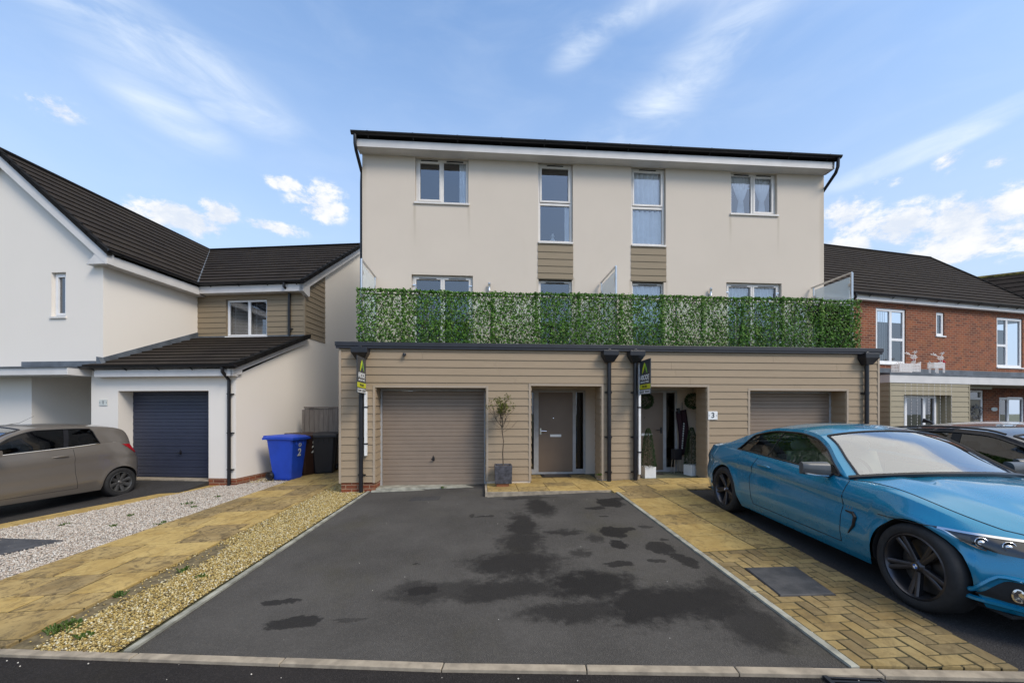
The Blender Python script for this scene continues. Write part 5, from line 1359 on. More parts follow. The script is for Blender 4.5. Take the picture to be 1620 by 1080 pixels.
# ------------------------------------------------------------------ things by the doors and the wall
def fence_panel():
    x0, x1, y = -4.72, -2.76, 11.2
    t = thing('fence_gate', 'weathered vertical board gate behind the wheelie bins, between the two houses', 'gate', ((x0 + x1) / 2, y, 0), world=True)
    m = MB(); x = x0
    while x < x1:
        wd = .118; m.box(x, min(x + wd, x1), y - (.0 if int(x * 50) % 2 else .008), y + .018, .03, 1.66 + rnd.uniform(-.006, .006)); x += wd + .006
    m.build('boards', TIMBER, t); m = MB(); m.box(x0 - .01, x1, y - .03, y + .03, 1.665, 1.70); m.build('capping', TIMBER, t)
    m = MB(); m.box(x0 - .06, x0, y - .02, y + .05, 0, 1.62); m.build('post', TIMBER, t)
fence_panel()
def wheelie_bin(loc, rz, mat, label, number=None, lidmat=None):
    """front towards local -Y, wheels at +Y"""
    t = thing('wheelie_bin', label, 'wheelie bin', loc, rz, 'wheelie bins against the fence')
    m = MB(); prof = [(.0, .20, -.235, .20), (.05, .215, -.25, .215), (.55, .25, -.30, .28), (.92, .275, -.335, .325), (.925, .295, -.355, .345), (.965, .295, -.355, .345)]
    rings = []
    for z, hw, y0, y1 in prof:
        c = .035; rings.append([(-hw + c, y0, z), (hw - c, y0, z), (hw, y0 + c, z), (hw, y1 - c, z), (hw - c, y1, z), (-hw + c, y1, z), (-hw, y1 - c, z), (-hw, y0 + c, z)])
    fs = [[i * 8 + k, i * 8 + (k + 1) % 8, (i + 1) * 8 + (k + 1) % 8, (i + 1) * 8 + k] for i in range(len(rings) - 1) for k in range(8)] + [list(range(8))[::-1]]
    m.add([v for r_ in rings for v in r_], fs)
    for x in (-.12, 0, .12): m.box(x - .012, x + .012, -.345, -.30, .80, .92)
    m.build('body', mat, t, bevel=.006)
    m = MB()
    def lid(a, b):
        x = -.305 + .61 * a; y = -.385 + .78 * b; e = min(a, 1 - a, b, 1 - b)
        return (x, y, .975 + .035 * min(1, e / .10) + .018 * math.sin(b * PI) + (.012 if .2 < a < .8 and .15 < b < .8 else 0))
    m.grid(lid, 16, 20); pts = [lid(a, b) for a, b in [(i / 16, 0) for i in range(17)] + [(1, j / 20) for j in range(1, 21)] + [(1 - i / 16, 1) for i in range(1, 17)] + [(0, 1 - j / 20) for j in range(1, 20)]]
    n = len(pts); m.add(pts + [(x, y, z - .05) for x, y, z in pts], [[i, n + i, n + (i + 1) % n, (i + 1) % n] for i in range(n)])
    m.build('lid', lidmat or mat, t, smooth=True, angle=60)
    m = MB(); m.tube([(-.24, .40, 1.0), (.24, .40, 1.0)], .018, 10)
    for x in (-.24, -.08, .08, .24): m.box(x - .015, x + .015, .33, .41, .965, 1.015)
    m.build('handle', lidmat or mat, t)
    for x in (-.245, .245):
        m = MB(); M = Matrix.Translation((x, .245, .10 - .0)) @ Matrix.Rotation(PI / 2, 4, 'Y')
        m.lathe([(0, -.025), (.05, -.025), (.06, -.015), (.082, -.025), (.10, -.015), (.10, .015), (.082, .025), (.06, .015), (.05, .025), (0, .025)], 24, M); m.build('wheel', BLACKP, t, smooth=True)
    m = MB(); m.tube([(-.22, .245, .10), (.22, .245, .10)], .012, 8); m.build('axle', BLACKP, t)
    if number:
        rot = basis((1, 0, 0), (0, -.14, .99), (0, -.99, -.14))
        text_mesh(number, .24, STICK, Vector((0, -.322, .62)), rot, t, 'number_sticker', bold=.006)
        m = MB(); Mx = Matrix.Translation((0, -.338, .80)) @ rot.to_4x4()
        m.lathe([(.028, 0), (.045, .002), (.045, -.002), (.028, -.002)], 14, Mx); m.build('symbol_sticker', STICK, t)
        for k in (-1, 1): pass
zb_ = gz(-4.5, 9.8) + .02
wheelie_bin((-4.55, 9.85, zb_), R(77), BINB, 'bright blue wheelie bin numbered 2, nearest the white house wall', '2')
wheelie_bin((-4.40, 10.45, zb_ + .02), R(60), BINBR, 'dark brown wheelie bin half hidden between the blue and the black one', '2')
wheelie_bin((-3.97, 10.62, zb_ + .02), R(12), BINK, 'black wheelie bin nearest the taupe clad garage')
m = MB(); m.prism([(-3.62, 10.62, .02), (-3.48, 10.62, .5), (-3.64, 10.64, .5)], (0, .012, 0)); tag(m.build('leaning_board', SIGNW, bevel=.002), 'white triangular offcut leaning between the black bin and the fence', 'board')

# agent boards
def agent_board(loc, face, label):
    """face=+1: printed side towards +X, near edge at -Y"""
    t = thing('estate_agent_sign', label, 'sign', loc, 0, 'estate agent boards on the downpipes')
    zb = .72 if face > 0 else .30
    m = MB(); m.box(-.024, .024, -.035, .035, zb, 2.56 if face < 0 else 1.95); m.build('post', WHITEP, t, bevel=.004)
    m = MB()
    for z in (1.65, .95 if face > 0 else .75): m.box(-.032, .032, -.045, .045, z - .012, z + .012)
    m.build('strap', BLACKP, t)
    y0, y1 = -.56, -.02; z0, z1 = 1.90, 2.57; x = face * .0
    m = MB(); m.box(x - .006, x + .006, y0, y1, z0, z1); b = m.build('board', SIGNK, t); P = H(b)
    ex = Vector((0, 1, 0)) if face > 0 else Vector((0, -1, 0)); nrm = Vector((face, 0, 0))
    C_ = lambda u, z, w=.008: (Vector((x, (y0 + y1) / 2, 0)) + ex * u + nrm * w + Vector((0, 0, z)))
    rot = basis(tuple(ex), (0, 0, 1), tuple(nrm))
    def plate(u0, u1, za, zb_, mat, name, w=.0075):
        q = MB(); q.prism([C_(u0, za, w - .001), C_(u1, za, w - .001), C_(u1, zb_, w - .001), C_(u0, zb_, w - .001)], nrm * .001); q.build(name, mat, P)
    plate(-.27, .27, 2.005, 2.095, SIGNY, 'yellow_band'); plate(-.25, .25, 1.915, 1.985, SIGNW, 'phone_strip')
    def leaf(u0, z0_, u1, z1_, wd, mat, k):
        q = MB(); a = Vector((u0, z0_)); c = Vector((u1, z1_)); d = (c - a).normalized(); n = Vector((-d.y, d.x)); L = (c - a).length; P_ = []
        for i in range(25):
            th = 2 * PI * i / 24; s_ = .5 - .5 * math.cos(th); r_ = math.sin(th) * wd * (math.sin(PI * (.12 + .88 * (1 - s_) * .9)) ** .6); v = a + d * L * s_ + n * r_; P_.append(C_(v.x, v.y, .0075 + k * .001))
        q.prism(P_[:-1], nrm * .001); q.build('emblem', mat, P)
    leaf(.13, 2.30, .0, 2.52, .030, SIGNG, 1); leaf(-.11, 2.30, .015, 2.52, .034, SIGNL, 2)
    text_mesh('ABODE', .135, SIGNW, C_(0, 2.225), rot, P, 'agent_name', .95, bold=.002)
    text_mesh('SALES & LETTINGS', .050, SIGNW, C_(0, 2.14), rot, P, 'agent_line', .95)
    text_mesh('FOR SALE', .062, INK, C_(0, 2.05, .009), rot, P, 'sale_text', .9, bold=.001)
    q = MB(); r_ = random.Random(3)
    for k in range(11):
        if k == 5: continue
        u = -.215 + k * .043; q.prism([C_(u - .013, 1.93, .009), C_(u + .013, 1.93, .009), C_(u + .013, 1.97, .009), C_(u - .013, 1.97, .009)], nrm * .001)
    q.build('phone_digits', INK, P)
agent_board((-2.215, 7.95, 0), 1, 'dark agent board on a white post beside the far left downpipe of the taupe garages')
agent_board((3.17, 7.95, 0), -1, 'dark agent board on a white post beside the second front door')
# plaques
def plaque(loc, ang, wd, ht, txt, label, sz, mat=STICK):
    t = thing('house_number_sign', label, 'house number', tuple(loc), ang)
    m = MB(); m.box(-wd / 2, wd / 2, -.012, 0, -ht / 2, ht / 2); m.build('plate', mat, t, bevel=.003)
    text_mesh(txt, sz, SIGNK, Vector((0, -.0135, 0)), ROT_FRONT, t, 'number', bold=.003)
    for x in (-1, 1):
        q = MB(); q.lathe([(0, .004), (.008, .003), (.009, 0)], 10, Matrix.Translation((x * (wd / 2 - .018), -.012, 0)) @ Matrix.Rotation(PI / 2, 4, 'X')); q.build('screw', BLACKP, t)
plaque((4.732, 7.98, 1.485), 0, .20, .17, '3', 'small white plaque numbered 3 on the taupe boards beside the second porch', .15, SIGNW)
def at_left(a, b, z): return Matrix.Translation((PL[0], PL[1], 0)) @ Matrix.Rotation(AL, 4, 'Z') @ Vector((a, b, z))
plaque(at_left(-3.185, -.004, 1.77), AL, .20, .13, '1', 'small grey-green number plaque on the pale pier left of the navy garage door', .10)

# potted standard shrub
def shrub():
    x, y = .41, 7.74; z0 = STEPZ
    t = thing('potted_shrub', 'leggy standard shrub with sparse yellow-green top leaves in a square slate pot', 'potted plant', (x, y, z0))
    m = MB(); m.box(-.13, .10, -.12, .12, 0, .055); m.build('brick_foot', TERRA, t, bevel=.004)
    m = MB(); w0, w1_, h0, h1 = .155, .165, .055, .40
    a = [(-w0, -w0, h0), (w0, -w0, h0), (w0, w0, h0), (-w0, w0, h0)]; b = [(-w1_, -w1_, h1), (w1_, -w1_, h1), (w1_, w1_, h1), (-w1_, w1_, h1)]; k = w1_ - .025
    c = [(-k, -k, h1), (k, -k, h1), (k, k, h1), (-k, k, h1)]; d = [(-k, -k, h1 - .04), (k, -k, h1 - .04), (k, k, h1 - .04), (-k, k, h1 - .04)]
    m.add(a + b + c + d, [[3, 2, 1, 0]] + [[r_ * 4 + i, r_ * 4 + (i + 1) % 4, r_ * 4 + 4 + (i + 1) % 4, r_ * 4 + 4 + i] for r_ in range(3) for i in range(4)]); m.build('pot', SLATE, t, bevel=.006)
    m = MB(); m.grid(lambda a, b: (-k + 2 * k * a, -k + 2 * k * b, h1 - .03 + .012 * math.sin(a * 17) * math.sin(b * 13)), 8, 8); m.build('soil', SOIL, t)
    r = random.Random(21); m = MB(); lf = MB()
    trunk = [(0.005, 0, .36), (-.01, .005, .60), (.008, 0, .85), (-.018, .004, 1.02), (-.02, 0, 1.16)]; m.tube(trunk, [.013, .011, .010, .011, .012], 7)
    tips = []
    def grow(p, d, l, rad, lev):
        pts = [p]; q = p
        for i in range(4):
            d = (d + Vector((r.gauss(0, .13), r.gauss(0, .10), r.gauss(.05, .10)))).normalized(); q = q + d * l / 4; pts.append(q)
        m.tube(pts, [rad, rad * .85, rad * .7, rad * .6, rad * .5], 5)
        if lev == 0: tips.append((q, d)); return
        for i in range(r.choice([2, 3])):
            k_ = r.choice([2, 3, 4]); e = (d + Vector((r.gauss(0, .42), r.gauss(0, .34), r.uniform(.0, .45)))).normalized(); grow(pts[k_], e, l * r.uniform(.55, .85), rad * .62, lev - 1)
    for i in range(7):
        a = i * 2 * PI / 7; e = Vector((math.cos(a) * .42, math.sin(a) * .34, 1)).normalized(); grow(Vector((-.02, 0, 1.08 + .02 * (i % 3))), e, r.uniform(.20, .30), .0075, 3)
    for i in range(3): grow(Vector((-.018, 0, 1.02 + .03 * i)), Vector((r.choice([-1, 1]) * 1.0, r.gauss(0, .3), .5)).normalized(), .22, .004, 1)
    for q, d in tips:
        hi_ = (q.z > 1.36 and r.random() < .9); nn = r.randint(5, 10) if hi_ else (1 if r.random() < .25 else 0)
        for j in range(nn):
            c = q + Vector((r.gauss(0, .018), r.gauss(0, .018), r.gauss(0, .025))); dd = Vector((r.gauss(0, 1), r.gauss(0, 1), r.gauss(.3, .8))).normalized() * r.uniform(.028, .05); s = dd.cross(Vector((r.random(), r.random(), 1))).normalized() * .009
            lf.add([c, c + dd * .5 - s, c + dd, c + dd * .5 + s], [[0, 1, 2, 3]], r.choice([0, 0, 1]))
    tr = m.build('trunk', BARK, t, smooth=True); lf.build('leaves', OLIVE, t)
shrub()
def foliage_cloud(fn, n, size, seed, mats):
    r = random.Random(seed); m = MB()
    for i in range(n):
        p, nr = fn(r); d = (nr + Vector((r.gauss(0, .6), r.gauss(0, .6), r.gauss(0, .6)))).normalized() * size * r.uniform(.6, 1.3); s = d.cross(Vector((r.gauss(0, 1), r.gauss(0, 1), r.gauss(0, 1)))).normalized() * size * .35
        m.add([p, p + d * .5 - s, p + d, p + d * .5 + s], [[0, 1, 2, 3]], r.choice(range(len(mats))))
    return m
def topiary(loc, label, grp, rz=0):
    t = thing('topiary_cone', label, 'topiary', loc, rz, grp)
    m = MB(); m.box(-.12, .12, -.12, .12, 0, .24)
    m.build('planter', SIGNW, t, bevel=.006)
    def fn(r):
        h = r.random() ** 1.15; a = r.uniform(0, 2 * PI); rr_ = .15 * (1 - h) ** .55 + .012; rr_ *= r.uniform(.78, 1.03)
        return Vector((rr_ * math.cos(a), rr_ * math.sin(a), .24 + h * .80)), Vector((math.cos(a), math.sin(a), .4)).normalized()
    foliage_cloud(fn, 3800, .020, 5, TOPI).build('foliage', TOPI, t)
    m = MB(); m.tube([(0, 0, .2), (0, 0, .95)], .012, 6); m.build('stem', BARK, t)
topiary((3.53, 8.36, .165), 'green box cone in a white cube planter left of the second front door', 'topiary cones flanking the second door')
topiary((4.60, 8.56, .17), 'green box cone in a white cube planter right of the second front door', 'topiary cones flanking the second door', .3)
def ball(loc, label):
    t = thing('topiary_ball', label, 'hanging topiary', loc, 0, 'topiary balls hanging in the second porch')
    def fn(r):
        v = Vector((r.gauss(0, 1), r.gauss(0, 1), r.gauss(0, 1))).normalized(); return v * .165 * r.uniform(.8, 1.03), v
    foliage_cloud(fn, 2400, .024, 9, TOPI).build('foliage', TOPI, t); m = MB(); m.tube([(0, 0, .1), (0, 0, .50)], .004, 5); m.build('chain', BLACKP, t)
ball((4.66, 8.62, 1.80), 'round topiary ball hanging at the right of the second porch above the dark banner'); ball((3.58, 8.62, 1.80), 'round topiary ball hanging at the left of the second porch behind the agent board')
m = MB()
def cl(a, b): return (4.44 + .26 * a + .03 * math.sin(b * 4) + .03 * (1 - b), 8.93 + .02 * math.sin(a * 14), .55 + 1.02 * b - .35 * (1 - b) * (1 - abs(2 * a - 1)) * 0 + .05 * a)
m.grid(cl, 14, 10); o = m.build('cloth', MAROON, smooth=True)
t = thing('porch_banner', 'dark maroon cloth banner with a strip of pale letters hanging in the second porch', 'banner', (4.58, 8.95, .5)); o.parent = t['_obj']; o.location = (-4.58, -8.95, -.5)
m = MB(); m.tube([(4.58 - 4.58, 0, 1.1), (0, 0, 1.28)], .006, 5); m.build('hanger', BLACKP, t)
q = MB()
for k in range(11): q.box(-.012 + .004 * k - .03, .018 + .004 * k - .03, -.055, -.053, .22 + k * .055, .26 + k * .055)
q.build('pale_letters', STICK, t)
# lantern on legs
t = thing('lantern_stand', 'dark box lantern on thin legs standing right of the second front door', 'lantern', (4.37, 8.80, .172))
m = MB()
for x in (-.07, .07):
    for y in (-.06, .06): m.tube([(x * 1.3, y * 1.3, 0), (x, y, .32)], .007, 6)
m.build('legs', STEEL, t); m = MB(); m.box(-.09, .09, -.08, .08, .32, .55); m.build('box', BLACKP, t, bevel=.006)
for x, y, w_, z, lab in ((1.62, 8.80, .62, STEPZ + .006, 'dark coir mat on the step of the first front door'), (3.72, 8.80, .62, STEPZ + .021, 'dark coir mat before the second front door')):
    t = thing('door_mat', lab, 'door mat', (x, y, z)); m = MB(); m.box(-w_ / 2, w_ / 2, -.19, .16, 0, .014); m.build('border', RUB, t); m = MB(); m.box(-w_ / 2 + .05, w_ / 2 - .05, -.14, .11, .014, .019); m.build('pile', MAT_RUG, t)

# ------------------------------------------------------------------ cars
def curve(pts):
    X = [p[0] for p in pts]; Y = [p[1] for p in pts]; n = len(X)
    d = [(Y[i + 1] - Y[i]) / (X[i + 1] - X[i]) for i in range(n - 1)]; m = [d[0]] + [0 if d[i - 1] * d[i] <= 0 else 2 * d[i - 1] * d[i] / (d[i - 1] + d[i]) for i in range(1, n - 1)] + [d[-1]]
    def f(x):
        if x <= X[0]: return Y[0]
        if x >= X[-1]: return Y[-1]
        i = 0
        while x > X[i + 1]: i += 1
        h = X[i + 1] - X[i]; t = (x - X[i]) / h
        return (2 * t ** 3 - 3 * t * t + 1) * Y[i] + (t ** 3 - 2 * t * t + t) * h * m[i] + (-2 * t ** 3 + 3 * t * t) * Y[i + 1] + (t ** 3 - t * t) * h * m[i + 1]
    return f
def ss(a, b, x):
    t = max(0, min(1, (x - a) / (b - a))); return t * t * (3 - 2 * t)
class Car:
    """s runs from the rear bumper (0) to the nose (L); local x = s, y lateral, z up"""
    def __init__(c, **k): c.__dict__.update(k)
    def hw(c, s):
        W = c.W
        if s > c.fs: t = min(1, (s - c.fs) / (c.L - c.fs)); return W * max(.0, (1 - t ** c.fe)) ** (1 / c.fe)
        if s < c.rs: t = min(1, (c.rs - s) / c.rs); return W * max(.0, (1 - t ** c.re)) ** (1 / c.re)
        return W
    def arch(c, s):
        z = 0
        for a in (c.ra, c.fa):
            if abs(s - a) < c.AR: z = max(z, c.wr + math.sqrt(c.AR ** 2 - (s - a) ** 2))
        return z
    def zlow(c, s): return c.sill(s)
    def W_(c, s, z):
        zb = c.belt(s); zl = .20; u = (z - zl) / (zb - zl); cr = c.crease(s)
        g = 1 - .055 * max(0, (.30 - u) / .30) ** 2
        if z > cr: g -= c.tuck * ((z - cr) / max(.05, zb - cr)) ** 1.25
        g -= c.scoop * math.exp(-((z - cr + .085) / .055) ** 2)
        g -= .010 * math.exp(-((z - .31) / .035) ** 2) * (1 if c.ra + .35 < s < c.fa - .35 else 0)
        for a in (c.ra, c.fa):
            d = math.hypot(s - a, z - c.wr) - c.AR
            g += .016 * math.exp(-((d - .015) / .045) ** 2) if z < zb - .02 else 0
        return c.hw(s) * g
    def shift(c, s, z):
        f = ss(c.fs, c.L, s); r = 1 - ss(0, c.rs, s)
        return -f * c.fshift(z) + r * c.rshift(z)
    def S(c, s, z, side=-1, off=0):
        y = c.W_(s, z); e = 1e-3
        if off:
            dy = (c.W_(s + e, z) - y) / e; dz = (c.W_(s, z + e) - y) / e
            n = Vector((-dy, 1, -dz)).normalized(); return Vector((s + c.shift(s, z) + n.x * off, side * (y + n.y * off), z + n.z * off))
        return Vector((s + c.shift(s, z), side * y, z))
    def D(c, s, t, side=-1, off=0):
        """deck: t=0 at the shoulder, 1 on the centre line"""
        zb = c.belt(s); yb = c.W_(s, zb); h = c.deck(s) - zb; z = zb + h * (1 - (1 - t) ** 2.3) + off
        if s > c.wb0: z += .010 * math.exp(-((t - .36) / .05) ** 2) * ss(c.wb0, c.wb0 + .3, s) * (1 - ss(c.L - .3, c.L, s)) - .006 * math.exp(-((t - .52) / .08) ** 2)
        return Vector((s + c.shift(s, zb) * (1 - .4 * t), side * yb * (1 - t), z))
    def stations(c):
        st = set()
        n = 70
        for i in range(n + 1): st.add(round(c.L * i / n, 4))
        for a in (c.ra, c.fa):
            st = {x for x in st if not (a - c.AR - .02 < x < a + c.AR + .02)}
            zs = c.sill(a)
            th0 = math.asin(max(-1, (zs - c.wr) / c.AR))
            for i in range(29):
                th = th0 + (PI - 2 * th0) * i / 28; st.add(round(a - c.AR * math.cos(th), 4))
            st.add(round(a - c.AR * math.cos(th0) - .002, 4)); st.add(round(a + c.AR * math.cos(th0) + .002, 4))
        for i in range(1, 9): st.add(round(c.L - .14 * (i / 9) ** 2.2, 4)); st.add(round(.14 * (i / 9) ** 2.2, 4))
        return sorted(st)
def build_car(c, name, label, loc, ang, paint, cat='car', grp='parked cars on the drives', inter=None):
    t = thing(name, label, cat, loc, ang, grp)
    st = c.stations(); NR = 16; body = MB()
    for side in (-1, 1):
        rows = []
        for s in st:
            a = c.arch(s); z0 = max(c.sill(s), a) if a else c.sill(s); zb = c.belt(s); row = []
            for j in range(NR + 1):
                z = z0 + (zb - z0) * j / NR; row.append(c.S(s, z, side))
            for j in range(1, 13): row.append(c.D(s, j / 12, side))
            rows.append(row)
        m = len(rows[0]); fs = []
        for i in range(len(rows) - 1):
            for j in range(m - 1):
                if j >= NR + 1 and c.wr0 + .03 < (st[i] + st[i + 1]) / 2 < c.wb0 - .03: continue
                q = [i * m + j, (i + 1) * m + j, (i + 1) * m + j + 1, i * m + j + 1]; fs.append(q if side < 0 else q[::-1])
        body.add([v for r_ in rows for v in r_], fs)
    bo = body.build('body', paint, t, smooth=True, angle=50); BP = H(bo)
    # underbody and wheel wells
    m = MB(); s0, s1 = .25, c.L - .3
    m.box(s0, s1, -c.W * .8, c.W * .8, .17, .19)
    for a in (c.ra, c.fa):
        for side in (-1, 1):
            n = 18; th0 = -.35; y0 = side * (c.W - .012); y1 = side * (c.W - .34)
            ring = [(a + c.AR * math.cos(th0 + (PI - 2 * th0) * i / n), c.wr + c.AR * math.sin(th0 + (PI - 2 * th0) * i / n)) for i in range(n + 1)]
            yl = lambda x, z: side * max(.2, min(c.W - .012, c.W_(min(x, c.L - .05), min(z, c.belt(x) - .02)) - .014))
            m.add([(x, yl(x, z), z) for x, z in ring] + [(x, y1, z) for x, z in ring], [[i, i + 1, n + 2 + i, n + 1 + i] for i in range(n)] + [[n + 1 + i for i in range(n + 1)]])
    m.build('underbody', RUB, BP)
    # greenhouse: per station a section from the belt up to the rail and over to the centre
    gs = []; s = c.g0
    N_ = 64; gs = [c.g0 + (c.g1 - c.g0) * i / N_ for i in range(N_ + 1)]
    def Rl(s, side): zb = c.belt(s); zr = max(zb, c.rail(s)); yb = c.W_(s, zb); return Vector((s, side * (yb - c.tumble(s) * (zr - zb)), zr))
    def sidept(s, z, side, off=0):
        zb = c.belt(s); zr = max(zb + 1e-4, c.rail(s)); yb = c.W_(s, zb); k = (z - zb); f = k / max(.02, zr - zb)
        return Vector((s + c.shift(s, zb), side * (yb - c.tumble(s) * k - .012 * (1 - f) * min(1, k / .02) + .012 * math.sin(PI * min(1, max(0, f))) + off), z))
    def top(s, q, side, off=0):
        """q: 0 rail .. 1 centre line"""
        r = Rl(s, side); cr = c.crown(s); bow = c.bow(s)
        return Vector((r.x + c.shift(s, c.belt(s)) + bow * (1 - (1 - q) ** 2), r.y * (1 - q), r.z + cr * (1 - (1 - q) ** 2.2) + off))
    gb = MB(); gsd = MB(); gw = MB(); gr = MB(); trim = MB()
    def wt(s):
        zb = c.belt(s); return zb + .016 + max(0, c.rail(s) - c.rw - zb - .016) * ss(c.w0 - .002, c.w0 + c.wsq, s) * (1 - ss(c.w1 - .05, c.w1, s))
    for side in (-1, 1):
        def strip(mb, za, zc, keep, n=5, off=0):
            vs = []; 
            for s in gs:
                a, b = za(s), max(zc(s), za(s))
                for j in range(n + 1): vs.append(sidept(s, a + (b - a) * j / n, side, off))
            fs = []
            for i in range(len(gs) - 1):
                sm = (gs[i] + gs[i + 1]) / 2
                if not keep(sm): continue
                for j in range(n):
                    q = [i * (n + 1) + j, (i + 1) * (n + 1) + j, (i + 1) * (n + 1) + j + 1, i * (n + 1) + j + 1]; fs.append(q if side < 0 else q[::-1])
            mb.add(vs, fs)
        al = lambda s: True
        wb_ = lambda s: c.belt(s) + .014
        strip(gb, c.belt, wb_, al, 2); strip(gb, wt, lambda s: max(c.rail(s), c.belt(s)), al, 4)
        gsd = MB(); strip(gsd, wb_, wt, lambda s: c.w0 < s < c.w1, 6, -.008); gsd.build('side_window', c.sideglass, t, smooth=True)
        # rubber and trim round the glass
        lo = [sidept(s, wb_(s), side, .002) for s in gs if c.w0 <= s <= c.w1]; hi_ = [sidept(s, wt(s), side, .002) for s in gs if c.w0 <= s <= c.w1]
        if lo: trim.tube(lo, .010, 5); trim.tube(hi_, .009, 5)
        for (sa, wd) in c.pillars:
            pts = [sidept(sa + (c.plean * k / 6), wb_(sa) + (wt(sa) - wb_(sa)) * k / 6, side, -.004) for k in range(7)]
            v = []
            for p in pts: v += [p + Vector((-wd / 2, 0, 0)), p + Vector((wd / 2, 0, 0))]
            trim.add(v, [[2 * i, 2 * i + 1, 2 * i + 3, 2 * i + 2] for i in range(6)])
        nq = 12
        def tops(mb, keep, off=0):
            vs = [top(s, j / nq, side, off) for s in gs for j in range(nq + 1)]; fs = []
            for i in range(len(gs) - 1):
                for j in range(nq):
                    if keep((gs[i] + gs[i + 1]) / 2, (j + .5) / nq):
                        q = [i * (nq + 1) + j, (i + 1) * (nq + 1) + j, (i + 1) * (nq + 1) + j + 1, i * (nq + 1) + j + 1]; fs.append(q if side < 0 else q[::-1])
            mb.add(vs, fs)
        isws = lambda s, q: s > c.wsh and q > 1 / nq and s < c.g1 - .01
        isrw = lambda s, q: c.rwa < s < c.rwb and q > 1.9 / nq
        tops(gb, lambda s, q: not isws(s, q) and not isrw(s, q)); tops(gw, isws, .0); tops(gr, isrw, .0)
    gb.build('roof', paint, BP, smooth=True, angle=40)
    gw.build('windscreen', WSGL, t, smooth=True, angle=60)
    if gr.f: gr.build('rear_window', CARGD, t, smooth=True)
    for side in (-1, 1):                          # rubber seal round the windscreen
        e = [top(s, 1 / 12, side, .003) for s in gs if s > c.wsh]; trim.tube(e, .011, 5)
        i0 = min(s for s in gs if s > c.wsh); trim.tube([top(i0, q / 10, side, .003) for q in range(1, 11)], .010, 5); trim.tube([top(c.g1 - .012, q / 10, side, .006) for q in range(0, 11)], .022, 5)
    trim.build('window_trim', BLACKP, BP, smooth=True)
    for side in (-1, 1):                          # scuttle
        pass
    # seams
    m = MB()
    def seam(pts, r=.0035): m.tube(pts, r, 4, cap=False)
    for side in (-1, 1):
        for (sa, za, sb, zb_) in c.seams:
            seam([c.S(sa + (sb - sa) * k / 12, za + (zb_ - za) * k / 12, side, .0004) for k in range(13)])
        for line in c.hood:
            n_ = []
            for (sa, ta), (sb, tb) in zip(line, line[1:]): n_ += [(sa + (sb - sa) * k / 6, ta + (tb - ta) * k / 6) for k in range(6)]
            seam([c.D(s, t_, side, .0008) for s, t_ in n_ + [line[-1]]])
    m.build('panel_gap', RUB, BP)
    # wheels
    for a in (c.ra, c.fa):
        for side in (-1, 1):
            Mw = Matrix.Translation((a, side * (c.W - .115), c.wr)) @ Matrix.Rotation(-side * PI / 2, 4, 'X')   # local z points outwards
            r, ri = c.wr, c.rim; h = .105
            rm = MB(); rm.lathe([(ri, h - .004), (ri - .012, h), (ri - .02, h - .012), (ri - .03, h - .05), (ri - .035, -.09), (ri, -.09)], 44, Mw)
            rm.lathe([(0, h - .022), (.026, h - .022), (.036, h - .03), (.050, h - .045), (.052, h - .09), (0, h - .09)], 28, Mw)
            def spoke(a0, w0, w1, d0=0):
                Rm = Mw @ Matrix.Rotation(a0, 4, 'Z'); n = 8; top_ = []; bot = []
                for i in range(n + 1):
                    f = i / n; x = .035 + (ri - .05) * f; wd = w0 + (w1 - w0) * f; z = h - .036 + .026 * f ** 1.3; y = d0 * f
                    top_ += [Rm @ Vector((x, y - wd / 2, z - .007)), Rm @ Vector((x, y - wd * .22, z)), Rm @ Vector((x, y + wd * .22, z)), Rm @ Vector((x, y + wd / 2, z - .007))]
                    bot += [Rm @ Vector((x, y - wd / 2, z - .035)), Rm @ Vector((x, y + wd / 2, z - .035))]
                fs = []
                for i in range(n):
                    for k in range(3): fs.append([i * 4 + k, (i + 1) * 4 + k, (i + 1) * 4 + k + 1, i * 4 + k + 1])
                    o = (n + 1) * 4; fs.append([i * 4, o + i * 2, o + (i + 1) * 2, (i + 1) * 4]); fs.append([i * 4 + 3, (i + 1) * 4 + 3, o + (i + 1) * 2 + 1, o + i * 2 + 1])
                rm.add(top_ + bot, fs)
            for k in range(c.nsp):
                b0 = 2 * PI * k / c.nsp + .9 + c.wrot
                if c.double: spoke(b0 - .10, .034, .036, -.004); spoke(b0 + .10, .034, .036, .004)
                else: spoke(b0, .055, .075, .0); 
            ob = rm.build('wheel', c.rimmat, t, smooth=True, angle=40); WP = H(ob)
            ty = MB(); ty.lathe([(ri - .004, h - .02), (ri + .004, h + .002), (ri + (r - ri) * .35, h + .010), (r - .022, h + .004), (r - .006, h - .012), (r, h - .035), (r, -.08), (r - .02, -.11), (ri, -.11)], 60, Mw)
            ty.build('tyre', RUB, WP, smooth=True, angle=50)
            bd = MB(); bd.lathe([(0, .005), (ri * .62, .005), (ri * .62, -.015), (ri - .04, -.016), (ri - .04, -.03)], 32, Mw); bd.build('brake_disc', DISC, WP, smooth=True, angle=30)
            cp = MB(); z = h - .020
            if c.badge:
                for k in range(4):
                    pts = [(0, 0)] + [(.018 * math.cos(PI / 2 * k + PI / 2 * j / 5), .018 * math.sin(PI / 2 * k + PI / 2 * j / 5)) for j in range(6)]
                    cp.add([Mw @ Vector((x, y, z)) for x, y in pts], [list(range(7))], k % 2)
                cp.lathe([(.018, z + .0005), (.028, z + .0005), (.029, z - .004)], 20, Mw, 2); cp.build('wheel_badge', [SIGNW, simple('badge_blue', (.02, .12, .42), .3) if 'badge_blue' not in MATS else MATS['badge_blue'], LAMPB], WP)
            else: cp.lathe([(0, z), (.022, z), (.024, z - .004)], 20, Mw); cp.build('centre_cap', STEEL, WP)
    return t, BP, sidept, top, Rl
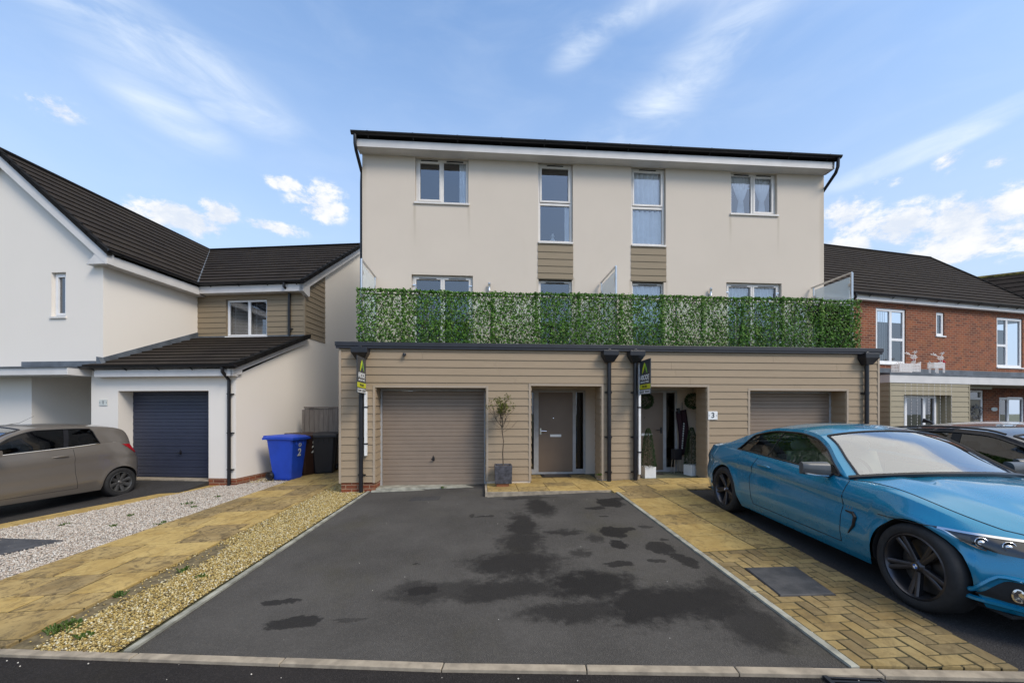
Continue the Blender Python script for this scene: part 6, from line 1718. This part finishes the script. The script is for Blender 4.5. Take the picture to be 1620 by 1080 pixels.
def patch(c, poly_fn, n, m_, mat, name, parent, side=-1, off=.004, fn=None):
    """sheet lying on the body side; poly_fn(a) -> (s, zlow, zhigh)"""
    mb = MB()
    def f(a, b):
        s, z0, z1 = poly_fn(a); return c.S(s, z0 + (z1 - z0) * b, side, off)
    mb.grid(f, n, m_, flip=side > 0); return mb.build(name, mat, parent, smooth=True)
def seat(parent, x, y, mat, z0=.32, ang=.22, zt=1.06):
    m = MB(); n = 14
    def f(a, b):
        th = 2 * PI * a; w = .22 * (1 - .18 * b) ; h = zt - .18 - z0; d = .07 * (1 - .3 * b)
        X = math.copysign(abs(math.cos(th)) ** .55, math.cos(th)) * d - (z0 + h * b - z0) * ang; Y = math.copysign(abs(math.sin(th)) ** .55, math.sin(th)) * w
        return (x + X, y + Y, z0 + .02 + h * b)
    m.grid(f, 20, 10); top_ = [f(i / 20, 1) for i in range(20)]; m.poly(top_)
    h = zt - .16; m.lathe([(0, 0), (.05, 0), (.085, .03), (.09, .09), (.06, .14), (0, .15)], 16, Matrix.Translation((x - (h - z0) * ang - .01, y, h)) @ Matrix.Diagonal((.62, 1.35, 1, 1)))
    m.box(x - .05, x + .42, y - .24, y + .24, z0 - .05, z0 + .10)
    m.build('seat', mat, parent, smooth=True, angle=50)
def steering(parent, x, y, z):
    m = MB(); c_ = Vector((x, y, z)); ax = Vector((-.45, 0, .0)); pts = []
    for k in range(25): a = 2 * PI * k / 24; pts.append(c_ + Vector((-.30 * math.sin(a) * .19 / .19 * .19, .185 * math.cos(a), .175 * math.sin(a))))
    m.tube(pts, .014, 8); m.box(x - .02, x + .03, y - .06, y + .06, z - .05, z + .05); m.box(x - .01, x + .01, y - .18, y + .18, z - .012, z + .012); m.build('steering_wheel', DARKL, parent, smooth=True)
def mirror(parent, x, y, z, side, shell, lower, sc=1.0, name='wing_mirror'):
    m = MB(); sx = [(-.09, 0), (.02, .0)]
    def f(a, b):                                  # housing
        th = 2 * PI * a; u = b; L_ = .21 * sc; w = .055 * (1 - .25 * u) * (1 if u < .9 else .8); h = .070 * (1 - .22 * u)
        X = math.copysign(abs(math.cos(th)) ** .7, math.cos(th)) * w * (1.2 if math.cos(th) > 0 else .5) - .02 * u; Z = math.copysign(abs(math.sin(th)) ** .7, math.sin(th)) * h
        return (x + X * sc, y + side * (.07 + L_ * u), z + Z * sc + .012 * u)
    m.grid(f, 20, 8); m.poly([f(i / 20, 1) for i in range(20)]); m.poly([f(i / 20, 0) for i in range(20)][::-1])
    o = m.build(name, shell, parent, smooth=True, angle=45); P = H(o)
    m = MB(); m.prism([(x - .03, y - side * .02, z - .07), (x + .05, y - side * .02, z - .06), (x + .03, y + side * .12, z - .045), (x - .03, y + side * .12, z - .055)], (0, 0, .03)); m.build('mirror_arm', BLACKP, P, bevel=.004)
    m = MB()
    def g(a, b): return (x + (.070 * math.sin(PI * (a * .6 + .2)) - .012 + .004) * sc, y + side * (.075 + .2 * sc * b), z - .058 * sc + .016 * (a - .5) + .012 * b)
    m.tube([(x + .050 * sc, y + side * .08, z - .050 * sc), (x + .052 * sc, y + side * (.07 + .12 * sc), z - .044 * sc), (x + .035 * sc, y + side * (.07 + .205 * sc), z - .03 * sc)], .008, 6); m.build('mirror_lamp', lower, P, smooth=True)

# blue convertible ------------------------------------------------
Rr, Ff = Vector((3.458, 5.581)), Vector((3.231, 2.825)); fwd = (Ff - Rr).normalized(); lat = Vector((-fwd.y, fwd.x))      # lat points to +X
s_of = 1.06
W_B = .90
org = Rr - fwd * s_of + lat * W_B
zr_ = gz(*Rr); zf_ = gz(*Ff)
bmw = Car(L=4.60, W=W_B, fs=3.62, fe=2.55, rs=1.0, re=2.7, ra=1.06, fa=3.825, AR=.348, wr=.318, rim=.240, tuck=.080, scoop=.026, wb0=3.10, wr0=.86,
    sill=curve([(0, .42), (.25, .24), (.6, .20), (.75, .19), (1.5, .17), (3.3, .17), (4.1, .19), (4.4, .20), (4.6, .26)]),
    belt=curve([(0, .80), (.25, .885), (.6, .905), (1.36, .905), (2.03, .885), (2.56, .868), (3.16, .845), (3.5, .835), (3.8, .80), (4.1, .745), (4.35, .68), (4.6, .57)]),
    deck=curve([(0, .84), (.2, .94), (.6, .975), (1.2, .98), (3.05, .93), (3.5, .915), (4.0, .85), (4.3, .775), (4.5, .70), (4.6, .60)]),
    crease=curve([(0, .70), (.8, .735), (1.65, .75), (2.4, .735), (3.16, .70), (3.8, .67), (4.6, .55)]),
    fshift=lambda z: max(0, z - .50) * .75 + max(0, .32 - z) * .2, rshift=lambda z: max(0, z - .62) * .35 + max(0, .45 - z) * .35,
    g0=.76, g1=3.16, rail=curve([(.76, .907), (1.0, .985), (1.27, 1.095), (1.55, 1.18), (1.9, 1.24), (2.2, 1.245), (2.48, 1.212), (2.68, 1.14), (2.92, .99), (3.16, .85)]),
    tumble=lambda s: .62 if s > 1.6 else .62 + (1.6 - s) * .35, crown=curve([(.76, .07), (1.0, .065), (1.8, .07), (2.4, .065), (2.8, .07), (3.16, .075)]), bow=lambda s: .24 * ss(2.2, 3.1, s) - .10 * (1 - ss(.8, 1.3, s)),
    w0=1.27, w1=3.06, wsq=.22, rw=.038, pillars=[(1.93, .020)], plean=.05, wsh=2.56, rwa=.85, rwb=1.25, sideglass=CARGL,
    seams=[(3.17, .84, 3.15, .28), (1.80, .86, 1.70, .62), (1.70, .62, 1.76, .28), (1.76, .28, 3.15, .28), (3.52, .63, 4.05, .665), (.60, .86, .42, .60)],
    hood=[[(3.19, .02), (3.25, .05), (3.32, .075), (3.5, .085), (3.8, .075), (4.1, .06), (4.3, .05), (4.42, .12)], [(3.19, .02), (3.20, .3)]], nsp=5, double=True, rimmat=RIMD, badge=True, wrot=0.0)
tilt = math.atan2(zf_ - zr_, (Ff - Rr).length)
bt, BB, bsp, btop, bRl = build_car(bmw, 'parked_car', 'metallic blue convertible with dark alloy wheels parked nose to the road at the right', (org.x, org.y, zr_ - s_of * math.tan(tilt) + .004), math.atan2(fwd.y, fwd.x), BLUE)
bt['_obj'].rotation_euler = Matrix.Rotation(math.atan2(fwd.y, fwd.x), 4, 'Z').to_3x3().__matmul__(Matrix.Rotation(-tilt, 3, 'Y')).to_euler()
# local -Y side is its right-hand side, the one facing the camera
for side in (-1, 1):
    hl = patch(bmw, lambda a: (4.00 + .42 * a, .655 - .085 * ss(0, .75, a) , .662 - .012 * a - .01 * a * a + .02 * a), 22, 8, LAMPB, 'headlight', bt, side, .006); HP = H(hl)
    patch(bmw, lambda a: (4.02 + .40 * a, .652 + .002 * a, .664 + .004 * a), 22, 2, CHROME, 'lamp_strip', HP, side, .010)
    patch(bmw, lambda a: (4.02 + .22 * a, .651 - .078 * ss(0, 1., a), .657 - .074 * ss(0, 1, a)), 16, 2, CHROME, 'lower_strip', HP, side, .010)
    for k, s in enumerate((4.235, 4.335)):
        p = bmw.S(s, .618, side, .004); n = (bmw.S(s, .618, side, .05) - p).normalized(); n = (n + Vector((.9, 0, 0))).normalized()
        M = Matrix.Translation(p) @ n.to_track_quat('Z', 'Y').to_matrix().to_4x4()
        q = MB(); q.lathe([(.034, -.02), (.034, .004), (.031, .006), (.028, .0)], 24, M); q.build('lamp_ring', CHROME, HP, smooth=True); q = MB(); q.lathe([(.017, .000), (.013, .005), (.007, .008), (0, .009)], 20, M); q.build('projector_lens', CHROME, HP, smooth=True)
    patch(bmw, lambda a: (4.13 + .06 * a, .600, .640), 6, 4, RIMG, 'inner_reflector', HP, side, .008)
    kd = patch(bmw, lambda a: (4.515 + .078 * a, .42, .555 - .02 * a), 10, 6, RUB, 'kidney_grille', bt, side, .004)
    q = MB(); q.tube([bmw.S(4.515 + .078 * a / 10, .42, side, .006) for a in range(11)] + [bmw.S(4.593, .535, side, .006)] + [bmw.S(4.593 - .078 * a / 10, .535 + .02 * a / 10, side, .006) for a in range(11)] + [bmw.S(4.515, .42, side, .006)], .009, 6); q.build('grille_surround', CHROME, H(kd), smooth=True)
    fi = patch(bmw, lambda a: (4.18 + .36 * a, .262 + .02 * (1 - a), .29 + .125 * ss(0, .35, a)), 18, 8, RUB, 'bumper_intake', BB, side, .004)
    q = MB(); q.tube([bmw.S(4.15 + .39 * a / 14, .29 + .135 * ss(0, .33, a / 14) + .008, side, .004) for a in range(15)], .015, 6); q.tube([bmw.S(4.13 + .39 * a / 14, .245, side, .004) for a in range(15)], .017, 6); q.build('bumper_blade', BLUE, BB, smooth=True)
    p = bmw.S(4.33, .335, side, .008); n = (bmw.S(4.33, .335, side, .05) - p).normalized()
    M = Matrix.Translation(p) @ n.to_track_quat('Z', 'Y').to_matrix().to_4x4() @ Matrix.Diagonal((.8, 1.25, 1, 1)); q = MB(); q.lathe([(.036, -.005), (.036, .006), (.026, .010), (.012, .006), (0, .004)], 20, M); q.build('fog_lamp', CHROME, bt, smooth=True)
    q = MB(); q.tube([bmw.S(3.20, .575, side, .002), bmw.S(3.28, .572, side, .003), bmw.S(3.315, .545, side, .003), bmw.S(3.305, .47, side, .003), bmw.S(3.25, .39, side, .002)], [.006, .014, .018, .014, .006], 8); q.build('wing_vent', BLACKP, bt, smooth=True)
    q = MB()
    for k in range(3): q.tube([bmw.S(3.20 + .028 * k, .60, side, .003), bmw.S(3.21 + .028 * k, .622, side, .003)], .004, 4)
    q.build('wing_badge', CHROME, bt)
    q = MB(); q.tube([bmw.S(1.87, .785, side, .004), bmw.S(1.90, .786, side, .026), bmw.S(2.0, .786, side, .030), bmw.S(2.09, .785, side, .024), bmw.S(2.11, .784, side, .004)], [.006, .011, .012, .011, .006], 8); q.build('door_handle', BLUE, bt, smooth=True)
    q = MB(); cc_ = [bmw.S(.66 + .085 * math.cos(2 * PI * k / 24), .69 + .07 * math.sin(2 * PI * k / 24), side, -.001) for k in range(25)]
    if side < 0: q.tube(cc_, .003, 4, cap=False); q.build('fuel_flap', RUB, BB)
    patch(bmw, lambda a: (.16 + .26 * a, .70, .70 + .115 * (1 - .3 * a)), 12, 5, REDL, 'tail_light', bt, side, .005)
    mirror(bt, 2.93, side * .80, .905, side, simple('mirror_shell', (.07, .075, .08), .3) if 'mirror_shell' not in MATS else MATS['mirror_shell'], CHROME, 1.08)
    q = MB(); q.add([bsp(s, z, side, .006) for s, z in ((2.86, .872), (3.10, .862), (2.88, .955))], [[0, 1, 2]]); q.build('mirror_triangle', BLACKP, BB)
for y in (-.36, .36): seat(bt, 2.05, y, CREAML, .36, .30, 1.12); seat(bt, 1.35, y * .8, CREAML, .38, .35, 1.0)
steering(bt, 2.66, -.36, .80)
m = MB(); m.box(2.75, 3.12, -.70, .70, .45, .82); m.box(1.0, 3.0, -.76, .76, .26, .30); m.box(1.0, 1.2, -.7, .7, .3, .88); m.build('dashboard', DARKL, bt, bevel=.03)
m = MB(); m.box(2.30, 2.60, -.80, -.77, .35, .84); m.box(1.75, 3.0, -.80, -.78, .3, .84); m.box(1.75, 3.0, .78, .80, .3, .84); m.build('door_card', CREAML, bt)
m = MB(); m.tube([(3.16, -.55, .885), (3.22, -.1, .955), (3.20, .1, .965)], .010, 5); m.tube([(3.17, .5, .89), (3.22, .05, .955)], .010, 5); m.build('wiper', BLACKP, bt)
m = MB(); m.box(2.62, 2.66, -.11, .11, 1.09, 1.15); m.build('interior_mirror', LAMPB, bt, bevel=.01)

# grey-bronze hatchback -------------------------------------------
def hatch(W=.80, glass=CARGD, rimmat=RIMG, zs=1.0, L=3.5, wb=2.34):
    return Car(L=L, W=W, fs=L - .75, fe=2.4, rs=.42, re=3.2, ra=.5, fa=.5 + wb, AR=.325, wr=.29, rim=.205, tuck=.07, scoop=.012, wb0=L - .95, wr0=.35,
    sill=curve([(0, .38), (.2, .24), (.6, .20), (2.6, .20), (L, .26)]),
    belt=curve([(0, .93), (.2, 1.05), (.5, 1.09), (.85, 1.075), (1.3, 1.04), (2.0, 1.0), (2.5, .965), (L - .5, .86), (L, .62)]),
    deck=curve([(0, .98), (.3, 1.08), (L - 1.0, 1.0), (L - .4, .92), (L, .66)]),
    crease=curve([(0, .86), (.8, .86), (2.0, .80), (L, .66)]),
    fshift=lambda z: max(0, z - .55) * .5, rshift=lambda z: max(0, z - .75) * .55 + max(0, .5 - z) * .2,
    g0=.10, g1=L - .93, rail=curve([(.10, 1.02), (.25, 1.22), (.42, 1.35), (.6, 1.395), (1.2, 1.43), (1.7, 1.42), (2.0, 1.34), (2.3, 1.16), (L - .93, .965)]),
    tumble=lambda s: .34, crown=lambda s: .055, bow=lambda s: .24 * ss(1.7, 2.4, s) - .06 * (1 - ss(.1, .5, s)),
    w0=.83, w1=L - 1.02, wsq=.11, rw=.045, pillars=[(1.36, .075)], plean=-.06, wsh=1.86, rwa=.14, rwb=.42, sideglass=glass,
    seams=[(1.27, 1.02, 1.27, .60), (1.27, .60, 1.22, .30), (1.22, .30, 2.5, .30), (2.5, .30, 2.52, .92)], hood=[], nsp=8, double=False, rimmat=rimmat, badge=False, wrot=.2)
sil = hatch()
a13 = R(13); f2 = Vector((-math.sin(a13), -math.cos(a13))); l2 = Vector((-f2.y, f2.x)); R2 = Vector((-7.21, 8.696)); org2 = R2 - f2 * .5 - (-l2) * 0 
# its left-hand side (+Y local) faces the camera
org2 = R2 - f2 * .5 - l2 * sil.W
stt, SB, ssp, stop_, sRl = build_car(sil, 'parked_car', 'grey-bronze three-door hatchback parked at the far left before the navy garage door', (org2.x, org2.y, gz(-7.3, 8) + .004), math.atan2(f2.y, f2.x), BRONZE)
for side in (-1, 1):
    q = MB(); q.grid(lambda a, b: sil.S(.06 + .13 * (1 - b) * 0 + .10 + .12 * b + .19 * a * (.35 + .65 * b), .87 + .18 * b, side, .010), 10, 10); q.build('tail_light', REDL, stt, smooth=True)
    q = MB(); q.tube([sil.S(1.36, .895, side, .003), sil.S(1.40, .90, side, .022), sil.S(1.52, .90, side, .026), sil.S(1.60, .895, side, .003)], [.008, .012, .012, .006], 8); q.build('door_handle', BRONZE, stt, smooth=True)
    mirror(stt, 2.36, side * .72, 1.03, side, BRONZE, BLACKP, .95)
    q = MB(); q.tube([ssp(.85 + 1.6 * k / 20, sil.belt(.85 + 1.6 * k / 20) + .012, side, .010) for k in range(21)], .007, 5); q.build('waist_trim', CHROME, SB, smooth=True)
for y in (-.33, .33): seat(stt, 1.75, y, DARKL, .45, .25, 1.28); seat(stt, .95, y, DARKL, .45, .2, 1.25)
m = MB(); m.tube([(1.72, .0, 1.47), (1.55, .0, 1.50), (1.35, 0, 1.62)], [.006, .003, .002], 5); m.build('aerial', BLACKP, stt)
m = MB(); m.box(2.2, 2.55, -.6, .6, .5, .95); m.build('dashboard', DARKL, stt, bevel=.03)

# black estate ----------------------------------------------------
blk = Car(L=4.4, W=.88, fs=3.4, fe=2.5, rs=.6, re=3.0, ra=.8, fa=3.45, AR=.345, wr=.31, rim=.225, tuck=.07, scoop=.014, wb0=3.15, wr0=.4,
    sill=curve([(0, .4), (.3, .22), (4.0, .19), (4.4, .25)]), belt=curve([(0, .85), (.4, .90), (1.2, .875), (2.4, .825), (3.1, .80), (3.9, .72), (4.4, .54)]),
    deck=curve([(0, .9), (.5, .95), (3.1, .90), (3.9, .80), (4.4, .58)]), crease=curve([(0, .7), (1, .70), (3, .66), (4.4, .55)]),
    fshift=lambda z: max(0, z - .5) * .6, rshift=lambda z: max(0, z - .6) * .5,
    g0=.22, g1=3.22, rail=curve([(.22, .88), (.5, 1.06), (.85, 1.16), (1.3, 1.215), (1.8, 1.235), (2.2, 1.215), (2.55, 1.12), (2.95, .93), (3.22, .81)]),
    tumble=lambda s: .40, crown=lambda s: .055, bow=lambda s: .22 * ss(2.2, 3.0, s) - .05 * (1 - ss(.2, .6, s)),
    w0=.62, w1=3.10, wsq=.16, rw=.042, pillars=[(1.20, .06), (1.98, .10)], plean=-.04, wsh=2.42, rwa=.3, rwb=.6, sideglass=CARGL,
    seams=[(1.95, .8, 1.93, .28), (3.0, .78, 3.05, .28), (.98, .82, 1.15, .5)], hood=[[(3.25, .04), (3.5, .07), (4.1, .06)]], nsp=5, double=True, rimmat=RIMD, badge=False, wrot=.3)
def place(c, R_, fwd_, side): l = Vector((-fwd_.y, fwd_.x)); return R_ + l * c.W * (1 if side < 0 else -1)
fb = Vector((-.02, -1)).normalized(); ob = Vector((5.52, 6.38)); l = Vector((-fb.y, fb.x)); ob = ob + l * blk.W
bk, KB, ksp, ktop, kRl = build_car(blk, 'parked_car', 'black estate car parked behind the blue convertible, only its roof and windows showing', (ob.x, ob.y, gz(5.5, 4.5) + .01), math.atan2(fb.y, fb.x), BLACKC)
for side in (-1, 1):
    mirror(bk, 2.80, side * .80, .90, side, MATS['mirror_shell'], CHROME, 1.1)
    q = MB(); q.tube([ksp(.66 + 2.4 * k / 24, blk.belt(.66 + 2.4 * k / 24) + .008, side, .010) for k in range(25)], .008, 5); q.build('waist_trim', BLACKP, KB)
    q = MB(); q.tube([kRl(.6 + 1.8 * k / 20, side) + Vector((0, 0, .02)) for k in range(21)], .012, 6); q.build('roof_rail', BLACKP, KB, smooth=True)
for y in (-.36, .36): seat(bk, 2.0, y, DARKL, .36, .28, 1.10); seat(bk, 1.2, y, DARKL, .38, .28, 1.06)
m = MB(); m.prism([(.95, -.012, 1.28), (1.12, -.012, 1.28), (.97, -.012, 1.345)], (0, .024, 0)); m.build('roof_aerial', BLACKP, bk, bevel=.004)
m = MB(); m.box(2.7, 3.1, -.68, .68, .45, .80); m.build('dashboard', DARKL, bk, bevel=.03)
# white hatchback beyond
wht = hatch(.82, CARGD, RIMG, L=3.9, wb=2.5)
wl = Vector((9.05, 7.55)); wt_, WB_, _, _, _ = build_car(wht, 'parked_car', 'white hatchback beyond the black estate, only its roof edge showing at the right picture edge', (wl.x, wl.y, -.09), R(-92), WHITEC)
